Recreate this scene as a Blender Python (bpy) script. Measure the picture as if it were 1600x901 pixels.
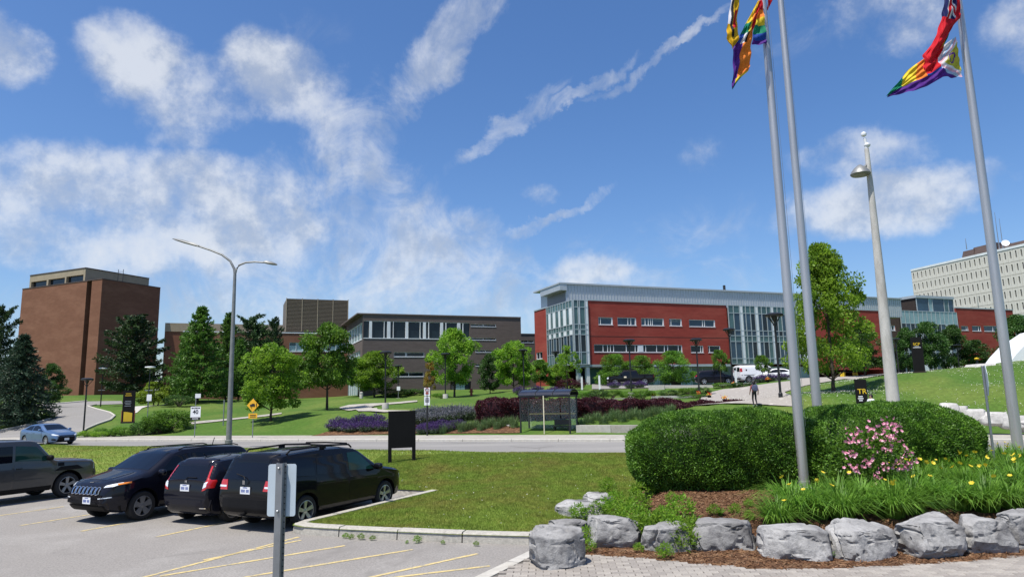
import bpy, bmesh, math, random
import numpy as np
from mathutils import Vector, Matrix
from mathutils.bvhtree import BVHTree
from mathutils.geometry import delaunay_2d_cdt
for o in list(bpy.data.objects): bpy.data.objects.remove(o)
S = bpy.context.scene
C = S.collection
R = math.radians
random.seed(7); rng = np.random.default_rng(7)

# ------------------------------------------------------------------ camera
EYE = 2.65; FPX = 1067.0
cam = bpy.data.objects.new('camera', bpy.data.cameras.new('camera')); C.objects.link(cam)
cam.data.sensor_width = 36; cam.data.lens = 36*FPX/1600; cam.data.clip_end = 6000; cam.data.clip_start = .1
CM = Matrix.Rotation(math.pi/2+R(8.95), 4, 'X') @ Matrix.Rotation(R(-1.24), 4, 'Z')
cam.matrix_world = Matrix.Translation((0, 0, EYE)) @ CM
S.camera = cam
CR = CM.to_3x3(); CRI = CR.transposed()
def ray(px, py): return CR @ Vector(((px-800)/FPX, -(py-450.5)/FPX, -1.0))
def at(px, py, Y):                       # point of a sight line at distance Y
    d = ray(px, py); return Vector((0, 0, EYE)) + d*(Y/d.y)
def atz(px, py, z):
    d = ray(px, py); return Vector((0, 0, EYE)) + d*((z-EYE)/d.z)
def proj(p):
    c = CRI @ (Vector(p)-Vector((0, 0, EYE))); return 800+FPX*c.x/-c.z, 450.5-FPX*c.y/-c.z

# ------------------------------------------------------------------ sun, sky, exposure
SUN_EL = R(67); SUN_DIR = Vector((-.68*math.cos(SUN_EL), -.73*math.cos(SUN_EL), math.sin(SUN_EL))).normalized()
sun = bpy.data.objects.new('sun', bpy.data.lights.new('sun', 'SUN')); C.objects.link(sun)
sun.data.energy = 5.0; sun.data.angle = R(.53); sun.data.color = (1, .955, .88)
sun.rotation_euler = SUN_DIR.to_track_quat('Z', 'Y').to_euler()
S.view_settings.view_transform = 'Standard'; S.view_settings.look = 'None'
S.view_settings.exposure = 0.36; S.view_settings.gamma = 1
S.render.engine = 'CYCLES'
S.cycles.max_bounces = 6; S.cycles.transparent_max_bounces = 8; S.cycles.use_denoising = True

class NT:
    """tiny node-graph helper"""
    def __init__(s, tree): s.t = tree
    def n(s, typ, **kw):
        x = s.t.nodes.new(typ)
        for k, v in kw.items():
            if hasattr(x, k) and not k[0].isupper(): setattr(x, k, v)
        return x
    def put(s, sock, v):
        if v is None: return
        if hasattr(v, 'is_output') or isinstance(v, bpy.types.NodeSocket): s.t.links.new(v, sock)
        else:
            if sock.type == 'RGBA' and len(v) == 3: v = (*v, 1)
            sock.default_value = v
    def m(s, op, a, b=None, c=None, clamp=False):
        x = s.t.nodes.new('ShaderNodeMath'); x.operation = op; x.use_clamp = clamp
        s.put(x.inputs[0], a); s.put(x.inputs[1], b); s.put(x.inputs[2], c); return x.outputs[0]
    def vm(s, op, a, b=None):
        x = s.t.nodes.new('ShaderNodeVectorMath'); x.operation = op
        s.put(x.inputs[0], a); s.put(x.inputs[1], b); return x.outputs[0]
    def comb(s, x, y, z):
        c = s.t.nodes.new('ShaderNodeCombineXYZ')
        for i, v in enumerate((x, y, z)): s.put(c.inputs[i], v)
        return c.outputs[0]
    def noise(s, vec, scale, detail=4, rough=.55, dist=0):
        x = s.t.nodes.new('ShaderNodeTexNoise'); s.put(x.inputs['Vector'], vec)
        x.inputs['Scale'].default_value = scale; x.inputs['Detail'].default_value = detail
        x.inputs['Roughness'].default_value = rough; x.inputs['Distortion'].default_value = dist
        return x
    def mix(s, f, a, b, typ='MIX'):
        x = s.t.nodes.new('ShaderNodeMix'); x.data_type = 'RGBA'; x.blend_type = typ
        s.put(x.inputs[0], f); s.put(x.inputs[6], a); s.put(x.inputs[7], b); return x.outputs[2]
    def ramp(s, f, a, b, lo=0., hi=1.):     # smooth map
        x = s.t.nodes.new('ShaderNodeMapRange'); x.interpolation_type = 'SMOOTHSTEP'
        s.put(x.inputs[0], f); x.inputs[1].default_value = a; x.inputs[2].default_value = b
        x.inputs[3].default_value = lo; x.inputs[4].default_value = hi; return x.outputs[0]

W = bpy.data.worlds.new('World'); S.world = W; W.use_nodes = True
W.node_tree.nodes.clear(); w = NT(W.node_tree)
sky = w.n('ShaderNodeTexSky'); sky.sky_type = 'NISHITA'; sky.sun_disc = False
sky.sun_elevation = SUN_EL; sky.sun_rotation = math.atan2(SUN_DIR.x, SUN_DIR.y)
sky.altitude = 200; sky.air_density = 1.0; sky.dust_density = 1.5; sky.ozone_density = 1.8
g = w.n('ShaderNodeNewGeometry'); sep = w.n('ShaderNodeSeparateXYZ')
tc = w.n('ShaderNodeTexCoord'); DIR = tc.outputs['Generated']
w.t.links.new(DIR, sep.inputs[0])
az0 = w.m('ARCTAN2', sep.outputs[0], sep.outputs[1]); el0 = w.m('ARCSINE', sep.outputs[2])
wn = w.noise(DIR, 6.0, 7, .6); wsep = w.n('ShaderNodeSeparateColor'); w.t.links.new(wn.outputs['Color'], wsep.inputs[0])
az = w.m('MULTIPLY_ADD', w.m('SUBTRACT', wsep.outputs[0], .5), .12, az0)
el = w.m('MULTIPLY_ADD', w.m('SUBTRACT', wsep.outputs[1], .5), .09, el0)
def azel(px, py):
    d = ray(px, py).normalized(); return math.atan2(d.x, d.y), math.asin(d.z)
AE0 = w.comb(az, el, 0)
wn2 = w.noise(DIR, 13.0, 8, .65); ws2 = w.n('ShaderNodeSeparateColor'); w.t.links.new(wn2.outputs['Color'], ws2.inputs[0])
az1 = w.m('MULTIPLY_ADD', w.m('SUBTRACT', ws2.outputs[0], .5), .085, az0)
el1 = w.m('MULTIPLY_ADD', w.m('SUBTRACT', ws2.outputs[1], .5), .075, el0)
AE1 = w.comb(az1, el1, 0)
def blob(px, py, rx, ry, k, rot=0, wob=True):
    """a cloud bank around one direction of the sky"""
    a, e = azel(px, py); mp = w.n('ShaderNodeMapping'); mp.vector_type = 'TEXTURE'; w.t.links.new(AE0 if wob else AE1, mp.inputs[0])
    mp.inputs[1].default_value = (a, e, 0); mp.inputs[2].default_value = (0, 0, R(rot)); mp.inputs[3].default_value = (rx*1.075/FPX, ry*1.075/FPX, 1)
    d = w.n('ShaderNodeVectorMath'); d.operation = 'DOT_PRODUCT'; w.t.links.new(mp.outputs[0], d.inputs[0]); w.t.links.new(mp.outputs[0], d.inputs[1])
    return w.ramp(d.outputs['Value'], 0, 1.6, k, 0)
def total(lst):
    x = lst[0]
    for y in lst[1:]: x = w.m('MAXIMUM', x, y)
    return x
CUM = [(200, 88, 75, 55, .95), (285, 145, 120, 55, .62), (440, 125, 110, 62, .95), (250, 300, 230, 62, .9), (60, 285, 140, 50, .7),
       (370, 350, 140, 70, .95), (150, 350, 240, 70, .62), (-10, 80, 50, 40, .85), (1390, 15, 80, 60, .62), (1350, 240, 100, 36, .5), (1400, 312, 130, 48, .95), (1290, 330, 80, 30, .6),
       (915, 420, 75, 32, .8), (845, 303, 40, 18, .42), (1100, 255, 50, 30, .35), (280, 215, 60, 22, .45), (1640, 30, 60, 60, .6)]
cf = total([blob(*b) for b in CUM])
fb = w.noise(DIR, 11, 10, .62).outputs['Fac']
gen = w.ramp(w.noise(DIR, 3.1, 5, .55).outputs['Fac'], .56, .8, 0, .6)              # scattered cloud over the rest of the sky
behind = w.ramp(sep.outputs[1], .25, -.1, 0, 1)
cf = w.m('MAXIMUM', cf, w.m('MULTIPLY', gen, behind))
cum = w.ramp(w.m('ADD', cf, w.m('MULTIPLY', w.m('SUBTRACT', fb, .5), 2.1)), .12, 1.12, 0, 1)
cum = w.m('MULTIPLY', cum, w.ramp(cf, .0, .35))
# cirrus: combed noise along each streak
STR = [(700, 65, 150, 40, .9, 48), (625, 165, 70, 22, .6, 55), (800, 195, 110, 20, .95, 33), (900, 147, 110, 13, .8, 28), (1030, 85, 130, 10, .7, 25),
       (730, 245, 60, 16, .5, 38), (850, 345, 120, 11, .75, 20), (900, 385, 150, 10, .4, 17), (1040, 425, 170, 12, .5, 8), (480, 290, 100, 40, .55, -25),
       (600, 300, 110, 60, .6, -45), (600, 420, 330, 62, .72, 2), (690, 455, 240, 34, .8, 0), (560, 180, 60, 90, .4, -60), (200, 440, 380, 60, .5, 0),
       (1250, 40, 160, 40, .25, 25), (1000, 400, 300, 60, .3, 10), (60, 390, 170, 50, .6, -10), (420, 60, 120, 30, .25, 15), (620, 478, 420, 60, .85, 0), (450, 410, 200, 50, .6, 0), (1050, 440, 260, 40, .45, 0), (640, 330, 120, 70, .6, -50), (560, 400, 200, 60, .75, -15), (555, 240, 75, 85, 1.0, 0), (555, 335, 130, 85, .85, 0), (650, 405, 170, 80, .9, 0), (500, 190, 50, 60, .6, 0)]
sf = total([blob(*b, wob=False) for b in STR])
fa, fe = azel(500, 690)                                     # the wisps fan out from one low point
da, de = w.m('SUBTRACT', az1, fa), w.m('SUBTRACT', el1, fe)
rad = w.m('SQRT', w.m('ADD', w.m('MULTIPLY', da, da), w.m('MULTIPLY', de, de)))
comb = w.comb(w.m('MULTIPLY', w.m('ARCTAN2', de, da), 7.0), w.m('MULTIPLY', rad, 5.0), w.m('MULTIPLY', az1, 3.0))
sn = w.m('ADD', w.m('MULTIPLY', w.noise(comb, .8, 7, .55, 1.6).outputs['Fac'], .28), w.m('MULTIPLY', w.noise(DIR, 9, 11, .66, 1.2).outputs['Fac'], .72))
cir = w.ramp(w.m('ADD', sf, w.m('MULTIPLY', w.m('SUBTRACT', sn, .5), 2.8)), .18, 1.5, 0, .76)
cir = w.m('MULTIPLY', cir, w.ramp(sf, .0, .35))
dens = w.m('SUBTRACT', 1, w.m('MULTIPLY', w.m('SUBTRACT', 1, w.m('MULTIPLY', cum, .78)), w.m('SUBTRACT', 1, cir)))
dens = w.m('MULTIPLY', dens, w.ramp(el0, -.02, .05))
hsv = w.n('ShaderNodeHueSaturation'); w.t.links.new(sky.outputs[0], hsv.inputs['Color']); hsv.inputs['Saturation'].default_value = 1.22; hsv.inputs['Value'].default_value = 1.0
up = w.vm('ADD', DIR, tuple(SUN_DIR*.045)); fb2 = w.noise(up, 11, 10, .62).outputs['Fac']            # thinner towards the sun: lit side of a billow
shade = w.ramp(w.m('SUBTRACT', fb, fb2), -.14, .12, 0, 1)
ccol = w.mix(shade, (3.4, 3.8, 4.5), (5.5, 5.7, 6.0))
blue = w.mix(1.0, hsv.outputs[0], (.90, .95, 1.08), 'MULTIPLY')
col = w.mix(dens, blue, ccol)
bg = w.n('ShaderNodeBackground'); w.t.links.new(col, bg.inputs[0]); bg.inputs[1].default_value = .116
wo = w.n('ShaderNodeOutputWorld'); w.t.links.new(bg.outputs[0], wo.inputs[0])

# ------------------------------------------------------------------ materials
M = {}
def mat(name, col, rough=.6, var=.12, vs=3.0, metal=0, spec=.5, bump=0, bs=40, coat=0, col2=None, c2s=1.0, c2lo=.45, c2hi=.65, trans=0, detail=5, objrand=0, stretch=None, alpha=1, space='Object', stain=None):
    m = bpy.data.materials.new(name); m.use_nodes = True; t = NT(m.node_tree)
    b = m.node_tree.nodes['Principled BSDF']; out = m.node_tree.nodes['Material Output']
    tc = t.n('ShaderNodeTexCoord'); v = tc.outputs[space]
    if space == 'World': v = None
    if stretch:
        mp = t.n('ShaderNodeMapping'); t.t.links.new(v, mp.inputs[0]); mp.inputs['Scale'].default_value = stretch; v = mp.outputs[0]
    c = col
    if col2 is not None:
        f = t.ramp(t.noise(v, c2s, 6, .6).outputs['Fac'], c2lo, c2hi); c = t.mix(f, col, col2)
    if var:
        f = t.ramp(t.noise(v, vs, detail, .65).outputs['Fac'], .25, .75, 1-var, 1+var)
        h = t.n('ShaderNodeHueSaturation'); t.put(h.inputs['Color'], c); t.put(h.inputs['Value'], f); c = h.outputs[0]
    if stain:
        for sc_, lo_, hi_, k_ in stain: c = t.mix(t.ramp(t.noise(v, sc_, 7, .65, .6).outputs['Fac'], lo_, hi_, 0, 1), c, tuple(q*k_ for q in col))
    if objrand:
        oi = t.n('ShaderNodeObjectInfo'); h = t.n('ShaderNodeHueSaturation'); t.put(h.inputs['Color'], c)
        t.put(h.inputs['Value'], t.ramp(oi.outputs['Random'], 0, 1, 1-objrand, 1+objrand)); t.put(h.inputs['Hue'], t.ramp(oi.outputs['Random'], 0, 1, .5-.03*objrand, .5+.03*objrand)); c = h.outputs[0]
    t.put(b.inputs['Base Color'], c)
    b.inputs['Roughness'].default_value = rough; b.inputs['Metallic'].default_value = metal; b.inputs['Specular IOR Level'].default_value = spec
    b.inputs['Coat Weight'].default_value = coat; b.inputs['Coat Roughness'].default_value = .04; b.inputs['Alpha'].default_value = alpha
    if bump:
        bp = t.n('ShaderNodeBump'); bp.inputs['Strength'].default_value = bump; bp.inputs['Distance'].default_value = .02
        t.put(bp.inputs['Height'], t.noise(v, bs, 6, .65).outputs['Fac']); t.put(b.inputs['Normal'], bp.outputs[0])
    if trans:
        tr = t.n('ShaderNodeBsdfTranslucent'); t.put(tr.inputs[0], c); mx = t.n('ShaderNodeMixShader'); mx.inputs[0].default_value = trans
        t.t.links.new(b.outputs[0], mx.inputs[1]); t.t.links.new(tr.outputs[0], mx.inputs[2]); t.t.links.new(mx.outputs[0], out.inputs[0])
    M[name] = m; return m
mat('asphalt', (.225, .21, .192), .9, .26, 30, bump=.5, bs=45, detail=6, stain=((.5, .58, .70, .74), (2.2, .66, .74, .62), (.16, .56, .62, .86)), col2=(.265, .25, .23), c2s=.35, spec=.25)
mat('road_asphalt', (.205, .197, .186), .9, .12, 30, bump=.2, bs=60, col2=(.24, .23, .215), c2s=.25, spec=.25, stretch=(.4, 1.6, 1))
mat('concrete', (.33, .31, .27), .85, .14, 9, bump=.25, bs=60, col2=(.28, .26, .225), c2s=1.2, spec=.3)
mat('pale_concrete', (.40, .38, .335), .85, .12, 6, bump=.15, bs=40, col2=(.40, .385, .35), c2s=.8, spec=.3)
mat('kerb_concrete', (.37, .35, .305), .85, .2, 14, bump=.5, bs=50, col2=(.27, .25, .21), c2s=3.2, c2lo=.56, c2hi=.76, spec=.3)
mat('paint_yellow', (.50, .39, .17), .8, .25, 20, col2=(.30, .27, .20), c2s=7, c2lo=.46, c2hi=.66)
mat('paver', (.27, .245, .215), .88, .16, 20, bump=.35, bs=60, objrand=.14)
mat('paver_joint', (.10, .09, .075), .95, .2, 30)
mat('lawn', (.135, .185, .03), .9, .3, 26, bump=.6, bs=55, col2=(.20, .185, .045), c2s=.55, c2lo=.42, c2hi=.72, spec=.15)
mat('far_lawn', (.055, .11, .016), .9, .22, 4.5, bump=.5, bs=22, col2=(.10, .14, .028), c2s=.18, c2lo=.4, c2hi=.7, spec=.15)
mat('grass_blade', (.20, .28, .044), .65, .3, 3.2, col2=(.26, .25, .06), c2s=.6, c2lo=.42, c2hi=.7, trans=.35, spec=.2)
mat('clover', (.55, .55, .48), .8, .1)
mat('mulch', (.085, .045, .026), .95, .4, 24, bump=1, bs=40, col2=(.2, .115, .06), c2s=5, spec=.1)
mat('mulch_chip', (.14, .07, .036), .9, .5, 11, col2=(.24, .15, .09), c2s=9, spec=.1)
mat('soil', (.06, .042, .028), .95, .3, 12, bump=.8, bs=30)
mat('rock', (.275, .27, .262), .9, .35, 6, bump=1.6, bs=11, col2=(.09, .088, .088), c2s=3.0, c2lo=.46, c2hi=.66, spec=.25, detail=9, objrand=.22)
mat('white_rock', (.42, .41, .385), .88, .2, 5, bump=.8, bs=9, col2=(.36, .35, .33), c2s=1.5, spec=.25)
def leafmat(n, c, c2, tr=.35, obj=.16, sc=6.5): return mat(n, c, .5, .3, 6, col2=c2, c2s=sc, c2lo=.4, c2hi=.62, trans=tr, spec=.35, objrand=obj)
leafmat('leaf_bright', (.13, .26, .02), (.23, .38, .036), .55)
leafmat('leaf_maple', (.075, .18, .018), (.145, .28, .028), .45)
leafmat('leaf_dark', (.034, .085, .015), (.06, .13, .022), .32)
leafmat('leaf_pine', (.022, .052, .016), (.042, .085, .02), .2)
leafmat('leaf_larch', (.06, .145, .02), (.11, .22, .03), .4)
leafmat('leaf_spruce', (.02, .044, .022), (.036, .068, .036), .15)
leafmat('leaf_tall', (.17, .32, .024), (.27, .44, .042), .6)
leafmat('leaf_lime', (.16, .25, .02), (.25, .34, .035), .45)
leafmat('leaf_orange', (.28, .15, .03), (.20, .20, .03), .4)
leafmat('leaf_maroon', (.05, .012, .018), (.085, .02, .025), .3)
leafmat('leaf_yew', (.05, .13, .012), (.125, .26, .024), .22, .03, 3.2)
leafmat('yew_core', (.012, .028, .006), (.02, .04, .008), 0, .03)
leafmat('lily_blade', (.105, .24, .024), (.18, .34, .045), .45, .1)
leafmat('reed_blade', (.10, .17, .055), (.16, .235, .09), .3, .1)
leafmat('lavender_leaf', (.07, .11, .055), (.11, .15, .085), .2)
mat('purple_bloom', (.075, .038, .145), .8, .3, 4, trans=.3)
mat('dusty_bloom', (.15, .155, .17), .8, .25, 4, trans=.3)
mat('pink_petal', (.74, .27, .40), .6, .2, 8, col2=(.82, .58, .63), c2s=9, trans=.3)
mat('yellow_petal', (.78, .60, .04), .6, .15, 8, trans=.3)
mat('bark', (.055, .042, .03), .95, .3, 14, bump=.8, bs=26, stretch=(1, 1, .25))
mat('brick_brown', (.175, .082, .05), .9, .10, 1.6, bump=.25, bs=30, col2=(.205, .10, .062), c2s=.3, stretch=(.6, .6, 1.8), detail=9, spec=.2)
mat('brick_dark', (.125, .10, .09), .9, .14, 1.5, bump=.2, bs=30, stretch=(.5, .5, 3), detail=8, spec=.25)
mat('brick_red', (.255, .046, .034), .88, .12, 1.2, bump=.15, bs=30, col2=(.285, .062, .045), c2s=.25, stain=((.22, .62, .78, 1.3),), stretch=(.6, .6, 2.5), detail=8, spec=.2)
mat('slot_dark', (.03, .02, .016), .9, .2)
mat('beige_panel', (.30, .25, .17), .8, .1, 1)
mat('louvre', (.13, .105, .07), .6, .1, 3)
mat('metal_cladding', (.44, .47, .49), .42, .06, .7, metal=.35)
mat('grey_grille', (.16, .165, .17), .5, .15, 30)
mat('mullion', (.40, .45, .46), .4, .05, metal=.3)
mat('white_panel', (.66, .69, .70), .45, .08, .6)
mat('glass', (.012, .02, .026), .06, .35, .35, spec=.35)
mat('glass_green', (.06, .12, .12), .1, .25, .4, spec=.5)
mat('glass_pale', (.21, .33, .34), .15, .2, .5, spec=.7)
mat('glass_blue', (.03, .062, .095), .05, .3, .3, spec=.45)
mat('blind', (.10, .14, .15), .7, .1)
mat('precast', (.56, .535, .48), .85, .07, .4, bump=.1, bs=20)
mat('brown_roof', (.075, .05, .042), .7, .15, .6)
mat('black_metal', (.012, .012, .013), .45, .2)
mat('board_black', (.006, .006, .0065), .8, .2, 2, spec=.2)
mat('grey_metal', (.30, .31, .32), .42, .12, 5, metal=.75)
mat('aluminium', (.43, .425, .415), .36, .10, 4, metal=.6, stretch=(1, 1, .1))
mat('lamp_grey', (.22, .225, .22), .5, .15, 3, metal=.4)
mat('pole_concrete', (.48, .465, .43), .85, .12, 5, bump=.3, bs=40, col2=(.38, .365, .33), c2s=2, stretch=(1, 1, .3))
mat('sign_white', (.74, .75, .76), .45, .04)
mat('sign_yellow', (.78, .42, .02), .5, .06)
mat('sign_back', (.48, .55, .60), .45, .06, 2, metal=.15)
mat('ink', (.012, .012, .016), .6, 0)
mat('gold', (.62, .42, .015), .6, .05)
mat('rust_red', (.30, .05, .03), .6, .1)
mat('cream_pole', (.66, .60, .44), .6, .05)
mat('stripe_tan', (.42, .34, .16), .6, .05)
m_ = mat('clear_glass', (.6, .72, .70), .02, 0, spec=.5); m_.node_tree.nodes['Principled BSDF'].inputs['Alpha'].default_value = .09
mat('smoked_roof', (.02, .022, .03), .08, .2, 2, spec=.8)
for n, c, mt in (('paint_black', (.0045, .0046, .006), 0), ('paint_navy', (.006, .0065, .012), 0), ('paint_gunmetal', (.055, .056, .058), .5), ('paint_blue', (.10, .17, .30), .5), ('paint_white', (.72, .73, .74), 0)):
    mat(n, c, .5 if c[2] < .02 else .32, .05, 2, metal=mt, coat=.6 if c[2] < .05 else .7, spec=.04 if c[2] < .02 else .5)
mat('car_plastic', (.007, .007, .008), .6, .15, 20, spec=.15)
mat('tyre', (.013, .013, .013), .85, .2, 20)
mat('wheel_silver', (.46, .47, .48), .32, .1, 10, metal=.8)
mat('wheel_grey', (.24, .245, .25), .4, .1, 10, metal=.6)
mat('car_glass', (.004, .005, .008), .04, 0, spec=.35)
mat('car_glass_tint', (.010, .042, .034), .04, .2, 2, spec=.4)
mat('chrome', (.75, .76, .78), .12, 0, metal=1)
mat('lamp_red', (.42, .012, .012), .15, .1, 20, coat=.8)
mat('lamp_clear', (.62, .66, .70), .1, .15, 40, coat=.8)
mat('lamp_amber', (.72, .22, .02), .15, 0, coat=.8)
mat('plate', (.66, .68, .70), .5, .03)
mat('plate_ink', (.05, .09, .30), .6, 0)
for n, c in (('flag_red', (.56, .012, .022)), ('flag_orange', (.80, .22, .03)), ('flag_yellow', (.78, .58, .04)), ('flag_green', (.01, .22, .12)), ('flag_blue', (.02, .07, .35)), ('flag_purple', (.085, .022, .22)),
             ('flag_white', (.72, .70, .74)), ('flag_pink', (.70, .40, .48)), ('flag_sky', (.38, .52, .72)), ('flag_gold', (.62, .36, .01)), ('flag_black', (.015, .015, .02)), ('flag_olive', (.45, .42, .05)), ('flag_navy', (.012, .016, .09))):
    mat(n, c, .75, .08, 5, trans=.3, spec=.2)
mat('skin', (.30, .17, .11), .6, .08); mat('cloth_dark', (.016, .016, .02), .85, .15, 9); mat('cloth_rust', (.18, .05, .045), .85, .15, 9); mat('cloth_white', (.66, .67, .68), .85, .05); mat('bag_blue', (.06, .07, .13), .8, .3, 20); mat('hair', (.012, .009, .008), .6, .2)

# ------------------------------------------------------------------ mesh helpers
def link(name, data, parent=None, loc=None, rot=None, scale=None):
    o = bpy.data.objects.new(name, data); C.objects.link(o)
    if parent is not None: o.parent = parent
    if loc is not None: o.location = loc
    if rot is not None: o.rotation_euler = rot
    if scale is not None: o.scale = scale
    return o
def tag(o, label, cat, group=None):
    o['label'] = label; o['category'] = cat
    if group: o['group'] = group
    return o
def thing(name, label, cat, loc=(0, 0, 0), rz=0, group=None, scale=None):
    return tag(link(name, None, None, loc, (0, 0, rz), scale), label, cat, group)
def structure(o): o['kind'] = 'structure'; return o
def stuff(o): o['kind'] = 'stuff'; return o
class MB:
    """collects shapes, builds ONE mesh"""
    def __init__(s): s.v = []; s.f = []; s.mi = []; s.mats = []
    def _m(s, m):
        if m not in s.mats: s.mats.append(m)
        return s.mats.index(m)
    def add(s, vs, fs, m):
        k = len(s.v); s.v += [tuple(v) for v in vs]; i = s._m(m)
        for f in fs: s.f.append([k+j for j in f]); s.mi.append(i)
        return s
    def box(s, c, d, m, rz=0, ch=0):
        x, y, z = (q/2 for q in d); P = []
        cr, sr = math.cos(rz), math.sin(rz)
        for sx, sy, sz in ((-1, -1, -1), (1, -1, -1), (1, 1, -1), (-1, 1, -1), (-1, -1, 1), (1, -1, 1), (1, 1, 1), (-1, 1, 1)):
            a, b = sx*x, sy*y; P.append((c[0]+a*cr-b*sr, c[1]+a*sr+b*cr, c[2]+sz*z))
        return s.add(P, [(3, 2, 1, 0), (4, 5, 6, 7), (0, 1, 5, 4), (1, 2, 6, 5), (2, 3, 7, 6), (3, 0, 4, 7)], m)
    def obox(s, O, e, n, u0, u1, z0, z1, d0, d1, m):
        """box in facade coordinates: u along e, z up, d outward along n"""
        P = []
        for z in (z0, z1):
            for u, d in ((u0, d0), (u1, d0), (u1, d1), (u0, d1)): P.append((O[0]+e[0]*u+n[0]*d, O[1]+e[1]*u+n[1]*d, z))
        return s.add(P, [(3, 2, 1, 0), (4, 5, 6, 7), (0, 1, 5, 4), (1, 2, 6, 5), (2, 3, 7, 6), (3, 0, 4, 7)], m)
    def tube(s, pts, rad, m, n=8, cap=True):
        pts = [Vector(p) for p in pts]; rad = rad if hasattr(rad, '__len__') else [rad]*len(pts)
        vs = []; fs = []
        for i, p in enumerate(pts):
            d = (pts[min(i+1, len(pts)-1)]-pts[max(i-1, 0)]).normalized()
            a = d.orthogonal() if abs(d.z) < .9 else Vector((1, 0, 0)); a = (a-d*a.dot(d)).normalized()
            if abs(d.z) < .9: a = Vector((0, 0, 1)); a = (a-d*a.dot(d)).normalized()
            b = d.cross(a)
            for j in range(n):
                t = 2*math.pi*j/n; vs.append(p+a*(math.cos(t)*rad[i])+b*(math.sin(t)*rad[i]))
        for i in range(len(pts)-1):
            for j in range(n): fs.append((i*n+j, i*n+(j+1) % n, (i+1)*n+(j+1) % n, (i+1)*n+j))
        if cap: fs += [tuple(range(n))[::-1], tuple(range((len(pts)-1)*n, len(pts)*n))]
        return s.add(vs, fs, m)
    def lathe(s, prof, m, n=16, c=(0, 0, 0), axis='z', cap=True):
        vs = []; fs = []
        for r_, z in prof:
            for j in range(n):
                t = 2*math.pi*j/n; a, b = r_*math.cos(t), r_*math.sin(t)
                vs.append((c[0]+a, c[1]+b, c[2]+z) if axis == 'z' else (c[0]+a, c[1]+z, c[2]+b))
        for i in range(len(prof)-1):
            for j in range(n): fs.append((i*n+j, i*n+(j+1) % n, (i+1)*n+(j+1) % n, (i+1)*n+j))
        if cap: fs += [tuple(range(n))[::-1], tuple(range((len(prof)-1)*n, len(prof)*n))]
        return s.add(vs, fs, m)
    def prism(s, poly, d, m):
        """poly: 3D points, extruded by vector d"""
        n = len(poly); d = Vector(d); P = [Vector(p) for p in poly]
        return s.add(P+[p+d for p in P], [tuple(range(n))[::-1], tuple(range(n, 2*n))]+[(i, (i+1) % n, n+(i+1) % n, n+i) for i in range(n)], m)
    def mesh(s, name, smooth=0):
        me = bpy.data.meshes.new(name); me.from_pydata(s.v, [], s.f)
        for m in s.mats: me.materials.append(M[m])
        if len(s.mats) > 1: me.polygons.foreach_set('material_index', s.mi)
        bm = bmesh.new(); bm.from_mesh(me); bmesh.ops.recalc_face_normals(bm, faces=bm.faces); bm.to_mesh(me); bm.free()
        if smooth:
            me.polygons.foreach_set('use_smooth', [True]*len(me.polygons)); me.set_sharp_from_angle(angle=R(smooth))
        return me
    def build(s, name, parent=None, smooth=0, loc=None, rot=None): return link(name, s.mesh(name, smooth), parent, loc, rot)
def arr_mesh(name, V, Q, m, smooth=False, mi=None):
    """fast mesh from numpy arrays (N,3) and (K,3|4)"""
    me = bpy.data.meshes.new(name); k = Q.shape[1]
    me.vertices.add(len(V)); me.vertices.foreach_set('co', np.ascontiguousarray(V, dtype=np.float32).ravel())
    me.loops.add(Q.size); me.loops.foreach_set('vertex_index', np.ascontiguousarray(Q, dtype=np.int32).ravel())
    me.polygons.add(len(Q)); me.polygons.foreach_set('loop_start', np.arange(0, Q.size, k, dtype=np.int32))
    for x in (m if isinstance(m, (list, tuple)) else [m]): me.materials.append(M[x])
    if mi is not None: me.polygons.foreach_set('material_index', np.asarray(mi, dtype=np.int32))
    if smooth: me.polygons.foreach_set('use_smooth', [True]*len(Q))
    me.update(calc_edges=True); return me
def leaf_quads(P, D, ln, wd, flat=None):
    """leaf rhombi: P base points, D directions (N,3), lengths, widths"""
    N = len(P); D = D/np.maximum(np.linalg.norm(D, axis=1, keepdims=True), 1e-6)
    r = rng.normal(size=(N, 3)) if flat is None else flat+rng.normal(size=(N, 3))*.5
    sd = np.cross(D, r); sd /= np.maximum(np.linalg.norm(sd, axis=1, keepdims=True), 1e-6)
    ln = np.broadcast_to(ln, (N,))[:, None]; wd = np.broadcast_to(wd, (N,))[:, None]
    up = np.cross(sd, D)
    V = np.stack([P, P+D*ln*.45+sd*wd*.5, P+D*ln+up*ln*-.08, P+D*ln*.45-sd*wd*.5], axis=1).reshape(-1, 3)
    return V, np.arange(4*N).reshape(-1, 4)
def text_mesh(txt, size, m, depth=.004):
    cu = bpy.data.curves.new('lettering', 'FONT'); cu.body = txt; cu.size = size; cu.align_x = 'CENTER'; cu.align_y = 'CENTER'; cu.extrude = depth; cu.offset = size*.012
    o = bpy.data.objects.new('tmp', cu); C.objects.link(o); bpy.context.view_layer.update()
    me = bpy.data.meshes.new_from_object(o.evaluated_get(bpy.context.evaluated_depsgraph_get())); bpy.data.objects.remove(o); me.materials.clear(); me.materials.append(M[m]); return me
def lettering(txt, size, m, parent, loc, rz=0, sx=1):
    return link('lettering', text_mesh(txt, size, m), parent, loc, (math.pi/2, 0, rz), (sx, 1, 1))     # faces local -Y

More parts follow.
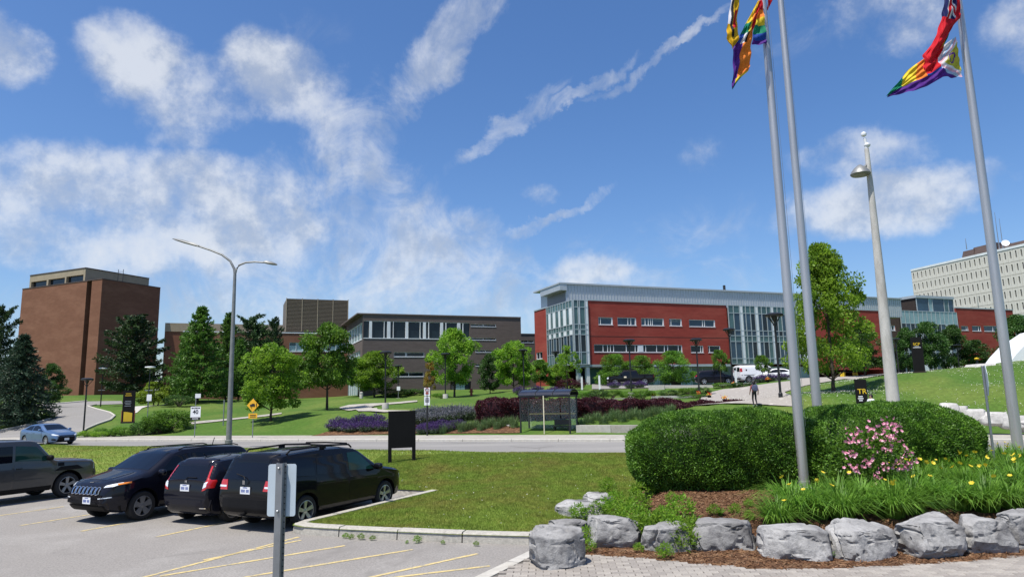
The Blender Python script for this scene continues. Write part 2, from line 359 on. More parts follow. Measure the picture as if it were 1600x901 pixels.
# ------------------------------------------------------------------ terrain
def yn(x): return 31.5-.45*x if x < 5 else 29.25-.36*(x-5)            # near edge of the road
def yf(x): return 41.2-.345*x                                         # far kerb
def yb(x): return yf(x)+4.3                                           # back of the far pavement
CP = [(126, 669, 60), (157, 635, 80), (423, 655, 58), (511, 640, 64), (602, 637, 56), (565, 622, 76), (696, 622, 69), (622, 627, 86), (1180, 626, 45), (1308, 612, 47), (1438, 581, 49),
      (985, 603, 88), (1190, 598, 80), (700, 609, 112), (900, 601, 98), (150, 617, 112), (60, 634, 84), (30, 655, 66), (240, 634, 74), (300, 625, 84), (303, 660, 58), (850, 650, 51), (1000, 648, 50), (1100, 630, 50),
      (760, 652, 51), (560, 652, 52), (640, 655, 50.5), (1560, 648, 38.5), (1500, 636, 39.5), (1600, 658, 37.5), (1560, 600, 44), (1598, 562, 50), (1530, 572, 50), (1030, 622, 64), (930, 622, 66), (1300, 590, 68), (1400, 584, 66), (1060, 605, 76), (800, 614, 80), (870, 609, 82)]
CPW = np.array([tuple(at(*c)) for c in CP]+[(-90, 128, 5.), (-150, 120, 5), (-60, 170, 5), (0, 170, 4.5), (80, 170, 5.5), (150, 150, 6), (60, 60, 6), (90, 80, 6), (-60, 72, 1.5), (-90, 80, 2.5), (60, 110, 4.6), (120, 60, 6.5), (-120, 75, 2)])
def shep(X, Y):
    n = np.zeros_like(X); d = np.zeros_like(X)
    for x, y, z in CPW:
        q = 1/((X-x)**2+(Y-y)**2+2.5)**1.7; n += q*z; d += q
    return n/d
def sstep(t): t = np.clip(t, 0, 1); return t*t*(3-2*t)
def HA(X, Y):
    X = np.asarray(X, float); Y = np.asarray(Y, float)
    b = 45.5-.345*X; z = shep(X, Y); k = sstep((Y-b)/7.0)
    z = .14+(z-.14)*k
    z = np.where(Y < b, .10, z); return np.where(Y < b-4.3+1.6, -.06, z)
def H(x, y): return float(HA(np.array([x]), np.array([y]))[0])
def place(px, Y, dz=0):
    """ground point under an image column at distance Y"""
    x = (px-800)/FPX*Y
    for _ in range(6): x += (px-proj((x, Y, max(H(x, Y), 0)))[0])*Y/FPX*.9
    return Vector((x, Y, max(H(x, Y), 0)+dz))
def ghit(px, py, lo=6., hi=260.):
    """where a sight line meets the ground"""
    Yv = np.geomspace(lo, hi, 500); d = ray(px, py)
    for _ in range(2):
        X = d.x/d.y*Yv; Z = EYE+d.z/d.y*Yv; below = Z <= np.maximum(HA(X, Yv), 0)
        k = int(np.argmax(below)) if below.any() else len(Yv)-1
        Yv = np.linspace(Yv[max(k-1, 0)], Yv[k], 40)
    return at(px, py, float(Yv[min(20, len(Yv)-1)]))
xs = np.concatenate([np.linspace(-1500, -140, 12), np.arange(-130, 131, 1.5), np.linspace(140, 1500, 12)])
ys = np.concatenate([np.linspace(-60, 5, 6), np.arange(8, 150, 1.25), np.linspace(155, 400, 14), np.linspace(500, 4000, 7)])
GX, GY = np.meshgrid(xs, ys); GZ = HA(GX, GY); V = np.stack([GX, GY, GZ], -1).reshape(-1, 3)
nx = len(xs); ii = (np.arange(len(ys)-1)[:, None]*nx+np.arange(nx-1)[None]).ravel()
structure(link('ground', arr_mesh('ground', V, np.stack([ii, ii+1, ii+nx+1, ii+nx], 1), 'far_lawn', True)))
def HG(X, Y):
    """height of the ground mesh itself"""
    i = np.clip(np.searchsorted(xs, X)-1, 0, len(xs)-2); j = np.clip(np.searchsorted(ys, Y)-1, 0, len(ys)-2)
    u = (X-xs[i])/(xs[i+1]-xs[i]); v = (Y-ys[j])/(ys[j+1]-ys[j])
    a, b, c, d = GZ[j, i], GZ[j, i+1], GZ[j+1, i], GZ[j+1, i+1]
    t1 = np.where(u >= v, a+(b-a)*u+(d-b)*v, a+(d-c)*u+(c-a)*v); t2 = np.where(u+v <= 1, a+(b-a)*u+(c-a)*v, d+(c-d)*(1-u)+(b-d)*(1-v))
    return np.maximum(t1, t2)
def inside(P, poly):
    x, y = P[:, 0], P[:, 1]; r = np.zeros(len(P), bool); n = len(poly)
    for i in range(n):
        x1, y1 = poly[i][0], poly[i][1]; x2, y2 = poly[(i+1) % n][0], poly[(i+1) % n][1]
        c = ((y1 > y) != (y2 > y)) & (x < (x2-x1)*(y-y1)/((y2-y1) if y2 != y1 else 1e-9)+x1); r ^= c
    return r
def edist(P, poly):
    d = np.full(len(P), 1e9)
    for i in range(len(poly)):
        a = np.array(poly[i][:2], float); b = np.array(poly[(i+1) % len(poly)][:2], float); ab = b-a
        t = np.clip(((P-a)@ab)/max(ab@ab, 1e-9), 0, 1); d = np.minimum(d, np.linalg.norm(P-(a+t[:, None]*ab), axis=1))
    return d
def dense(poly, sp):
    out = []
    for i in range(len(poly)):
        a, b = Vector(poly[i][:2]), Vector(poly[(i+1) % len(poly)][:2]); k = max(1, int((b-a).length/sp))
        out += [a.lerp(b, j/k) for j in range(k)]
    return out
def sheet(name, poly, sp, zf, m, parent=None):
    """a triangulated surface over a ground polygon; zf(N x 2) gives heights"""
    bd = dense(poly, sp); pa = np.array([tuple(p) for p in bd])
    x0, y0 = pa.min(0); x1, y1 = pa.max(0)
    gx, gy = np.meshgrid(np.arange(x0, x1, sp), np.arange(y0, y1, sp)); G = np.stack([gx.ravel(), gy.ravel()], 1)+rng.uniform(-.2, .2, (gx.size, 2))*sp
    G = G[inside(G, poly)]
    if len(G): G = G[edist(G, poly) > sp*.4]
    vs = bd+[Vector(p) for p in G]
    r = delaunay_2d_cdt(vs, [(i, (i+1) % len(bd)) for i in range(len(bd))], [], 1, 1e-4)
    A = np.array([tuple(p) for p in r[0]]); z = zf(A)
    me = arr_mesh(name, np.column_stack([A, z]), np.array([f if len(f) == 3 else f[:3] for f in r[2]]), m, True)
    bm = bmesh.new(); bm.from_mesh(me)
    for f in bm.faces:
        if f.normal.z < 0: f.normal_flip()
    bm.to_mesh(me); bm.free()
    return link(name, me, parent)
def drape(dz): return lambda A: np.maximum(np.maximum(HA(A[:, 0], A[:, 1]), HG(A[:, 0], A[:, 1])), -.02)+dz
flat = lambda z: (lambda A: np.full(len(A), z))
XR = list(np.arange(-130, 111, 5.))
structure(sheet('road', [(x, yn(x)-.3) for x in XR]+[(x, yf(x)+.1) for x in XR[::-1]], 4, flat(0.0), 'road_asphalt'))
pav = structure(sheet('pavement', [(x, yf(x)+.18) for x in XR]+[(x, yb(x)+.1) for x in XR[::-1]], 2.5, flat(.15), 'concrete'))
def kerb_run(name, pts, wd, z0, z1, m, parent, piece=2.4, gap=.012):
    """separate kerb stones along a line"""
    P = [Vector((*p[:2], 0)) for p in pts]; L = [0]
    for a, b in zip(P, P[1:]): L.append(L[-1]+(b-a).length)
    def pt(s):
        for i in range(len(P)-1):
            if s <= L[i+1] or i == len(P)-2:
                return P[i].lerp(P[i+1], (s-L[i])/max(L[i+1]-L[i], 1e-6))
    s = 0
    while s < L[-1]-.05:
        e = min(s+piece*random.uniform(.93, 1.07), L[-1]); k = max(1, int((e-s)/.35)); rows = []
        j = random.uniform(-.006, .006)
        for i in range(k+1):
            t = s+gap+(e-s-2*gap)*i/k; p = pt(t); d = (pt(min(t+.1, L[-1]))-pt(max(t-.1, 0))).normalized(); nrm = Vector((-d.y, d.x, 0))
            a = p; rows.append([a+Vector((0, 0, z0)), a+nrm*.02+Vector((0, 0, z1-.03+j)), a+nrm*.05+Vector((0, 0, z1+j)), a+nrm*wd+Vector((0, 0, z1+j)), a+nrm*wd+Vector((0, 0, z0))])
        vs = [v for r_ in rows for v in r_]; fs = []
        for i in range(k):
            for q in range(5): fs.append((i*5+q, i*5+(q+1) % 5, (i+1)*5+(q+1) % 5, (i+1)*5+q))
        fs += [(0, 1, 2, 3, 4), tuple(k*5+q for q in (4, 3, 2, 1, 0))]
        MB().add(vs, fs, m).build(name, parent, 30); s = e
kerb_run('kerb_stone', [(x, yf(x)-.02) for x in np.arange(-62, 41, 1.5)], .2, -.05, .155, 'pale_concrete', pav, 3.0)
# pavement joints as slightly proud slabs near the shelter are left to the surface; cracks in the road
HD = Vector((math.sin(R(25)), math.cos(R(25)), 0)); HV = Vector((HD.y, -HD.x, 0))      # stall direction, across
K0 = Vector((-2.35, 19.3, 0))                                                        # inner kerb corner beside the last stall
BACK = [K0+HV*-s*1.0 for s in np.arange(0, 60, 3)]
tip = [(-3.5, 17.0), (-4.1, 15.75), (-4.5, 15.0), (-4.62, 14.72), (-4.58, 14.5), (-4.35, 14.3), (-3.9, 14.1), (-3.2, 13.85), (-2.2, 13.52), (-1.2, 13.2), (-.2, 12.95), (.5, 12.8)]
LOT = [(-90, 70)]+[(p.x, p.y) for p in BACK[::-1]]+[(K0.x, K0.y)]+tip+[(.45, 12.2), (-.05, 11.1), (-.8, 9.3), (-2, 4), (-2, -50), (-160, -50), (-160, 70)]
lot = structure(sheet('parking_lot', LOT, 2.0, flat(.004), 'asphalt'))
back_pts = [(p.x, p.y) for p in BACK]
LAWN = back_pts[::-1]+tip+[(1.0, 12.9), (1.6, 14.2), (2.2, 15.2), (2.6, 16.5), (3.2, 19), (8, 20.5), (13, 21.5), (18.5, 22.6)]+[(x, yn(x)-.1) for x in (24, 20, 15, 10, 5, 0, -5, -10, -15, -20, -25, -30, -35, -40, -45, -50)]
def lawn_z(A):
    d = edist(A, LAWN); hump = .15+.42*sstep(d/5.5)+.03*np.sin(A[:, 0]*1.3)*np.cos(A[:, 1]*.9)*sstep(d/2)
    return hump-.1*sstep((.6-d)/.6)*(A[:, 1] > yn(0)-.45*A[:, 0]-1)
LGX = np.arange(-60, 26, .4); LGY = np.arange(12, 62, .4); _a, _b = np.meshgrid(LGX, LGY)
LGZ = lawn_z(np.stack([_a.ravel(), _b.ravel()], 1)).reshape(_a.shape)
def lawn_fast(A):
    i = np.clip((A[:, 0]+60)/.4, 0, len(LGX)-2); j = np.clip((A[:, 1]-12)/.4, 0, len(LGY)-2); a, b = i.astype(int), j.astype(int); u, v = i-a, j-b
    return LGZ[b, a]*(1-u)*(1-v)+LGZ[b, a+1]*u*(1-v)+LGZ[b+1, a]*(1-u)*v+LGZ[b+1, a+1]*u*v
lawn = structure(sheet('lawn', LAWN, .6, lawn_z, 'lawn'))
kerb_run('kerb_stone', [(p[0], p[1]) for p in ([(K0.x, K0.y)]+tip)], -.0-.17, -.03, .15, 'kerb_concrete', lot, 1.9, .01) if False else None
kerb_run('kerb_stone', ([(K0.x, K0.y)]+tip)[::1], .25, -.03, .185, 'kerb_concrete', lot, 1.35, .012)
kerb_run('kerb_stone', back_pts[::-1], .17, -.03, .15, 'kerb_concrete', lot, 2.4, .012)
# painted lines: thin sheets just above the asphalt
def paint(p, q, wd=.085):
    a, b = atz(*p, .009), atz(*q, .009); d = (b-a); n = Vector((-d.y, d.x, 0)).normalized()*wd/2; k = max(2, int(d.length/.25)); vs = []
    for i in range(k+1):
        c = a+d*(i/k); j = 1+random.uniform(-.16, .12); vs += [c+n*j, c-n*j]
    MB().add(vs, [(2*i, 2*i+1, 2*i+3, 2*i+2) for i in range(k)], 'paint_yellow').build('painted_line', lot)
for p, q in [((-60, 813), (100, 790.5)), ((-60, 796), (105, 773)), ((30, 820.5), (160, 800)), ((127, 829), (262, 804)), ((244, 838), (392, 807)), ((220, 902), (467, 838)), ((318, 874), (470, 843)), ((250, 899), (539, 851.5)),
             ((380, 901), (645, 857.5)), ((520, 914), (746, 864)), ((607, 902), (765, 883))]: paint(p, q)
# left-hand driveway, paths, upper walkway and car park, draped on the slope
def gpoly(pts): return [(p.x, p.y) for p in (ghit(*q) for q in pts)]
DRIVE = [(-40, 679), (0, 674), (50, 664), (78, 655.5), (83, 651), (74, 641.5), (57, 633.5), (100, 630.3), (136, 627.2), (190, 626.5), (192, 631), (150, 632.5), (137, 635.5), (150, 640), (172, 646), (179, 650.5), (172, 657), (150, 664.5), (135, 671), (119, 681), (119, 686), (-40, 690)]
dv = structure(sheet('driveway', gpoly(DRIVE), 1.2, drape(.05), 'road_asphalt'))
kerb_run('kerb_stone', gpoly(DRIVE[1:9])[::-1], .2, 0, 3, 'pale_concrete', dv) if False else None
for pts in (DRIVE[0:9], DRIVE[11:20]):
    g_ = gpoly(pts); mb = MB()
    for a, b in zip(g_, g_[1:]):
        A, B = Vector((*a, max(H(*a), 0)+.1)), Vector((*b, max(H(*b), 0)+.1)); mb.tube([A, B], .11, 'pale_concrete', 6)
    mb.build('kerb', dv, 40)
structure(sheet('footpath', gpoly([(530, 637), (545, 633), (575, 631), (600, 630), (625, 628.3), (652, 626), (652, 628), (625, 631), (598, 633), (585, 635), (580, 637), (590, 640), (607, 641.5), (640, 642), (640, 644.5), (600, 644.5), (560, 643), (535, 640)]), 1.0, drape(.07), 'concrete'))
structure(sheet('footpath', gpoly([(296, 660), (340, 656), (390, 651), (440, 645), (440, 647), (390, 653.5), (340, 658.8), (300, 663)]), 1.0, drape(.06), 'concrete'))
structure(sheet('footpath', gpoly([(192, 639), (215, 635), (262, 630.5), (262, 633), (222, 638), (214, 645), (194, 650)]), 1.0, drape(.06), 'pale_concrete'))
mat('walk_paver', (.28, .255, .225), .9, .1, 6, col2=(.42, .39, .35), c2s=1.4, c2lo=.6, c2hi=.68, bump=.2, bs=30)
structure(sheet('walkway', gpoly([(1085, 634), (1098, 620), (1112, 613), (1130, 608.5), (1180, 602.5), (1240, 595), (1320, 588), (1390, 583), (1390, 586), (1320, 592.5), (1258, 603), (1226, 613), (1238, 622), (1246, 636)]), 1.0, drape(.06), 'walk_paver'))
structure(sheet('upper_car_park', [tuple(place(x_, y_))[:2] for x_, y_ in ((925, 80), (1010, 79), (1130, 74), (1290, 71), (1310, 84), (1130, 96), (925, 98))], 2, drape(.07), 'road_asphalt'))

for pts in ([(795, 696.5), (808, 697.6), (822, 698.2), (836, 699.6), (846, 698.6), (856, 697.2), (868, 696.6)], [(690, 690.6), (715, 691.4), (740, 691.2), (775, 691.8)], [(560, 700), (600, 701.2), (640, 700.6)], [(845, 699), (843, 701.2), (840, 702.5)]):
    P = [atz(*p, .006) for p in pts]; vs = []
    for i, p in enumerate(P):
        wd = .05*(1 if 0 < i < len(P)-1 else .2)*random.uniform(.7, 1.4); vs += [p+Vector((0, wd, 0)), p-Vector((0, wd, 0))]
    MB().add(vs, [(2*i, 2*i+1, 2*i+3, 2*i+2) for i in range(len(P)-1)], 'paver_joint').build('tar_crack', [o for o in C.objects if o.name == 'road'][0])

# ------------------------------------------------------------------ planting bed, patio, boulders
EDGE = [tuple(atz(*p, .02))[:2] for p in ((908, 866), (930, 868.5), (1010, 873.5), (1100, 883), (1200, 890.5), (1300, 889.5), (1400, 885), (1500, 878.5), (1600, 870), (1680, 862))]
BED = EDGE+[(10.5, 12.6), (13, 15), (16.5, 18.5), (19.5, 21.3), (18.5, 22.6), (13, 21.5), (8, 20.5), (3.2, 19), (2.6, 16.5), (2.2, 15.2), (1.6, 14.2), (1.1, 13.0), (1.0, 12.2)]
def bed_z(A):
    d = edist(A, BED); dy = A[:, 1]-np.interp(A[:, 0], [e[0] for e in EDGE], [e[1] for e in EDGE])
    return .03+.42*sstep((dy-.5)/3.2)*sstep(d/1.0)+.22*sstep((dy-4)/5)*sstep(d/2)+.02*np.sin(A[:, 0]*4.1)*np.cos(A[:, 1]*3.7)*sstep(d/.8)
def bz(x, y):
    a = np.array([[x, y]]); return float(bed_z(a)[0]) if inside(a, BED)[0] else (float(lawn_z(a)[0]) if inside(a, LAWN)[0] else 0.)
bed = structure(sheet('planting_bed', BED, .3, bed_z, 'mulch'))
def on_poly(poly, n, lim=None):
    pa = np.array([p[:2] for p in poly]); lo, hi = pa.min(0), pa.max(0)
    if lim: lo = np.maximum(lo, lim[0]); hi = np.minimum(hi, lim[1])
    P = rng.uniform(lo, hi, (n, 2)); return P[inside(P, poly)]
def chips(P, zf, name, m, parent):
    z = zf(P)+.008; N = len(P); D = np.column_stack([rng.normal(size=(N, 2)), rng.normal(size=N)*.25])
    V, Q = leaf_quads(np.column_stack([P, z]), D, rng.uniform(.03, .085, N), rng.uniform(.010, .022, N), np.array([0, 0, 1.]))
    return stuff(link(name, arr_mesh(name, V, Q, m), parent))
chips(on_poly(BED, 60000, ((.5, 10), (11, 16.5))), bed_z, 'wood_chips', 'mulch_chip', bed)
# patio of concrete pavers
PL = atz(735, 903, 0); PR = atz(826, 860, 0)
PAT = [(e[0], e[1]+.12) for e in EDGE]+[(14, 11.5), (14, -20), (-.75, -20), (PL.x+.28, PL.y), (PR.x+.28, PR.y+.1)]
patio = structure(sheet('patio', PAT, 1.5, flat(.006), 'paver_joint'))
kerb_run('edging_slab', [(PL.x-.2, PL.y-.35), (PL.x, PL.y), (PR.x, PR.y), (PR.x+.1, PR.y+.35)][::-1], .26, -.03, .018, 'pale_concrete', patio, 1.2, .008)
def paver_mesh():
    mb = MB(); l, b, h, c = .108, .052, .03, .008
    mb.add([(-l, -b, 0), (l, -b, 0), (l, b, 0), (-l, b, 0), (-l, -b, h-c), (l, -b, h-c), (l, b, h-c), (-l, b, h-c), (-l+c, -b+c, h), (l-c, -b+c, h), (l-c, b-c, h), (-l+c, b-c, h)],
           [(4, 5, 9, 8), (5, 6, 10, 9), (6, 7, 11, 10), (7, 4, 8, 11), (8, 9, 10, 11), (0, 1, 5, 4), (1, 2, 6, 5), (2, 3, 7, 6), (3, 0, 4, 7)], 'paver'); return mb.mesh('paver')
pm = paver_mesh(); cand = []
ang = R(-3); ca, sa = math.cos(ang), math.sin(ang)
for r_ in range(-12, 60):
    for c_ in range(-60, 60):
        u = c_*.225+(.1125 if r_ % 2 else 0)+random.uniform(-.003, .003); v = 8.6+r_*.113
        x, y = u*ca-(v-10)*sa, 10+u*sa+(v-10)*ca
        pp = proj((x, y, 0))
        if -40 < pp[0] < 1640 and pp[1] < 935: cand.append((y, x))
cand = np.array(cand); P2 = cand[:, ::-1]; sub = [p for p in PAT]
ok = inside(P2, sub) & (edist(P2, sub) > .07); cand = cand[ok]; cand = cand[np.argsort(cand[:, 0])]
vis = [c for c in cand if proj((c[1], c[0], .03))[1] < 903]; rest = [c for c in cand if proj((c[1], c[0], .03))[1] >= 903]
for y, x in vis[:300]:
    link('paver', pm, patio, (x, y, .004+random.uniform(-.002, .003)), (random.uniform(-.01, .01), random.uniform(-.01, .01), ang+random.uniform(-.012, .012)))
mb = MB(); pv = [v.co.copy() for v in pm.vertices]; pf = [list(p.vertices) for p in pm.polygons]
for y, x in list(vis[300:])+rest:
    mt = Matrix.Rotation(ang+random.uniform(-.012, .012), 3, 'Z'); mb.add([mt @ q+Vector((x, y, .004)) for q in pv], pf, 'paver')
stuff(mb.build('more_pavers', patio))
mn = __import__('mathutils').noise
def boulder_mesh(seed, sx, sy, sz, sub=4, m='rock', cuts=9, rough=1.):
    rd = random.Random(seed); bm = bmesh.new(); bmesh.ops.create_icosphere(bm, subdivisions=sub+1 if sub == 4 else sub, radius=1)
    pl = [(Vector((0, rd.uniform(-.25, .05), 1)).normalized(), .72), (Vector((rd.uniform(-.5, .5), rd.uniform(-.2, .3), 1)).normalized(), .76), (Vector((rd.uniform(-.12, .12), -1, rd.uniform(.05, .4))).normalized(), .74), (Vector((-1, rd.uniform(-.5, .2), rd.uniform(-.1, .4))).normalized(), .88), (Vector((1, rd.uniform(-.5, .2), rd.uniform(-.1, .4))).normalized(), .88)]
    pl += [(Vector((rd.gauss(0, 1), rd.gauss(-.3, .8), rd.gauss(.3, .7))).normalized(), rd.uniform(.72, .98)) for _ in range(cuts)]
    for v in bm.verts:
        q = v.co; v.co = Vector((math.copysign(abs(q.x)**.72, q.x), math.copysign(abs(q.y)**.72, q.y), math.copysign(abs(q.z)**.72, q.z)))
        for n, d in pl:
            k = v.co.dot(n)-d
            if k > 0: v.co -= n*k
    bm.normal_update()
    for v in bm.verts:
        q = Vector((v.co.x*sx, v.co.y*sy, v.co.z*sz))*3.2+Vector((seed*3.1, 0, 0)); n0 = mn.fractal(q*.9, .8, 2.1, 6); st = mn.noise(Vector((q.x*.5, q.y*.5, q.z*4.5+q.x*.6)))
        cr = max(0, .07-abs(mn.noise(q*.75+Vector((7, 3, 1)))))+max(0, .05-abs(mn.noise(Vector((q.x*.35, q.y*.35, q.z*2.2))+Vector((1, 9, 4)))))
        v.co += v.normal*((n0*.03+st*.028)*rough-cr*1.35*rough)
    xs_ = [v.co for v in bm.verts]; mx = [max(abs(c[i]) for c in xs_) for i in range(3)]
    for v in bm.verts: v.co = Vector((v.co.x/mx[0]*sx, v.co.y/mx[1]*sy, v.co.z/mx[2]*sz))
    me = bpy.data.meshes.new('boulder'); bm.to_mesh(me); bm.free(); me.materials.append(M[m])
    me.polygons.foreach_set('use_smooth', [True]*len(me.polygons)); me.set_sharp_from_angle(angle=R(26)); return me
ROCKS = [(869, 892, 86, 68, 'large cube-shaped grey boulder standing alone on the pavers at the kerb end', .9), (888, 845, 62, 34, 'small pale boulder just behind the large cube-shaped boulder', 1), (909, 818, 80, 30, 'flat pale stone with bright top at the lawn edge, weeds over it', 1.2), (936, 797, 46, 26, 'farthest flat stone where lawn meets the hedge end', 1.2),
         (961, 860, 90, 54, 'boulder with cracked front, first in the row along the mulch', .8), (1043, 866, 78, 50, 'boulder with sloped top, second in the row along the mulch', .8), (1130, 866, 100, 56, 'wide peaked boulder, third in the row, left of the bare mulch gap', .8), (1245, 879, 110, 58, 'boulder with pale streaked face right of the bare mulch gap', .8),
         (1346, 878, 100, 60, 'square-faced boulder in front of the daylilies, below the pink rose bush', .8), (1458, 876, 122, 70, 'largest dark boulder of the right end of the row', .8), (1540, 868, 82, 62, 'tilted boulder second from the right picture edge', .8), (1596, 856, 70, 60, 'flat-topped boulder cut off by the right picture edge', .8)]
for i, (px, py, wpx, hpx, lab, dp) in enumerate(ROCKS):
    z = 0 if i in (0, 4, 5, 6, 7, 8, 9, 10) else .06; p = atz(px, py, z); k = p.y/FPX; sx, sz = wpx*k/2*1.05, hpx*k/2*1.05
    sy = sx*dp; p.y += sy*.8; p.x += sy*.8*(px-800)/FPX
    sz_full = sz*2*.97
    o = link('boulder', boulder_mesh(i*5+3, sx, sy, sz_full*.62), None, (p.x, p.y, z+sz_full*.34), (0, 0, random.uniform(-.25, .25)))
    tag(o, lab, 'boulder', 'boulders edging the planting bed')
# retaining stones at the right, across the road
STW = [(1503, 645, 20), (1522, 650, 34), (1552, 654, 40), (1585, 660, 40), (1615, 666, 40), (1484, 640, 26)]
for i, (px, py, wpx) in enumerate(STW):
    p = at(px, py, 37.2+.4*i*(-1 if i < 5 else 0)); k = p.y/FPX
    o = link('wall_stone', boulder_mesh(70+i, wpx*k*.56, .5, .42, 3, 'white_rock', 8, .7), None, (p.x, p.y, p.z+.05), (0, 0, -.35)); o['label'] = ['pale retaining stone left of the octagonal sign, second from the hedge', 'long pale retaining stone just left of the octagonal sign post', 'pale retaining stone between the sign post and the right flagpole', 'pale retaining stone at the right flagpole', 'pale retaining stone cut by the right picture edge', 'pale retaining stone half hidden behind the clipped hedge'][i]; o['category'] = 'stone'; o['group'] = 'pale stones of the low retaining wall'

# ------------------------------------------------------------------ plants
def superell(N, a, b, c, p, zmin=-.95, bump=.05, seed=0, fr=2.2):
    D = rng.normal(size=(N, 3)); D /= np.linalg.norm(D, axis=1, keepdims=True); D = D[D[:, 2] > zmin]
    D = D*np.array([a, b, c])**.6; D /= np.linalg.norm(D, axis=1, keepdims=True)
    r = (np.abs(D[:, 0]/a)**p+np.abs(D[:, 1]/b)**p+np.abs(D[:, 2]/c)**p)**(-1/p)
    P = D*r[:, None]; nb = np.sin(P[:, 0]*fr+seed)*np.cos(P[:, 1]*fr*1.1+seed*2)+np.sin(P[:, 2]*fr*1.7+P[:, 0]*fr*.8)+.6*np.sin(P[:, 0]*fr*2.9+P[:, 2]*fr*2.3+seed)
    Nn = np.sign(P)*np.abs(P/np.array([a, b, c]))**(p-1)/np.array([a, b, c]); Nn /= np.linalg.norm(Nn, axis=1, keepdims=True)
    return P+Nn*(nb*bump)[:, None], Nn
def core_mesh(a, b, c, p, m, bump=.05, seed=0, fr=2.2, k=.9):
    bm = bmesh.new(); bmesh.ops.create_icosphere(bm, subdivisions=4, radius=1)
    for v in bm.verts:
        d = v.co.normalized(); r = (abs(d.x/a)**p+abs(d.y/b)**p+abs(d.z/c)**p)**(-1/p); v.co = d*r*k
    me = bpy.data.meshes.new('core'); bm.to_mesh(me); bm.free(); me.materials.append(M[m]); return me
def clipped_hedge(name, label, cat, loc, a, b, c, p, N, leaf, core, ln, wd, bump=.06, seed=0, rz=0, group=None, parts=('foliage', 'light_stop_core'), jit=.05):
    t = thing(name, label, cat, loc, rz, group)
    P, Nn = superell(N, a, b, c, p, -.8, bump, seed, 3.4)
    P = P-Nn*np.abs(rng.normal(size=(len(P), 1)))*jit
    tuft = rng.normal(size=(len(P), 3))*.65
    lk = rng.uniform(.6, 1.3, len(P)); lk[::45] *= 2.0
    V, Q = leaf_quads(P, Nn*.8+tuft+np.array([0, 0, .35]), lk*ln, rng.uniform(.7, 1.2, len(P))*wd)
    V[:, 2] = np.maximum(V[:, 2], -c*1.02)
    link(parts[0], arr_mesh('foliage', V, Q, leaf), t); link(parts[1], core_mesh(a, b, c, p, core, k=.90), t); return t  # solid dark core added inside the leaves to stop light passing through
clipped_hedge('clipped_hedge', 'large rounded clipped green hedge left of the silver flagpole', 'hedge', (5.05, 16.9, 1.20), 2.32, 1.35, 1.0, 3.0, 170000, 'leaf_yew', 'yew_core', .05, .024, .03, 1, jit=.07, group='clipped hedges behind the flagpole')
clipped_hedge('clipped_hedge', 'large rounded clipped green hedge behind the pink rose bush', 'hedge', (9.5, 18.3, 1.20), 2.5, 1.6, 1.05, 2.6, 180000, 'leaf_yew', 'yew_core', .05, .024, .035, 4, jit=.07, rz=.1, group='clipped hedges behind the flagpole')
# soft foliage mass of unit size (radius .5, height 1), used for shrubs
def shrub_mesh(name, N, leaf, ln=.05, wd=.03, p=2.2, lump=.09, seed=0, up=.4):
    K = 26; P = []; D = []
    cs, cn = superell(K*3, .36, .36, .40, p, -.7, .03, seed)
    for i in range(len(cs)):
        n = N//len(cs); q = rng.normal(size=(n, 3)); q /= np.linalg.norm(q, axis=1, keepdims=True); q *= rng.uniform(.55, 1, (n, 1))*rng.uniform(.10, .15)
        P.append(cs[i]+q); D.append(q*6+rng.normal(size=(n, 3))*.6+np.array([0, 0, up]))
    P = np.concatenate(P)+np.array([0, 0, .47]); D = np.concatenate(D); k = P[:, 2] > .01; P, D = P[k], D[k]
    V, Q = leaf_quads(P, D, rng.uniform(.7, 1.3, len(P))*ln, rng.uniform(.7, 1.3, len(P))*wd); V[:, 2] = np.maximum(V[:, 2], .0)
    return arr_mesh(name, V, Q, leaf)
SH = {k: [shrub_mesh('shrub', 3600, k, seed=s) for s in (1, 5)] for k in ('leaf_bright', 'leaf_maple', 'leaf_dark', 'leaf_lime', 'leaf_maroon')}
_st = MB()
for i in range(7):
    a = i*.9; _st.tube([(.02*math.cos(a), .02*math.sin(a), -.03), (.12*math.cos(a), .12*math.sin(a), .35), (.26*math.cos(a), .26*math.sin(a), .7)], [.018, .012, .004], 'bark', 5)
STEM = _st.mesh('stems')
def shrub(name, label, cat, p, wd, h, kind, group=None, rz=None, var=0):
    t = thing(name, label, cat, p, random.uniform(0, 6) if rz is None else rz, group, (wd, wd, h))
    link('foliage', SH[kind][var % 2], t); link('stems', STEM, t); return t
# daylilies
def blades(n, L, wd, spread, m, lean=.9, seg=4, base=.08):
    V = []; Q = []
    for i in range(n):
        a = rng.uniform(0, 6.283); l = L*rng.uniform(.65, 1.1); ln = lean*rng.uniform(.2, 1.0); w_ = wd*rng.uniform(.7, 1.2)
        r0 = base*rng.uniform(0, 1)**.5; ca_, sa_ = math.cos(a), math.sin(a); tw = rng.uniform(-.6, .6)
        k0 = len(V)
        for s in range(seg+1):
            t = s/seg; rr = r0+l*ln*(t**1.6)*spread; z = l*(t*(1-.55*ln*t*t)); hw = w_*.5*(1-t**2.2)+.0006
            x, y = rr*math.cos(a+tw*t*.3)+rng.uniform(-.004, .004), rr*math.sin(a+tw*t*.3)
            V += [(x-sa_*hw, y+ca_*hw, z), (x+sa_*hw, y-ca_*hw, z)]
        for s in range(seg): Q.append((k0+2*s, k0+2*s+1, k0+2*s+3, k0+2*s+2))
    return arr_mesh('leaves', np.array(V), np.array(Q), m)
LILY = [blades(280, .66, .021, .8, 'lily_blade', 1.5, base=.16) for _ in range(3)]
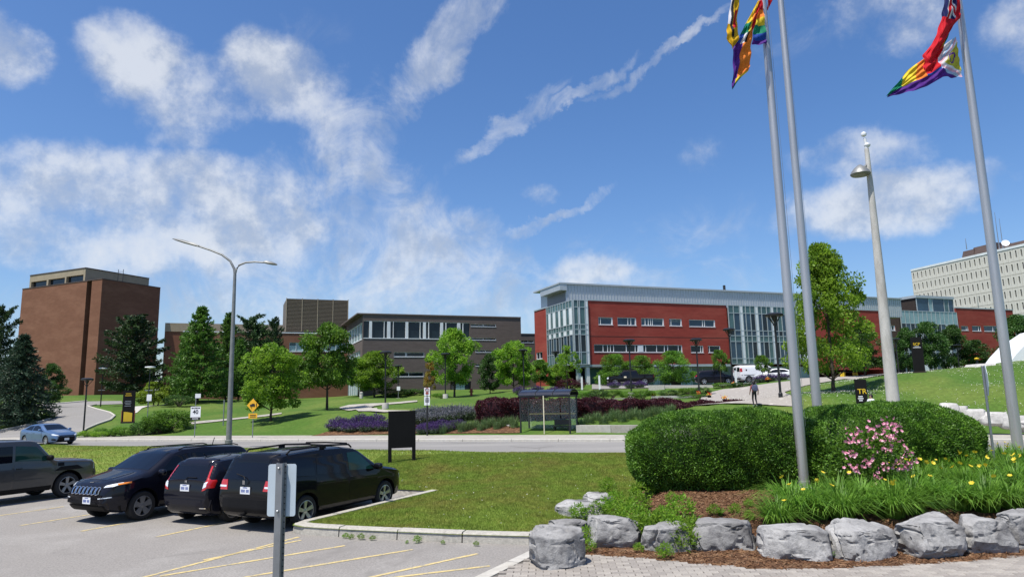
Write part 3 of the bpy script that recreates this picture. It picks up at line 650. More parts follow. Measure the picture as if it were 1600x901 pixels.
def flower_mesh(m, n=6, r_=.05, cup=.5):
    mb = MB()
    for i in range(n):
        a = 2*math.pi*i/n; c, s = math.cos(a), math.sin(a); w_ = r_*.42
        mb.add([(0, 0, 0), (c*r_*.6-s*w_, s*r_*.6+c*w_, r_*cup*.7), (c*r_, s*r_, r_*cup), (c*r_*.6+s*w_, s*r_*.6-c*w_, r_*cup*.7)], [(0, 1, 2, 3)], m)
    return mb.mesh('flower')
LF = flower_mesh('yellow_petal', 6, .036); RF = flower_mesh('pink_petal', 5, .037, .35)
nl = 0
LIL = [(1215, 806, 0), (1245, 812, 0), (1280, 818, 0), (1318, 812, 0), (1355, 814, 0), (1395, 810, 0), (1425, 802, 0), (1232, 790, 0), (1270, 792, 0), (1310, 790, 1), (1350, 788, 0), (1390, 785, 1), (1430, 785, 0), (1465, 790, 0), (1500, 795, 0), (1540, 790, 0), (1580, 792, 0), (1440, 768, 2), (1475, 765, 1),
       (1510, 770, 2), (1550, 768, 2), (1590, 765, 2), (1410, 765, 2), (1380, 762, 1), (1470, 748, 2), (1505, 748, 2), (1540, 746, 3), (1580, 746, 3), (1530, 730, 3), (1570, 728, 3), (1600, 730, 3), (1500, 735, 2), (1555, 718, 2), (1590, 715, 1), (1445, 750, 2), (1335, 770, 1), (1620, 775, 1), (1615, 750, 2)]
for px, py, nf in LIL:
    q = atz(px, py, .3)
    for _ in range(5): q = atz(px, py, bz(q.x, q.y))
    if q.y > 21: continue
    z = bz(q.x, q.y); s = random.uniform(1.08, 1.32)
    t = thing('daylily_clump', 'arching green daylily clump in the bed behind the boulders' if nf == 0 else 'daylily clump with yellow flowers in the bed behind the boulders', 'daylily', (q.x, q.y, z-.01), random.uniform(0, 6), 'daylily clumps in flower' if nf else 'daylily clumps without flowers', (s, s, s))
    link('leaves', LILY[nl % 3], t); nl += 1
    for j in range(nf+1 if nf > 1 else 1):
        a, r_ = random.uniform(0, 6.28), random.uniform(.05, .3); h = random.uniform(.40, .52)
        MB().tube([(0, 0, .1), (r_*.6*math.cos(a), r_*.6*math.sin(a), h*.7), (r_*math.cos(a), r_*math.sin(a), h)], [.006, .005, .004], 'lily_blade', 4).build('flower_stem', t)
        link('flower', LF, t, (r_*math.cos(a), r_*math.sin(a), h), (random.uniform(-.9, .9), random.uniform(-.9, .9), random.uniform(0, 6)), (s*random.uniform(.8, 1.15),)*3)
# rose bush
rp = at(1350, 700, 14.9); rp.z = bz(rp.x, rp.y)-.04
rose = thing('rose_bush', 'rose bush covered in pink flowers between the flagpole and the daylilies', 'rose bush', rp, 0, None, (1.13, 1.13, 1.12))
V = []; P, Nn = superell(5600, .82, .5, .72, 2.1, -.95, .12, 3, 4.0); P = P*rng.uniform(.55, 1.04, (len(P), 1)); P[:, 2] += .70; P[:, 0] += (P[:, 2]-.7)*.14
Vq, Q = leaf_quads(P, Nn+rng.normal(size=P.shape)*.7, rng.uniform(.04, .075, len(P)), rng.uniform(.025, .045, len(P))); Vq[:, 2] = np.maximum(Vq[:, 2], 0)
link('foliage', arr_mesh('foliage', Vq, Q, 'leaf_maple'), rose)
mb = MB()
for i in range(14):
    a = i*.45; mb.tube([(0, 0, 0), (.3*math.cos(a), .2*math.sin(a), .5), (.65*math.cos(a), .4*math.sin(a), .95+.3*math.sin(i*2.1))], [.014, .01, .005], 'leaf_dark', 4)
mb.build('canes', rose)
centers = [(-.42, .95), (-.5, .72), (-.3, 1.12), (-.12, .88), (.0, 1.15), (.16, .80), (.3, 1.22), (.42, .98), (.36, .56), (.52, .44), (.62, .74), (.1, .48), (-.22, .55), (-.42, .40), (.56, 1.2), (.2, 1.0), (.7, .5), (-.05, .3)]
for i in range(285):
    cx, cz = centers[i % len(centers)]; x, z = cx+random.gauss(0, .075), cz+.10+random.gauss(0, .055)
    y = -.50*math.sqrt(max(.05, 1-min(.98, (x/.9)**2+((z-.7)/.85)**2)))-random.uniform(-.03, .06)
    link('flower', RF, rose, (x, y, z), (random.uniform(.5, 1.6), random.uniform(-.5, .5), random.uniform(0, 6)), (random.uniform(.7, 1.15),)*3)
# weeds over the bed and gutter
WEED = shrub_mesh('leaves', 520, 'leaf_bright', .16, .05, seed=9); WEED2 = blades(45, .3, .02, 1.1, 'lily_blade', .9, base=.05)
def weed(px, py, s, kind, lab='low green weed growing in the bare mulch', grp='weeds in the mulch'):
    q = atz(px, py, .1)
    for _ in range(5): q = atz(px, py, bz(q.x, q.y))
    s *= 1.35; t = thing('weed', lab, 'weed', (q.x, q.y, bz(q.x, q.y)), random.uniform(0, 6), grp, (s, s, s*.8)); link('leaves', (WEED, WEED2)[kind], t)
for px, py, s, k in [(955, 815, .34, 0), (985, 822, .42, 0), (1000, 832, .40, 0), (1030, 822, .45, 0), (1055, 815, .42, 0), (1078, 815, .38, 0), (960, 800, .4, 0), (1000, 800, .36, 0), (1005, 785, .45, 0), (970, 785, .3, 1), (1082, 805, .9, 1), (1065, 800, .4, 0), (1020, 835, .34, 0), (1040, 808, .4, 0), (990, 812, .36, 0), (1125, 800, .6, 1), (1115, 800, .2, 0), (1148, 795, .18, 0),
                     (1160, 812, .15, 0), (1170, 805, .16, 0), (1050, 785, .2, 0), (916, 850, .28, 0), (920, 862, .2, 0), (935, 808, .3, 0), (950, 770, .35, 0), (1040, 872, .22, 0), (1045, 868, .16, 1), (998, 862, .14, 0), (1295, 872, .5, 1), (1170, 790, .14, 0), (1012, 812, .4, 0), (1025, 812, .4, 0), (975, 830, .35, 0), (1048, 828, .35, 0), (1068, 822, .4, 0), (1010, 845, .3, 0), (1035, 800, .3, 0), (905, 812, .3, 0), (880, 815, .22, 1)]:
    weed(px, py, s, k)
for px, py, s in [(540, 840, .07), (549, 841, .06), (564, 842, .08), (582, 843, .06), (652, 847, .09), (692, 849, .05), (744, 852, .06), (636, 848, .04)]:
    p = atz(px, py+.5, .006); t = thing('gutter_weed', 'tiny weed sprouting at the foot of the kerb', 'weed', (p.x, p.y, .004), random.uniform(0, 6), 'weeds at the kerb', (s*2.2, s*1.6, s*1.5)); link('leaves', WEED, t)
# lawn grass and clover as geometry
def grass(name, poly, n, zf, m, h, lim, parent, wd=.010):
    P = on_poly(poly, n, lim); kp = np.array([(K0.x, K0.y)]+tip); d_ = np.full(len(P), 9.)
    for a_, b2 in zip(kp, kp[1:]):
        ab = b2-a_; t_ = np.clip(((P-a_)@ab)/(ab@ab), 0, 1); d_ = np.minimum(d_, np.linalg.norm(P-(a_+t_[:, None]*ab), axis=1))
    P = P[d_ > .262]; z = zf(P); N = len(P)
    a = rng.uniform(0, 6.283, N); hh = rng.uniform(.5, 1.2, N)*h; l = rng.normal(size=(N, 2))*.45*hh[:, None]
    b = np.column_stack([P, z-.005]); d = np.column_stack([np.cos(a), np.sin(a), 0*a])*wd*.5
    V = np.stack([b-d, b+d, b+np.column_stack([l, hh])], 1).reshape(-1, 3)
    return stuff(link(name, arr_mesh(name, V, np.arange(3*N).reshape(-1, 3), m), parent))
grass('grass', LAWN, 640000, lawn_fast, 'grass_blade', .05, ((-5, 12.5), (8, 26)), lawn, .013)
grass('grass', LAWN, 200000, lawn_fast, 'grass_blade', .065, ((-26, 18), (9, 44)), lawn, .024)
P = on_poly(LAWN, 9000, ((-20, 12.5), (6, 32))); f = mn_f = np.sin(P[:, 0]*1.1+2)*np.cos(P[:, 1]*.8)+rng.normal(size=len(P))*.7; P = P[f > .75]; P = P[edist(P, LAWN) > .08]
P = P[::2]; N = len(P); V, Q = leaf_quads(np.column_stack([P, lawn_z(P)+.055]), rng.normal(size=(N, 3))*np.array([1, 1, .3]), .024, .022, np.array([0, 0, 1.]))
stuff(link('clover_flowers', arr_mesh('clover_flowers', V, Q, 'clover'), lawn))
# clover on the right-hand hill
P = rng.uniform((17, 36), (48, 58), (42000, 2)); k = (P[:, 1] > 46.5-.345*P[:, 0]+.8); P = P[k]; f = np.sin(P[:, 0]*.5)*np.cos(P[:, 1]*.45+1)+rng.normal(size=len(P))*.6; P = P[f > .35]
N = len(P); V, Q = leaf_quads(np.column_stack([P, HA(P[:, 0], P[:, 1])+.07]), rng.normal(size=(N, 3))*np.array([1, 1, .3]), .05, .045, np.array([0, 0, 1.]))
stuff(link('clover_flowers', arr_mesh('clover_flowers', V, Q, 'clover')))

# ------------------------------------------------------------------ buildings
E1 = (.927, .375); E2 = (-.375, .927); N1 = (.375, -.927); NL = (-.927, -.375); NR = (.927, .375)
def uz(px, py, O, e):
    """where a sight line meets a vertical plane: distance along it, height"""
    d = ray(px, py); m = (e[1], -e[0]); t = (O[0]*m[0]+O[1]*m[1])/(d.x*m[0]+d.y*m[1]); p = d*t
    return (p.x-O[0])*e[0]+(p.y-O[1])*e[1], p.z+EYE
def rect(x0, x1, y0, y1, O, e):
    a = uz(x0, (y0+y1)/2, O, e)[0]; b = uz(x1, (y0+y1)/2, O, e)[0]; c = uz((x0+x1)/2, y0, O, e)[1]; d = uz((x0+x1)/2, y1, O, e)[1]; return (a, b, d, c)
def facade(parent, O, e, n, u0, u1, z0, z1, holes, m, rec=.25, name='wall'):
    us = sorted({u0, u1, *[h[0] for h in holes], *[h[1] for h in holes]}); zs = sorted({z0, z1, *[h[2] for h in holes], *[h[3] for h in holes]})
    us = [u for u in us if u0 <= u <= u1]; zs = [z for z in zs if z0 <= z <= z1]; mb = MB()
    def P(u, z, d): return (O[0]+e[0]*u+n[0]*d, O[1]+e[1]*u+n[1]*d, z)
    def q(*p): mb.add(p, [(0, 1, 2, 3)], m)
    for a, b in zip(us, us[1:]):
        for c, d in zip(zs, zs[1:]):
            um, zm = (a+b)/2, (c+d)/2
            if any(h[0] < um < h[1] and h[2] < zm < h[3] for h in holes): continue
            q(P(a, c, 0), P(b, c, 0), P(b, d, 0), P(a, d, 0))
    for a, b, c, d in holes:
        q(P(a, c, 0), P(b, c, 0), P(b, c, -rec), P(a, c, -rec)); q(P(a, d, 0), P(b, d, 0), P(b, d, -rec), P(a, d, -rec))
        q(P(a, c, 0), P(a, d, 0), P(a, d, -rec), P(a, c, -rec)); q(P(b, c, 0), P(b, d, 0), P(b, d, -rec), P(b, c, -rec))
    return mb.build(name, parent)
def window(parent, O, e, n, h, cols=(), rec=.2, fr=.065, glass='glass', frame='white_panel', side=0, blind=0, sill=True):
    """frame object with panes as its children; cols: dividing fractions"""
    a, b, c, d = h; mb = MB()
    mb.obox(O, e, n, a, b, c, c+fr, -rec-.02, -rec+.1, frame); mb.obox(O, e, n, a, b, d-fr, d, -rec-.02, -rec+.1, frame)
    mb.obox(O, e, n, a, a+fr, c+fr, d-fr, -rec-.02, -rec+.1, frame); mb.obox(O, e, n, b-fr-side, b, c+fr, d-fr, -rec-.02, -rec+.1, frame)
    cs = [0, *cols, 1]; U = [a+(b-a)*t for t in cs]
    for u in U[1:-1]: mb.obox(O, e, n, u-fr*.5, u+fr*.5, c+fr, d-fr, -rec-.02, -rec+.1, frame)
    if sill: mb.obox(O, e, n, a-.03, b+.03, c-.07, c-.004, -rec, .05, frame)
    w_ = mb.build('window', parent)
    for i, (p, q) in enumerate(zip(U, U[1:])):
        MB().obox(O, e, n, p+fr*.5, q-fr*.5, c+fr*.5, d-fr*.5, -rec-.05, -rec+.0, glass).build('pane', w_)
        if blind and (i+int(a)) % 2 == 0: MB().obox(O, e, n, p+fr*.6, q-fr*.6, d-(d-c)*random.uniform(.3, .6), d-fr*.6, -rec-.0, -rec+.012, 'blind').build('blind', w_)
    return w_
def shell(parent, O, e, n, u0, u1, z0, z1, depth, m, roof='brown_roof', sides='lrb', name='wall'):
    """the other walls and the roof of a block that stands behind a facade plane"""
    t = .02; mb = MB()
    def P(u, z, d): return (O[0]+e[0]*u-n[0]*d, O[1]+e[1]*u-n[1]*d, z)
    if 'l' in sides: mb.add([P(u0, z0, 0), P(u0, z1, 0), P(u0, z1, depth), P(u0, z0, depth)], [(0, 1, 2, 3)], m)
    if 'r' in sides: mb.add([P(u1, z0, 0), P(u1, z1, 0), P(u1, z1, depth), P(u1, z0, depth)], [(0, 1, 2, 3)], m)
    if 'b' in sides: mb.add([P(u0, z0, depth), P(u0, z1, depth), P(u1, z1, depth), P(u1, z0, depth)], [(0, 1, 2, 3)], m)
    mb.build(name, parent)
    r_ = MB(); r_.add([P(u0, z1-t, 0), P(u1, z1-t, 0), P(u1, z1-t, depth), P(u0, z1-t, depth)], [(0, 1, 2, 3)], roof); r_.build('roof', parent)
def coping(parent, O, e, n, u0, u1, z, m, h=.25, d0=-.4, d1=.08, name='coping'): return MB().obox(O, e, n, u0, u1, z, z+h, d0, d1, m).build(name, parent)
G0 = 1.0
# 1 brown brick tower
b = thing('brick_tower', 'tall windowless brown brick tower at the left with beige band below the roof', 'building', (-70.4, 115.5, 0)); b.location = (0, 0, 0)
O = (-70.38, 115.51); nl_ = (-.398, -.917); el_ = (-.917, .398); nr_ = (.917, -.398); er_ = (.398, .917)
us0, us1 = uz(139.3, 500, O, el_)[0], uz(131.5, 500, O, el_)[0]
facade(b, O, el_, nl_, 0, us0, G0, 24, [], 'brick_brown'); facade(b, O, el_, nl_, us1, 21.7, G0, 24, [], 'brick_brown')
MB().obox(O, el_, nl_, us0, us1, G0, 23.9, -1.6, -1.2, 'slot_dark').build('recess', b)
mb = MB(); mb.obox(O, el_, nl_, us0-.02, us0, G0, 24, -1.5, -.01, 'brick_brown'); mb.obox(O, el_, nl_, us1, us1+.02, G0, 24, -1.5, -.01, 'brick_brown'); mb.build('recess_side', b)
facade(b, O, er_, nr_, 0, 11.5, G0, 24, [], 'brick_brown'); shell(b, O, el_, nl_, 0, 21.7, G0, 24, 11.5, 'brick_brown', sides='rb')
for e_, n_, L in ((el_, nl_, 21.7), (er_, nr_, 11.5)): coping(b, O, e_, n_, 0, L, 24.003, 'brown_roof', .14, -.4, .06)
zt = 26.6; Ou = atz(134, 419, zt); Ou = (Ou.x, Ou.y)
wl = uz(47, 432, Ou, el_)[0]; wr = uz(233, 437, Ou, er_)[0]
hl = [rect(x0, x1, y0, y1, Ou, el_) for x0, x1, y0, y1 in ((103.5, 130, 430.5, 441), (75.5, 101, 435, 445), (48.5, 72.5, 439, 449))]
facade(b, Ou, el_, nl_, 0, wl, 23.5, zt, [(min(h[0], h[1]), max(h[0], h[1]), 24.05, h[3]) for h in hl], 'beige_panel', .5, 'upper_wall')
for h in hl: MB().obox(Ou, el_, nl_, min(h[0], h[1]), max(h[0], h[1]), 24.05, h[3], -.6, -.45, 'glass').build('pane', b)
facade(b, Ou, er_, nr_, 0, wr, 23.5, zt, [], 'beige_panel', name='upper_wall'); shell(b, Ou, el_, nl_, 0, wl, 23.5, zt, wr, 'beige_panel', sides='rb', name='upper_wall')
for e_, n_, L in ((el_, nl_, wl), (er_, nr_, wr)): coping(b, Ou, e_, n_, 0, L, zt+.003, 'brown_roof', .16, -.4, .08)
mb = MB(); p = at(188, 437, 121)
for dx in (-.45, .45): mb.tube([p+Vector((dx, 0, -3)), p+Vector((dx, 0, 1.9))], .05, 'black_metal', 5)
for k in range(9): mb.tube([p+Vector((-.45, 0, -2.5+k*.5)), p+Vector((.45, 0, -2.5+k*.5))], .03, 'black_metal', 4)
mb.build('roof_ladder', b)
# entrance wall and steps at the foot of the tower
gp = place(160, 108); mb = MB()
t = thing('entrance_wall', 'low dark concrete wall at the foot of the brown brick tower', 'wall', (0, 0, 0))
A, B = at(137, 619, 108), at(192, 620, 112); d = (B-A); MB().prism([A+Vector((0, 0, -2)), B+Vector((0, 0, -2)), B, A], (.2, .5, 0), 'grey_grille').build('wall', t)
# 2 low wing right of the tower
O = (-65.0, 127); zt = uz(300, 505, O, E1)[1]; L = uz(445, 505, O, E1)[0]
b = thing('low_wing', 'low brown wing with beige parapet between the brick tower and the trees', 'building')
facade(b, O, E1, N1, 0, L, G0, zt-1.6, [], 'brick_brown'); MB().obox(O, E1, N1, 0, L, zt-1.597, zt, -.3, .12, 'beige_panel').build('parapet', b); shell(b, O, E1, N1, 0, L, G0, zt-.01, 14, 'brick_brown')
# 3 louvred plant room on a brick building
O = (-47, 110.6); b = thing('louvre_topped_building', 'red-brown brick building with window band, carrying the big louvred plant room', 'building')
zt = uz(500, 521, O, E1)[1]; L = uz(560, 521, O, E1)[0]; wn_ = rect(452, 545, 535, 549, O, E1)
facade(b, O, E1, N1, -6, L, G0, zt, [wn_], 'brick_brown'); window(b, O, E1, N1, wn_, [i/9 for i in range(1, 9)], glass='glass_pale', blind=1)
shell(b, O, E1, N1, -6, L, G0, zt-.005, 22, 'brick_brown'); coping(b, O, E1, N1, -6, L, zt+.003, 'white_panel', .15)
O = (-38.63, 115.72); L = uz(544, 469, O, E1)[0]; z1 = 20.0; z0 = uz(496, 518, O, E1)[1]
b = thing('louvred_plant_room', 'boxy olive-brown rooftop plant room with horizontal louvres in four bays', 'plant room')
shell(b, O, E1, N1, 0, L, z0, z1, 9, 'louvre', 'louvre'); MB().obox(O, E1, N1, 0, L, z0, z1, -.3, -.12, 'slot_dark').build('backing', b)
for k in range(4):
    mb = MB(); u0, u1 = L*k/4+.05, L*(k+1)/4-.05
    for j in range(24):
        z = z0+(z1-z0)*(j+.1)/24; mb.obox(O, E1, N1, u0, u1, z, z+(z1-z0)/24*.62, -.11, .03, 'louvre')
    stuff(mb.build('louvre_slats', b))
for k in range(5): MB().obox(O, E1, N1, L*k/4-.06, L*k/4+.06, z0, z1+.1, -.12, .08, 'beige_panel').build('post', b)
MB().obox(O, E1, N1, -2, L+.5, z0-.8, z0-.3, -.4, .2, 'white_panel').build('ledge', b)
# 4 dark brown brick building
O = (-22.94, 103.95); zt = 15.5; L = 26.2
b = thing('dark_brick_building', 'dark brown brick building with a band of tall windows under its roof', 'building')
band = rect(567.6, 734, 502.5, 529.5, O, E1)
def zr(x0, x1, y0, y1): return rect(400+x0/4, 400+x1/4, 430+y0/4, 430+y1/4, O, E1)
slots = [zr(1342, 1500, 305, 320), zr(1342, 1500, 390, 404), zr(1372, 1500, 466, 480), zr(1372, 1500, 552, 566), zr(862, 1052, 480, 508), zr(862, 1048, 605, 632)]
door = zr(1215, 1345, 662, 715); band = (.12, band[1], band[2], band[3])
facade(b, O, E1, N1, 0, L, G0, zt, [band, door]+slots, 'brick_dark')
for i, h in enumerate(slots): window(b, O, E1, N1, h, (.5,) if i != 4 else (.38, .42), rec=.2, fr=.07, glass='glass')
mb = MB(); mb.obox(O, E1, N1, band[0], band[1], band[2], band[2]+.12, -.3, .06, 'white_panel'); mb.obox(O, E1, N1, band[0], band[1], band[3]-.06, band[3], -.3, -.05, 'white_panel')
fins = [(708, 725), (800, 803), (820, 840), (857, 860), (935, 952), (1025, 1028), (1045, 1062), (1078, 1082), (1152, 1170), (1185, 1190), (1258, 1278), (1292, 1296)]
fu = [(uz(400+a/4, 516, O, E1)[0], uz(400+c/4, 516, O, E1)[0]) for a, c in fins]
wb = mb.build('window', b)
for a, c in fu: MB().obox(O, E1, N1, a, max(c, a+.06), band[2]+.12, band[3]-.06, -.28, .0, 'white_panel').build('fin', b)
eds = [band[0]]+[q for f_ in fu for q in f_]+[band[1]]
for a, c in zip(eds[0::2], eds[1::2]): MB().obox(O, E1, N1, a, c, band[2]+.1, band[3]-.05, -.30, -.25, 'glass').build('pane', wb)
MB().obox(O, E1, N1, door[0], door[1], door[2], door[3], -.5, -.24, 'slot_dark').build('doorway', b)
for k in range(4):
    u = door[0]+.2+k*(door[1]-door[0]-.4)/4; MB().obox(O, E1, N1, u, u+(door[1]-door[0])/4-.15, door[2], door[3]-.3, -.235, -.18, 'glass_pale' if k in (1, 2) else 'glass').build('door', b)
hs = [(.3, 23, *uz(560, 530, O, E2)[1:], 14.0)]; zlo = uz(569, 529.5, O, E1)[1]
hs = [(.4, 23, zlo, zt-1.1), (2, 20, zlo-5.2, zlo-1.6), (2, 20, zlo-8.6, zlo-6.0)]
facade(b, O, E2, NL, 0, 24, G0, zt, hs, 'brick_dark'); shell(b, O, E1, N1, 0, L, G0, zt, 24, 'brick_dark', sides='rb')
for h in hs: window(b, O, E2, NL, h, [i/8 for i in range(1, 8)], fr=.16, glass='glass_pale')
MB().obox(O, E1, N1, -.9, L, zt+.003, zt+.2, -24, .1, 'brick_dark').build('roof_edge', b)
# 5 small block between the dark and the red building
O = (-1.5, 124); zt = uz(826, 522, O, E1)[1]; b = thing('link_block', 'small dark block seen between the dark brown and the red building', 'building')
L = uz(842, 522, O, E1)[0]; h = rect(812, 834, 531.5, 535, O, E1); facade(b, O, E1, N1, 0, L, G0, zt, [h], 'brick_dark'); window(b, O, E1, N1, h, (.6,)); shell(b, O, E1, N1, 0, L, G0, zt-.005, 10, 'brick_dark'); coping(b, O, E1, N1, 0, L, zt+.003, 'brown_roof', .12)
# 6 red building
b = thing('red_building', 'long red brick building with glass corner bays and pale metal penthouse', 'building')
O = (8.44, 94.37); zt = 15.7
zb_ = uz(935, 569, O, E1)[1]; ug = uz(918, 500, O, E1)[0]; uc = uz(1136.5, 500, O, E1)[0]; ue = uc+16.5; LEND = 58.5
def zr3(x0, x1, y0, y1): return rect(800+x0/4, 800+x1/4, 430+y0/4, 430+y1/4, O, E1)
top = [zr3(540, 630, 262, 308), zr3(660, 777, 264, 312), zr3(808, 950, 268, 314), zr3(983, 1062, 272, 316), zr3(1107, 1270, 278, 321)]
low = [zr3(513, 1065, 433, 480), zr3(1118, 1197, 438, 482), zr3(1226, 1303, 440, 482)]
facade(b, O, E1, N1, ug, uc, zb_, zt, top+low, 'brick_red')
for h, c, s in zip(top, ((.16,), (.56, .72), (.18, .32, .42, .5), (.16,), (.52, .6)), (.3,)*5): window(b, O, E1, N1, h, c, rec=.16, side=.12, glass='glass_blue', blind=1)
for h, c in zip(low, ((.10, .15, .18, .215, .355, .455, .485, .545, .575, .70, .79, .83, .955), (.8,), (.14,))): window(b, O, E1, N1, h, c, rec=.16, side=.05, glass='glass')
u1 = uc+ (low[0][1]-low[0][0]); MB().obox(O, E1, N1, low[0][0]+(low[0][1]-low[0][0])*.487, low[0][0]+(low[0][1]-low[0][0])*.543, low[0][2]+.09, low[0][3]-.09, -.16, -.03, 'white_panel').build('spandrel', b)
facade(b, O, E1, N1, ue, LEND, zb_-1, zt, [rect(1388, 1399, 508, 516, O, E1)], 'brick_red'); window(b, O, E1, N1, rect(1388, 1399, 508, 516, O, E1), (.5,), rec=.16, side=.2)
mb = MB()
for z in (zt-5.05, zt-9.35):
    mb.obox(O, E1, N1, ug+.02, uc-.02, z, z+.07, -.02, .012, 'slot_dark')
mb.build('shadow_joint', b)
coping(b, O, E1, N1, ug, uc, zt+.003, 'mullion', .18); coping(b, O, E1, N1, ue, LEND, zt+.003, 'mullion', .18)
# left end: brick beyond the glass
us = uz(855.5, 500, O, E2)[0]; uend = uz(835, 500, O, E2)[0]; hw = rect(847.5, 838, 550, 560.5, O, E2); hw = (min(hw[:2]), max(hw[:2]), hw[2], hw[3])
facade(b, O, E2, NL, us, uend, 2, zt, [hw], 'brick_red'); window(b, O, E2, NL, hw, (.5,), rec=.16); shell(b, O, E1, N1, 0, LEND, 2, zt-.3, uend, 'brick_red', 'grey_metal', sides='rb'); coping(b, O, E2, NL, us, uend, zt+.003, 'mullion', .18)
def curtain(parent, O, e, n, u0, u1, z0, z1, cols, rows, pick, off=.12):
    """mullion grid plus separate panes; cols/rows are fractions"""
    mb = MB(); U = [u0+(u1-u0)*c for c in cols]; Z = [z0+(z1-z0)*r_ for r_ in rows]; lo, hi = min(u0, u1), max(u0, u1)
    for u in U: mb.obox(O, e, n, u-.05, u+.05, z0, z1, off-.05, off+.09, 'mullion')
    for z in Z: mb.obox(O, e, n, lo, hi, z-.05, z+.05, off-.04, off+.06, 'mullion')
    fr = mb.build('curtain_wall', parent)
    for i in range(len(U)-1):
        for j in range(len(Z)-1):
            m = pick(i, j)
            a, c = min(U[i], U[i+1]), max(U[i], U[i+1])
            MB().obox(O, e, n, a+.05, c-.05, Z[j]+.05, Z[j+1]-.05, off-.1, off+(.04 if m == 'white_panel' else 0), m).build('pane', fr)
zg0 = uz(905, 569, O, E1)[1]
rows = [0, .19, .46, .54, .62, .89, 1.0]
def pk(i, j):
    if j in (0, 3): return 'glass_green'
    if j == 5: return 'glass_green'
    return ['glass_blue', 'glass_green', 'glass_blue', 'glass_pale', 'white_panel', 'glass'][(i*3+j*(1 if j > 3 else 2)) % 6]
curtain(b, O, E2, NL, 0, us, zg0, zt, [0, .12, .22, .34, .44, .52, .63, .74, .82, .92, 1], rows, pk)
curtain(b, O, E1, N1, 0, ug, zg0, zt, [0, .3, .42, .8, 1.], rows, lambda i, j: 'white_panel' if i == 3 else pk(i+1, j))
c2 = [0, .06, .13, .165, .2, .255, .31, .345, .39, .45, .5, .53, .58, .63, .68, .71, .77, .82, .86, .93, 1]
curtain(b, O, E1, N1, uc, ue, zg0, zt, c2, [0, .09, .38, .48, .57, .87, 1.0], lambda i, j: 'white_panel' if i in (2, 6, 10, 14, 18) else ('glass_green' if j in (0, 2) else ('glass_green' if j == 5 or (i*7+j*3) % 6 == 0 else ('glass_blue' if (i+j) % 3 else 'glass'))), .3)
mb = MB(); mb.obox(O, E1, N1, 0, uc, zb_-.35, zb_-.003, -.6, .02, 'mullion'); mb.build('soffit_beam', b)
curtain(b, (O[0]-N1[0]*1.2, O[1]-N1[1]*1.2), E1, N1, .8, ue, 2.0, zb_-.36, [i/22 for i in range(23)], [0, .2, .98], lambda i, j: 'glass' if j == 0 or i % 4 == 0 else ('glass_green' if i % 3 else 'glass_pale'))
MB().obox(O, E1, N1, .4, .9, 1.5, zb_-.36, -.6, -.1, 'mullion').build('column', b); MB().obox(O, E1, N1, ug-.4, ug+.1, 1.5, zb_-.36, -.6, -.1, 'white_panel').build('column', b)
# penthouse
Op = (7.86, 97.85); z1 = 18.5; Lp = uz(1407, 466, Op, E1)[0]; ls = uz(855, 452, Op, E2)[0]
pf = MB(); pf.obox(Op, E1, N1, 0, Lp, zt-.5, z1, -9, 0, 'metal_cladding'); pent = pf.build('penthouse', b)
mb = MB()
for k in range(int(Lp/.5)): mb.obox(Op, E1, N1, .3+k*.5, .36+k*.5, zt-.3, z1-.01, -.02, .06, 'mullion')
stuff(mb.build('cladding_seams', pent)); MB().obox(Op, E1, N1, -1.2, Lp+.1, z1+.003, z1+.22, -9.2, .25, 'metal_cladding').build('roof_edge', pent)
mb = MB(); mb.obox(Op, E2, NL, .4, ls, zt-.4, z1-1.0, .003, .06, 'grey_grille'); mb.build('grille', pent); MB().obox(Op, E2, NL, -.2, ls+.2, z1-.9, z1, .004, 1.1, 'metal_cladding').build('canopy', pent)
mb = MB(); p = at(1132, 455, 112); mb.tube([p+Vector((0, 0, -1.5)), p+Vector((0, 0, 1.0))], .22, 'black_metal', 8); p = at(1119, 456, 112); mb.tube([p+Vector((0, 0, -1.5)), p+Vector((0, 0, .3))], .1, 'black_metal', 6); mb.build('flue', pent)
# 7 glass link and right-hand red wing
O = (72.85, 128.0); zt = 17.0; b = thing('right_glass_wing', 'glass link and red wing of the building at the right, below the white tower', 'building')
L1 = uz(1482, 500, O, E1)[0]; L2 = uz(1494.5, 500, O, E1)[0]
curtain(b, O, E1, N1, 0, L2, 5, zt, [i/13 for i in range(14)], [0, .35, .80, 1], lambda i, j: 'glass_pale' if j == 2 else ('glass_blue' if i % 2 else ('white_panel' if i % 6 == 4 else 'glass')))
ub = uz(1435, 480, O, E1)[0]; zt2 = uz(1460, 466, O, E1)[1]; Ob = (O[0]-N1[0]*.8, O[1]-N1[1]*.8)
curtain(b, Ob, E1, N1, ub, L2, zt+.1, zt2, [0, .32, .42, .74, .86, 1], [0, 1], lambda i, j: ['glass_blue', 'glass_pale', 'glass_blue', 'glass_green', 'glass_blue'][i], .5)
MB().obox(Ob, E1, N1, ub-.2, L2+.2, zt2+.003, zt2+.5, -8, .7, 'metal_cladding').build('roof', b); MB().obox(Ob, E1, N1, ub, L2-.05, zt, zt2, -8, .3, 'slot_dark').build('backing', b)
MB().obox(O, E1, N1, -.2, L2, 4, zt-.05, -9, -.1, 'slot_dark').build('backing', b)
L3 = uz(1583, 491, O, E1)[0]; hs = [rect(1519, 1533, 509, 517, O, E1), rect(1537.5, 1566, 509, 517.5, O, E1), rect(1502, 1513, 509, 516, O, E1)]
facade(b, O, E1, N1, L2+.06, L3, 4, zt+.9, hs, 'brick_red'); [window(b, O, E1, N1, h, (.5,) if i == 1 else (.75,), rec=.16, glass='glass_blue') for i, h in enumerate(hs)]
shell(b, O, E1, N1, L2+.06, L3, 4, zt+.85, 12, 'brick_red', 'grey_metal'); coping(b, O, E1, N1, L2+.06, L3, zt+.903, 'mullion', .2)
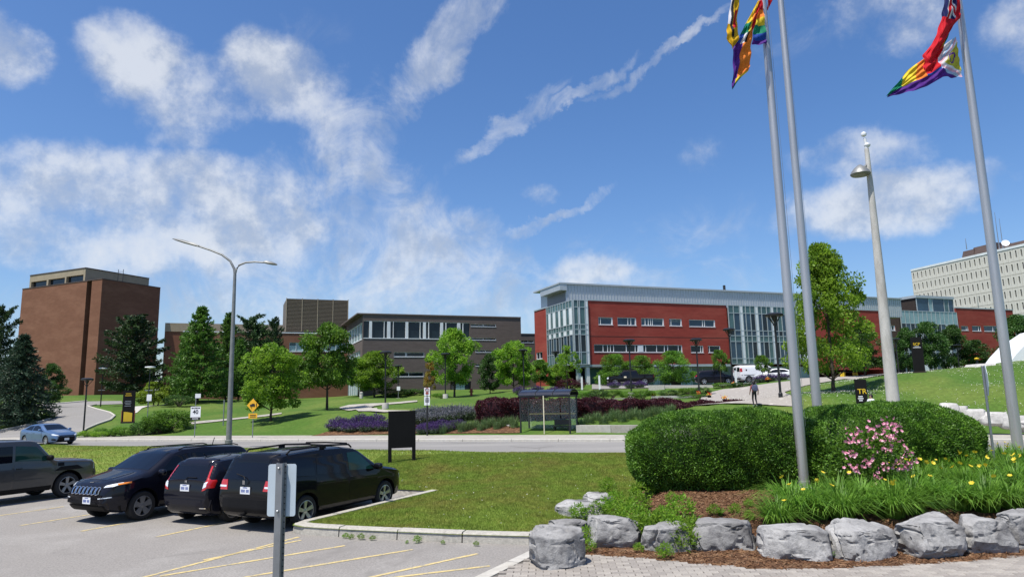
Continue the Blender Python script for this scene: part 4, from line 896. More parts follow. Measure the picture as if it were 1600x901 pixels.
curtain(b, (O[0], O[1]), E1, N1, L3, L3+3.5, 4, zt, [0, .5, 1], [0, .5, 1], lambda i, j: 'glass_blue', .0)
# 8 white precast tower
b = thing('white_tower', 'white precast office tower with narrow slit windows at the right edge', 'building')
O = (128.53, 216.07); dv_ = Vector((137.59-128.53, 179.58-216.07)).normalized(); ew = (dv_.x, dv_.y); nw = (dv_.y, -dv_.x)
if nw[0] > 0: nw = (-nw[0], -nw[1])
ua = uz(1428.5, 440, O, ew)[0]; ub = uz(1532, 420, O, ew)[0]; pitch = (ub-ua)/15; fl = 3.55; ztop = 40.0
def wp_mesh():
    mb = MB(); w_, h_ = pitch/2-.03, fl/2-.05; s_, a, c = .2, -.75, 1.15
    def bx(u0, u1, z0, z1, d0, d1, m): mb.obox((0, 0), (1, 0), (0, -1), u0, u1, z0, z1, d0, d1, m)
    bx(-w_, -s_, -h_, h_, -.3, 0, 'precast'); bx(s_, w_, -h_, h_, -.3, 0, 'precast'); bx(-s_, s_, -h_, a, -.3, 0, 'precast'); bx(-s_, s_, c, h_, -.3, 0, 'precast'); return mb.mesh('panel')
wpm = wp_mesh(); slit = MB().obox((0, 0), (1, 0), (0, -1), -.19, .19, -.74, 1.14, -.29, -.2, 'glass').mesh('pane'); rz = math.atan2(ew[1], ew[0])
ncol = 30
for r_ in range(6):
    for c_ in range(ncol):
        u = ua+c_*pitch; z = ztop-.6-fl*(r_+.5); p = (O[0]+ew[0]*u, O[1]+ew[1]*u, z)
        q = link('panel', wpm, b, p, (0, 0, rz)); link('pane', slit, q)
MB().obox(O, ew, nw, -.4, ua+ncol*pitch, 4, ztop-.6-6*fl, -.3, 0, 'precast').build('wall', b)
MB().obox(O, ew, nw, ua+ncol*pitch-pitch*.5-.2, ua-.9, 4, ztop-.02, -16, -.31, 'precast').build('body', b) if False else MB().obox(O, ew, nw, -.4, ua+ncol*pitch, 4, ztop-.02, -20, -.31, 'precast').build('body', b)
MB().obox(O, ew, nw, -.4, ua-pitch*.5, 4, ztop-.05, -.31, .0, 'precast').build('corner_panel', b); MB().obox(O, ew, nw, -.5, ua+ncol*pitch, ztop-.55, ztop+.1, -20, .12, 'white_panel').build('parapet', b)
def pent(x0, x1, y0, y1, dpt, sl):
    q = rect(x0, x1, y0, y1, (O[0]-nw[0]*5, O[1]-nw[1]*5), ew); a, c = q[0], q[1]; Oq = (O[0]-nw[0]*5, O[1]-nw[1]*5)
    P = lambda u, z, d: (Oq[0]+ew[0]*u-nw[0]*d, Oq[1]+ew[1]*u-nw[1]*d, z)
    MB().add([P(a, ztop, 0), P(c, ztop, 0), P(c, ztop, dpt), P(a, ztop, dpt), P(a+sl, q[3], sl), P(c, q[3], sl), P(c, q[3], dpt), P(a+sl, q[3], dpt)], [(0, 1, 5, 4), (1, 2, 6, 5), (2, 3, 7, 6), (3, 0, 4, 7), (4, 5, 6, 7)], 'brown_roof').build('roof_plant_room', b)
pent(1500, 1520, 391, 400, 9, .6); pent(1511, 1552, 383, 398, 9, 1.2); pent(1552, 1640, 375, 392, 11, 1.0)
mb = MB(); p = at(1570.5, 381, 186); mb.lathe([(.05, 0), (.75, .25), (.95, .55), (.85, .53), (.1, .15)], 'sign_white', 18, (0, 0, 0)); d = mb.build('dish', b, 40, p, (R(70), 0, R(-25)))
mb = MB()
for px, h in ((1561, 55), (1567, 45), (1510, 12)):
    p = at(px, 384, 190); mb.tube([p+Vector((0, 0, -1)), p+Vector((0, 0, h*190/FPX))], [.14, .05], 'grey_metal', 5)
mb.build('antenna', b)

# ------------------------------------------------------------------ trees (unit height, crown radius about .5)
def tree_meshes(seed, base=.25, n_clump=70, n_leaf=7000, ln=.034, leaf='leaf_maple', prof=None, lean=0, r_clump=.085, trunk=.016, nb=3):
    r = np.random.default_rng(seed); prof = prof or [(0, .45), (.25, .95), (.5, 1.0), (.75, .72), (1, .18)]
    pz = np.array([p[0] for p in prof]); pr = np.array([p[1] for p in prof])
    cl = []
    for i in range(n_clump):
        t = r.uniform(0, 1)**.9; a = r.uniform(0, 6.283); lob = .80+.28*math.sin(a*3+seed+t*5)+.16*math.sin(a*5+seed*2+t*9)
        rad = .44*np.interp(t, pz, pr)*lob*(r.uniform(.35, 1)**.5); cl.append((rad*math.cos(a), rad*math.sin(a), base+(1-base)*(.04+.93*t)))
    cl = np.array(cl); cs = r.uniform(.6, 1.25, n_clump)*r_clump; k = int(n_leaf*1.6)//n_clump; ln = ln*.8; P = []; D = []
    for c, s in zip(cl, cs):
        q = r.normal(size=(k, 3)); q /= np.linalg.norm(q, axis=1, keepdims=True); q *= r.uniform(.3, 1, (k, 1))**.6*s*np.array([1.15, 1.15, .8]); P.append(c+q)
        D.append(q/s*.8+r.normal(size=(k, 3))*.7+np.array([0, 0, -.25])+np.array([c[0], c[1], 0])*1.2)
    P = np.concatenate(P); D = np.concatenate(D); P[:, 2] = np.minimum(P[:, 2], 1.0)
    V, Q = leaf_quads(P, D, r.uniform(.7, 1.35, len(P))*ln, r.uniform(.6, 1.0, len(P))*ln*.85)
    mb = MB(); tp = [(0, 0, -.02), (.004, .002, base*.5), (-.004, .004, base), (.006*math.sin(seed), .006, .55), (0, 0, .88)]
    mb.tube(tp, [trunk*1.35, trunk, trunk*.85, trunk*.5, trunk*.12], 'bark', 8)
    for c, s in list(zip(cl, cs))[::nb]:
        z0 = max(base*.85, c[2]-.5*math.hypot(c[0], c[1])-.05); mb.tube([(0, 0, z0), (c[0]*.5, c[1]*.5, (z0+c[2])*.5+.01), tuple(c)], [trunk*.34, trunk*.22, trunk*.08], 'bark', 4, False)
    return arr_mesh('crown', V, Q, leaf), mb.mesh('trunk', 50)
def conifer_meshes(seed, base=.1, tiers=22, per=9, leaf='leaf_spruce', droop=-.12, nl=34, ln=.045, wd=.009, shape=1.0, gap=.0, trunk=.018, upturn=0., full=1.0):
    r = np.random.default_rng(seed); P = []; D = []; mb = MB(); mb.tube([(0, 0, -.02), (0, 0, .5), (0, 0, .985)], [trunk*1.2, trunk*.6, trunk*.06], 'bark', 7)
    for i in range(tiers):
        t = (i+.3)/tiers; z = base+(1-base)*t
        for j in range(per):
            if r.uniform() < gap: continue
            a = j/per*6.283+i*.7+r.uniform(-.25, .25); L = .5*((1-t)**shape*.95+.05)*r.uniform(.72, 1.08)*(full if t > .12 else full*.8); z_ = z+r.uniform(-.5, .5)/tiers
            dz = L*(droop+upturn*t)*r.uniform(.6, 1.4); e = (L*math.cos(a), L*math.sin(a), z_+dz); m_ = (e[0]*.5, e[1]*.5, z_+dz*.35)
            mb.tube([(0, 0, z_), m_, e], [trunk*.2, trunk*.13, trunk*.04], 'bark', 3, False)
            n = max(6, int(nl*(.35+L*1.6))); s = r.uniform(.12, 1.03, n)[:, None]; b = np.array([0, 0, z_])*(1-s)+np.array(e)*s; b[:, 2] += (dz*.35-dz*.5)*4*(s*(1-s))[:, 0]
            sp = (1.05-s)*L*.32+.006; b += r.normal(size=(n, 3))*np.array([1, 1, .35])*sp*.55; P.append(b)
            D.append(np.array([math.cos(a), math.sin(a), .05])*.7+r.normal(size=(n, 3))*np.array([.7, .7, .45]))
    b = np.array([[0, 0, .97]]*14); P.append(b+r.normal(size=b.shape)*.008); D.append(r.normal(size=b.shape)*.5+np.array([0, 0, .8]))
    P = np.concatenate(P); D = np.concatenate(D); P[:, 2] = np.maximum(P[:, 2], .01)
    V, Q = leaf_quads(P, D, r.uniform(.7, 1.3, len(P))*ln, r.uniform(.7, 1.3, len(P))*wd*2); V[:, 2] = np.clip(V[:, 2], .0, 1.03)
    return arr_mesh('crown', V, Q, leaf), mb.mesh('trunk', 50)
OV = [(0, .5), (.2, .95), (.45, 1), (.7, .8), (.9, .42), (1, .12)]; PY = [(0, .8), (.2, 1), (.45, .82), (.7, .52), (.88, .28), (1, .06)]; RD = [(0, .75), (.3, 1), (.6, .95), (.85, .62), (1, .2)]
T = {'maple': [tree_meshes(11, .27, 95, 9000, .04, 'leaf_maple', OV), tree_meshes(23, .30, 85, 8500, .042, 'leaf_maple', RD)],
     'bright': [tree_meshes(31, .20, 90, 8500, .038, 'leaf_bright', OV), tree_meshes(37, .16, 85, 8500, .04, 'leaf_bright', RD), tree_meshes(39, .22, 34, 2400, .045, 'leaf_bright', OV, r_clump=.075)],
     'big': [tree_meshes(41, .10, 170, 15500, .026, 'leaf_tall', [(0, .55), (.12, .95), (.3, 1), (.5, .80), (.7, .52), (.88, .30), (1, .06)], r_clump=.062, nb=5)],
     'dark': [tree_meshes(51, .14, 90, 8500, .04, 'leaf_dark', RD), tree_meshes(53, .10, 80, 8500, .042, 'leaf_dark', OV)],
     'small': [tree_meshes(61, .42, 40, 3600, .05, 'leaf_maple', RD)], 'orange': [tree_meshes(63, .2, 40, 3000, .05, 'leaf_orange', OV)],
     'lime': [tree_meshes(67, .12, 70, 6000, .045, 'leaf_lime', RD)],
     'round': [tree_meshes(71, .08, 100, 9500, .034, 'leaf_maple', [(0, .85), (.3, 1), (.6, .9), (.85, .55), (1, .2)], r_clump=.095)],
     'spruce': [conifer_meshes(81, .03, 30, 12, 'leaf_spruce', -.18, 90, .032, .0055, .85)],
     'pine': [conifer_meshes(83, .16, 13, 7, 'leaf_pine', .12, 230, .036, .007, .5, .18, upturn=.2, full=1.0), conifer_meshes(85, .12, 12, 8, 'leaf_pine', .05, 220, .036, .007, .42, .12, upturn=.3)],
     'larch': [conifer_meshes(87, .08, 24, 8, 'leaf_larch', .0, 120, .036, .007, .9, .08, upturn=.3), conifer_meshes(89, .06, 22, 8, 'leaf_larch', .0, 120, .036, .007, 1.0, .08, upturn=.3)]}
def tree(kind, var, px, Y, top, x0, x1, label, group=None, name=None, base=None, rz=None):
    p = place(px, Y) if base is None else at(px, base, Y)
    h = at(px, top, Y).z-p.z; wd = (x1-x0)*Y/FPX*1.08
    t = thing(name or {'spruce': 'spruce_tree', 'pine': 'pine_tree', 'larch': 'larch_tree'}.get(kind, 'leafy_tree'), label, 'tree', (p.x, p.y, p.z-.03), random.uniform(0, 6.28) if rz is None else rz, group, (wd, wd, h))
    c, tr = T[kind][var]; link('crown', c, t); link('trunk', tr, t); return t
GF = 'trees in front of the buildings'
tree('spruce', 0, 26, 66, 522, -32, 88, 'broad blue-green spruce by the driveway at the left edge', GF)
tree('pine', 1, -14, 78, 478, -52, 26, 'dark pine behind the blue spruce, cut by the left edge', GF)
tree('dark', 0, 76, 78, 568, 58, 100, 'small dark round tree right behind the blue spruce', GF)
tree('pine', 0, 203, 84, 494, 143, 262, 'dark pine with bare lower limbs in front of the brick tower', GF)
tree('larch', 0, 308, 80, 480, 255, 362, 'tall soft green conifer with pointed top left of the street lamp', GF)
tree('larch', 1, 352, 88, 490, 325, 400, 'darker conifer standing behind the street lamp pole', GF)
tree('pine', 1, 392, 92, 494, 350, 440, 'dark bushy conifer right of the street lamp', GF)
tree('pine', 0, 425, 96, 498, 405, 448, 'narrow dark conifer at the left of the louvred plant room', GF)
tree('bright', 1, 423, 58, 536, 364, 470, 'bright green maple just right of the street lamp', GF)
tree('maple', 0, 511, 64, 505, 462, 562, 'tall maple in front of the dark building corner', GF)
tree('bright', 0, 585, 98, 548, 545, 632, 'light green tree below the dark building windows', GF)
tree('maple', 1, 560, 104, 560, 535, 590, 'small maple left of the light green tree at the dark building', GF)
tree('bright', 0, 710, 76, 513, 668, 752, 'bright pointed tree before the right half of the dark building', GF)
tree('orange', 0, 673, 80, 564, 660, 688, 'small orange-tinted tree beside the bright pointed tree', GF)
tree('dark', 1, 766, 92, 552, 744, 790, 'dull green tree between two bright trees at the dark building', GF)
tree('bright', 1, 803, 80, 532, 770, 840, 'bright tree left of the red building corner', GF)
tree('maple', 1, 845, 84, 562, 828, 866, 'dense green tree at the left end of the red building', GF)
tree('bright', 2, 887, 78, 540, 862, 908, 'slender airy tree in front of the glass corner bay', GF)
tree('bright', 1, 872, 86, 568, 850, 898, 'low bright tree below the glass corner bay', GF)
tree('round', 0, 962, 93, 553, 928, 992, 'broad low tree behind the black pickup cab', GF)
tree('round', 0, 1003, 94, 555, 975, 1030, 'broad low tree behind the black pickup bed', GF, rz=2)
tree('round', 0, 1053, 90, 548, 1020, 1086, 'round tree between the pickup and the dark car', GF, rz=4)
tree('small', 0, 1127, 80, 547, 1110, 1142, 'small lollipop tree in front of the dark parked car', GF)
tree('small', 0, 1193, 74, 555, 1177, 1208, 'small thin tree in front of the white van', GF, rz=1)
tree('big', 0, 1303, 47, 380, 1212, 1376, 'large bright maple behind the two tall flagpoles', GF)
for px, Y, top, x0, x1, v, lab in ((1352, 62, 510, 1315, 1392, 0, 'dark tree behind the concrete lamp pole'), (1420, 64, 512, 1395, 1440, 1, 'slim dark tree left of the black totem sign'), (1455, 64, 503, 1425, 1490, 0, 'dark tree behind the black totem sign'), (1493, 66, 508, 1470, 1525, 1, 'dark tree right of the totem sign below the red wing'),
                             (1528, 66, 531, 1500, 1558, 0, 'low dark tree left of the right flagpole'), (1597, 66, 492, 1568, 1632, 1, 'tree cut by the right edge above the white canopy'), (1585, 62, 525, 1560, 1605, 0, 'dark bush-like tree just right of the right flagpole')):
    tree('dark', v, px, Y, top, x0, x1, lab, GF)
tree('maple', 1, 462, 78, 556, 440, 488, 'small maple between the bright maple and the tall maple', GF)
tree('larch', 0, 372, 84, 530, 345, 402, 'low soft conifer just right of the street lamp pole', GF, rz=2)
tree('larch', 1, 285, 86, 520, 258, 315, 'conifer filling behind the yellow-green tree, left of the pointed conifer', GF, rz=1)
tree('lime', 0, 240, 76, 596, 212, 268, 'yellow-green small tree behind the small white sign', GF)
GS = 'shrubs across the road'
def shr(px, Y, base, top, x0, x1, kind, lab, group=GS, name='shrub', var=0):
    p = place(px, Y); p2 = at(px, base, Y); h = max(.25, (base-top)*Y/FPX); shrub(name, lab, 'shrub', (p.x, p.y, p.z-.02), (x1-x0)*Y/FPX*1.1, h, kind, group, var=var)
for a in ((265, 58, 663, 630, 232, 300, 'leaf_maple', 'large leafy shrub left of the forty sign'), (240, 57, 666, 636, 222, 262, 'leaf_maple', 'leafy shrub mass left of the large one by the sign'), (217, 56.5, 671, 649, 205, 232, 'leaf_dark', 'clipped round dark shrub right of the black and yellow totem'),
          (192, 56, 674, 658, 170, 208, 'leaf_maple', 'clipped shrub below the black and yellow totem'), (250, 57, 668, 648, 235, 268, 'leaf_dark', 'small round dark shrub in front of the leafy shrubs'), (155, 57.5, 671, 658, 144, 166, 'leaf_maple', 'small round shrub beside the driveway lamp'), (178, 56, 675, 662, 165, 190, 'leaf_maple', 'low shrub left of the totem base'),
          (135, 56, 679, 668, 118, 152, 'leaf_bright', 'low bright hedge plant at the driveway corner'), (158, 55.5, 679, 669, 145, 172, 'leaf_bright', 'second low bright hedge plant at the driveway corner'), (66, 67, 656, 641, 50, 86, 'leaf_dark', 'dark low shrub at the driveway kerb below the spruce'), (280, 72, 636, 618, 255, 300, 'leaf_dark', 'dark hedge behind the leafy shrub by the sign'),
          (93, 108, 616, 602, 80, 110, 'leaf_dark', 'dark yew shrub at the foot of the brick tower')): shr(*a)
for i, (px, Y, base, top, x0, x1, k, lab) in enumerate(((912, 67, 621, 609, 898, 930, 'leaf_maple', 'low shrub at the left end of the terrace planting'), (935, 66, 621, 607, 920, 950, 'leaf_dark', 'second low shrub of the terrace planting from the left'), (958, 67, 619, 606, 945, 975, 'leaf_maple', 'third low shrub of the terrace planting from the left'), (985, 66, 620, 609, 968, 1002, 'leaf_maple', 'low shrub below the black pickup'),
       (1005, 62, 626, 612, 985, 1022, 'leaf_maple', 'green mound shrub in front of the stone ledges'), (1045, 68, 616, 606, 1030, 1062, 'leaf_dark', 'shrub left of the lamp with the pale base, before the low wall'), (1075, 68, 614, 603, 1058, 1088, 'leaf_maple', 'shrub in front of the low concrete wall'), (1098, 66, 616, 603, 1085, 1110, 'leaf_dark', 'dark shrub at the right end of the low wall'), (1130, 70, 608, 600, 1115, 1145, 'leaf_maple', 'low shrub under the lollipop tree'),
       (1160, 68, 607, 600, 1142, 1180, 'leaf_dark', 'dark low shrub beside the walkway before the van'), (1085, 60, 621, 615, 1060, 1108, 'leaf_maple', 'low green strip plant between the stone ledges'), (890, 84, 607, 590, 865, 915, 'leaf_maroon', 'dark reddish shrub beneath the slender airy tree'), (690, 70, 617, 608, 675, 705, 'leaf_maple', 'low shrub under the bright pointed tree'), (620, 100, 612, 600, 600, 650, 'leaf_dark', 'dark hedge at the foot of the dark building'), (650, 101, 611, 602, 630, 672, 'leaf_dark', 'second dark hedge at the foot of the dark building'), (760, 52, 651, 631, 732, 760, 'leaf_maple', 'green shrub at the left end of the maroon hedge'))):
    shr(px, Y, base, top, x0, x1, k, lab, 'shrubs of the terrace planting', var=i)
# maroon barberry hedge: overlapping shrubs one can tell apart only as one clipped row
for i, (x0, x1, top, base, Y, lab) in enumerate(((748, 850, 623, 655, 50.5, 'maroon barberry hedge left of and behind the bus shelter'), (840, 960, 624, 652, 50, 'maroon barberry hedge behind the bus shelter and tall grasses'), (950, 1060, 625, 650, 49.5, 'maroon barberry hedge behind the tall grasses right of the shelter'), (1050, 1172, 628, 650, 48.5, 'maroon barberry hedge running behind the clipped green hedge'))):
    a, b_ = at(x0, (top+base)/2, Y), at(x1, (top+base)/2, Y); h = (base-top)*Y/FPX; c = (a+b_)/2; zt_ = at((x0+x1)/2, top, Y).z
    clipped_hedge('barberry_hedge', lab, 'hedge', (c.x, c.y, zt_-h*.55), (b_-a).length/2*1.06, .8, h*.56, 9, 18000, 'leaf_maroon', 'leaf_maroon', .13, .07, .06, i, group='maroon barberry hedges', jit=.12)
# flower and grass clumps of the roadside bed
RB = [tuple(ghit(*p))[:2] for p in ((480, 682), (520, 681), (560, 679.5), (605, 678.5), (700, 677.5), (812, 677), (812, 668), (760, 662), (700, 664), (640, 664), (600, 669), (540, 671), (510, 675))]
rb = structure(sheet('roadside_bed', RB, .8, drape(.035), 'mulch'))
def spike_mesh(n, m1, m2, h=.6, sp=.35):
    r = rng; a = r.uniform(0, 6.283, n); l = r.uniform(0, 1, n)**.6*sp; hh = h*r.uniform(.6, 1.1, n)*(1-.35*l/sp); B = np.column_stack([np.cos(a)*l*.35, np.sin(a)*l*.35, 0*a]); E_ = np.column_stack([np.cos(a)*l, np.sin(a)*l, hh])
    k = 5; V = []; Q = []; mi = []; P = []; D = []; MI = []
    for j in range(k*2):
        t = (j+.5)/(k*2); P.append(B+(E_-B)*t+r.normal(size=B.shape)*.02); D.append((E_-B)+r.normal(size=B.shape)*.35); MI.append(np.full(n, 0 if t < .66 else 1))
    P = np.concatenate(P); D = np.concatenate(D); V, Q = leaf_quads(P, D, h*.17, h*.05); V[:, 2] = np.maximum(V[:, 2], 0); return arr_mesh('flower_spikes', V, Q, [m1, m2], mi=np.concatenate(MI))
LAV = spike_mesh(230, 'lavender_leaf', 'purple_bloom', .62, .62); LAVG = spike_mesh(200, 'lavender_leaf', 'dusty_bloom', .7, .8); REED = blades(240, 1.0, .016, .42, 'reed_blade', .75, 4, .32)
def clump(name, me, part, px, Y, s, label, cat, group, hs=1):
    p = place(px, Y); t = thing(name, label, cat, (p.x, p.y, p.z+.03), random.uniform(0, 6), group, (s, s, s*hs)); link(part, me, t)
for i, (px, Y) in enumerate(((522, 50.6), (535, 50.2), (548, 49.6), (560, 50), (572, 49.4), (585, 49.9), (596, 49.3), (605, 49.2), (540, 51.5), (565, 51.6), (588, 51.2), (553, 51), (578, 50.6), (528, 51.6))): clump('lavender_clump', LAV, 'flower_spikes', px, Y+1.5, random.uniform(1.0, 1.3), 'purple flowering clump in the mulch left of the black board', 'flower clump', 'purple clumps left of the black board')
for px, Y in ((660, 47.4), (668, 47.6), (678, 47.3), (688, 47.5), (698, 47.7), (708, 48.3), (718, 48.6), (663, 48.4), (676, 48.6), (690, 48.8)): clump('lavender_clump', LAV, 'flower_spikes', px, Y+1.1, random.uniform(.95, 1.15), 'purple flowering clump around the post with two white signs', 'flower clump', 'purple clumps by the two-sign post')
for px, Y in ((640, 52), (652, 51.6), (665, 51.5), (680, 51.6), (695, 51.7), (710, 51.8), (725, 52), (737, 52), (658, 53), (674, 53), (690, 53), (706, 53.2), (722, 53.3)): clump('lavender_clump', LAVG, 'flower_spikes', px, Y, random.uniform(1.2, 1.45), 'grey-mauve misty clump behind the purple flowers', 'flower clump', 'grey-mauve clumps behind the purple flowers')
for px, Y in ((815, 60), (830, 72), (850, 70), (865, 74), (880, 72), (840, 76), (812, 74), (1190, 72), (1205, 71.5), (1222, 71), (960, 81), (1000, 80.5), (985, 80)): clump('lavender_clump', LAV, 'flower_spikes', px, Y, random.uniform(1.2, 1.5), 'far purple flowering clump before the red building', 'flower clump', 'far purple clumps before the red building')
for i, px in enumerate((692, 702, 712, 722, 733, 742, 750, 760, 768, 776, 784, 794, 803)): clump('reed_grass', REED, 'leaves', px, 48.2+.5*(i % 3), random.uniform(.85, 1.15), 'upright feathery grass clump left of the bus shelter', 'ornamental grass', 'tall grasses left of the shelter', .85)
for i, px in enumerate((908, 920, 932, 943, 952, 962, 972, 982, 992, 1003, 1014, 1025, 1036, 1048)): clump('reed_grass', REED, 'leaves', px, 46.8+.5*(i % 3), random.uniform(1.0, 1.25), 'upright feathery grass clump behind the pale seat wall', 'ornamental grass', 'tall grasses right of the shelter', .72)

# ------------------------------------------------------------------ lamps, signs, street furniture
def lamp_meshes():
    a = MB(); a.tube([(0, 0, 0), (0, 0, .25), (0, 0, .3), (0, 0, 3.75)], [.11, .11, .065, .055], 'black_metal', 10)
    h = MB(); h.lathe([(.44, 4.22), (.46, 4.26), (.46, 4.33), (.3, 4.4), (.02, 4.42)], 'black_metal', 18); h.lathe([(.06, 3.72), (.1, 3.76), (.1, 3.84), (.06, 3.88)], 'black_metal', 10)
    r_ = MB()
    for k in range(4):
        t = k*math.pi/2+.5; r_.tube([(.07*math.cos(t), .07*math.sin(t), 3.8), (.40*math.cos(t), .40*math.sin(t), 4.24)], .025, 'black_metal', 5)
    d = MB().lathe([(.04, 3.9), (.10, 4.0), (.16, 4.2)], 'black_metal', 12)
    f = MB(); f.lathe([(.26, -.3), (.26, .38), (.24, .42)], 'pale_concrete', 14)
    return a.mesh('pole', 40), h.mesh('cap', 40), r_.mesh('bracket'), d.mesh('lens', 40), f.mesh('footing', 40)
LM = lamp_meshes()
def lamp(px, Y, top, label, foot=False, base=None):
    p = place(px, Y); h = (at(px, top, Y).z-p.z)/4.42; s = max(.85, min(h, 1.35))
    t = thing('path_lamp', label, 'lamp post', p, 0, 'black path lamps', (s, s, h))
    for n, m in zip(('pole', 'cap', 'bracket', 'lens'), LM): link(n, m, t)
    if foot: link('footing', LM[4], t)
lamp(130, 60, 590, 'black path lamp at the driveway corner, nearest the blue car'); lamp(247, 76, 592, 'black path lamp in front of the yellow-green tree'); lamp(602, 56, 548, 'black path lamp on pale footing inside the curved path', True); lamp(622, 86, 570, 'smaller far black lamp just right of the curved path lamp', True); lamp(696, 69, 551, 'black path lamp on pale footing before the bright pointed tree', True)
lamp(819, 74, 545, 'black path lamp before the bright tree left of the red building'); lamp(870, 88, 548, 'far black lamp in front of the glass corner bay'); lamp(987, 68, 529, 'black path lamp on pale footing in front of the pickup', True); lamp(1093, 64, 528, 'tall black path lamp in front of the red brick wall, left of the van'); lamp(1145, 72, 512, 'black lamp at the glass bay edge beside the dark car'); lamp(1220, 47, 488, 'tall black lamp left of the silver flagpole by the walkway'); lamp(1405, 58, 528, 'black lamp right behind the concrete pole'); lamp(1500, 62, 538, 'short black lamp among the dark trees below the red wing')
for px, Y, top, lab in ((157, 82, 574, 'thin pole lamp with pale disc head before the brick tower'), (231, 70, 572, 'thin pole lamp with pale disc head in the dark pine')):
    p = place(px, Y); h = at(px, top, Y).z-p.z; t = thing('disc_lamp', lab, 'lamp post', p, 0, 'pale disc lamps')
    MB().tube([(0, 0, 0), (0, 0, h-.2)], [.07, .05], 'black_metal', 8).build('pole', t); MB().lathe([(.05, h-.25), (.5, h-.12), (.48, h-.04), (.1, h)], 'sign_white', 16).build('head', t, 40)
    MB().box((0, 0, h*.42), (.8, .08, .08), 'grey_metal').build('arm', t)
# twin-arm street lamp
p = atz(357, 698, .22); p.z = .1; t = thing('street_lamp', 'tall grey twin-arm street lamp at the near road edge', 'street lamp', p); L = lambda px, py: at(px, py, p.y)-p
mb = MB(); tp = L(367, 428); mb.tube([(0, 0, 0), (0, 0, .5), (0, 0, .52), tp], [.2, .2, .15, .085], 'lamp_grey', 12); mb.box((0, 0, .06), (.55, .55, .12), 'concrete'); mb.build('pole', t, 40)
MB().tube([tp, L(366, 420), L(360, 408), L(347, 398), L(330, 391), L(309, 384)], [.085, .075, .065, .06, .055, .05], 'lamp_grey', 8).build('arm', t, 40); MB().tube([tp, L(369, 421), L(374, 414), L(384, 410), L(398, 409), L(413, 410)], [.085, .07, .06, .055, .05, .05], 'lamp_grey', 8).build('arm', t, 40)
def head(a, b, wd):
    d = (b-a).normalized(); s = Vector((0, 1, 0)); u = s.cross(d).normalized(); u = u if u.z > 0 else -u; Ln = (b-a).length; vs = []
    for f_, w_, hu, hd in ((0, .5, .07, .02), (.2, .9, .11, .04), (.6, 1, .10, .05), (.9, .75, .05, .04), (1, .3, .01, .02)):
        c = a+d*Ln*f_
        for sy, k in ((-1, 0), (-.6, 1), (.6, 1), (1, 0)): vs.append(c+s*sy*wd*w_+u*(hu*k))
        for sy in (.9, -.9): vs.append(c+s*sy*wd*w_-u*hd)
    fs = [(i*6+j, i*6+(j+1) % 6, (i+1)*6+(j+1) % 6, (i+1)*6+j) for i in range(4) for j in range(6)]+[(0, 1, 2, 3, 4, 5), (24, 25, 26, 27, 28, 29)]
    return MB().add(vs, fs, 'lamp_grey')
head(L(311, 385), L(270, 373), .22).build('lamp_head', t, 50); head(L(412, 410), L(433, 413), .22).build('lamp_head', t, 50)
# concrete pole lamp behind the hedge
p = at(1397, 640, 23.5); p.z = bz(p.x, p.y)-.1; t = thing('concrete_lamp_pole', 'tapering concrete lamp pole behind the right-hand clipped hedge', 'lamp post', p); L = lambda px, py: at(px, py, p.y)-p; tp = L(1354, 232)
MB().tube([(0, 0, 0), tp*.5+Vector((0, 0, 0)), tp], [.235, .16, .075], 'pole_concrete', 14).build('pole', t, 40)
mb = MB(); mb.tube([tp, L(1351, 216)], .05, 'sign_white', 8); mb.lathe([(.01, -.1), (.08, -.06), (.1, 0), (.08, .06), (.01, .1)], 'sign_white', 12, L(1349.5, 210)); mb.lathe([(.01, -.1), (.09, -.05), (.11, 0), (.09, .06), (.01, .1)], 'sign_white', 12, L(1355, 227)); mb.build('finial', t, 40)
mb = MB(); mb.tube([L(1357, 255), L(1350, 262)], .05, 'lamp_grey', 8); mb.build('arm', t); mb = MB(); c = L(1344, 267); mb.lathe([(.05, .22), (.2, .1), (.30, -.03), (.34, -.12), (.30, -.17), (.02, -.2)], 'lamp_grey', 18, c); mb.build('lamp_head', t, 40)
# flagpoles
def base_at(px, py):
    q = atz(px, py, .3)
    for _ in range(6): q = atz(px, py, bz(q.x, q.y))
    return q
def flagpole(q, px_top, h, r0, r1, label, collar=True):
    q.z = bz(q.x, q.y)-.02; t = thing('flagpole', label, 'flagpole', q, 0, 'silver flagpoles')
    mb = MB(); zs_ = [0, .35*h, .352*h, .7*h, h]; mb.tube([(0, 0, z) for z in zs_], [r0, r0*.9, r0*.88, (r0+r1)*.5, r1], 'aluminium', 22); mb.build('pole', t, 40)
    if collar: MB().lathe([(r0*1.9, 0), (r0*1.85, .05), (r0*1.15, .1), (r0*1.12, .22)], 'aluminium', 22).build('collar', t, 40)
    MB().tube([(r1*1.4+.05, -.02, 1.4), (r1*1.6+.03, -.02, h*.5), (r1+.04, -.02, h-.1)], .004, 'grey_metal', 4).build('halyard', t)
    MB().lathe([(.02, h), (r1*1.5, h+.05), (r1*1.6, h+.14), (.02, h+.25)], 'gold', 12).build('finial', t, 40); return t
f1 = base_at(1257, 765); flagpole(f1.copy(), 0, 14, .115, .062, 'silver flagpole standing in front of the clipped hedges, pride flag on it')
f2 = at(1277, 640, 21.6); flagpole(f2.copy(), 0, 19, .145, .075, 'bare silver flagpole rising from behind the two clipped hedges')
f3 = base_at(1593, 716); flagpole(f3.copy(), 0, 20, .17, .085, 'thick silver flagpole at the right edge with two flags')
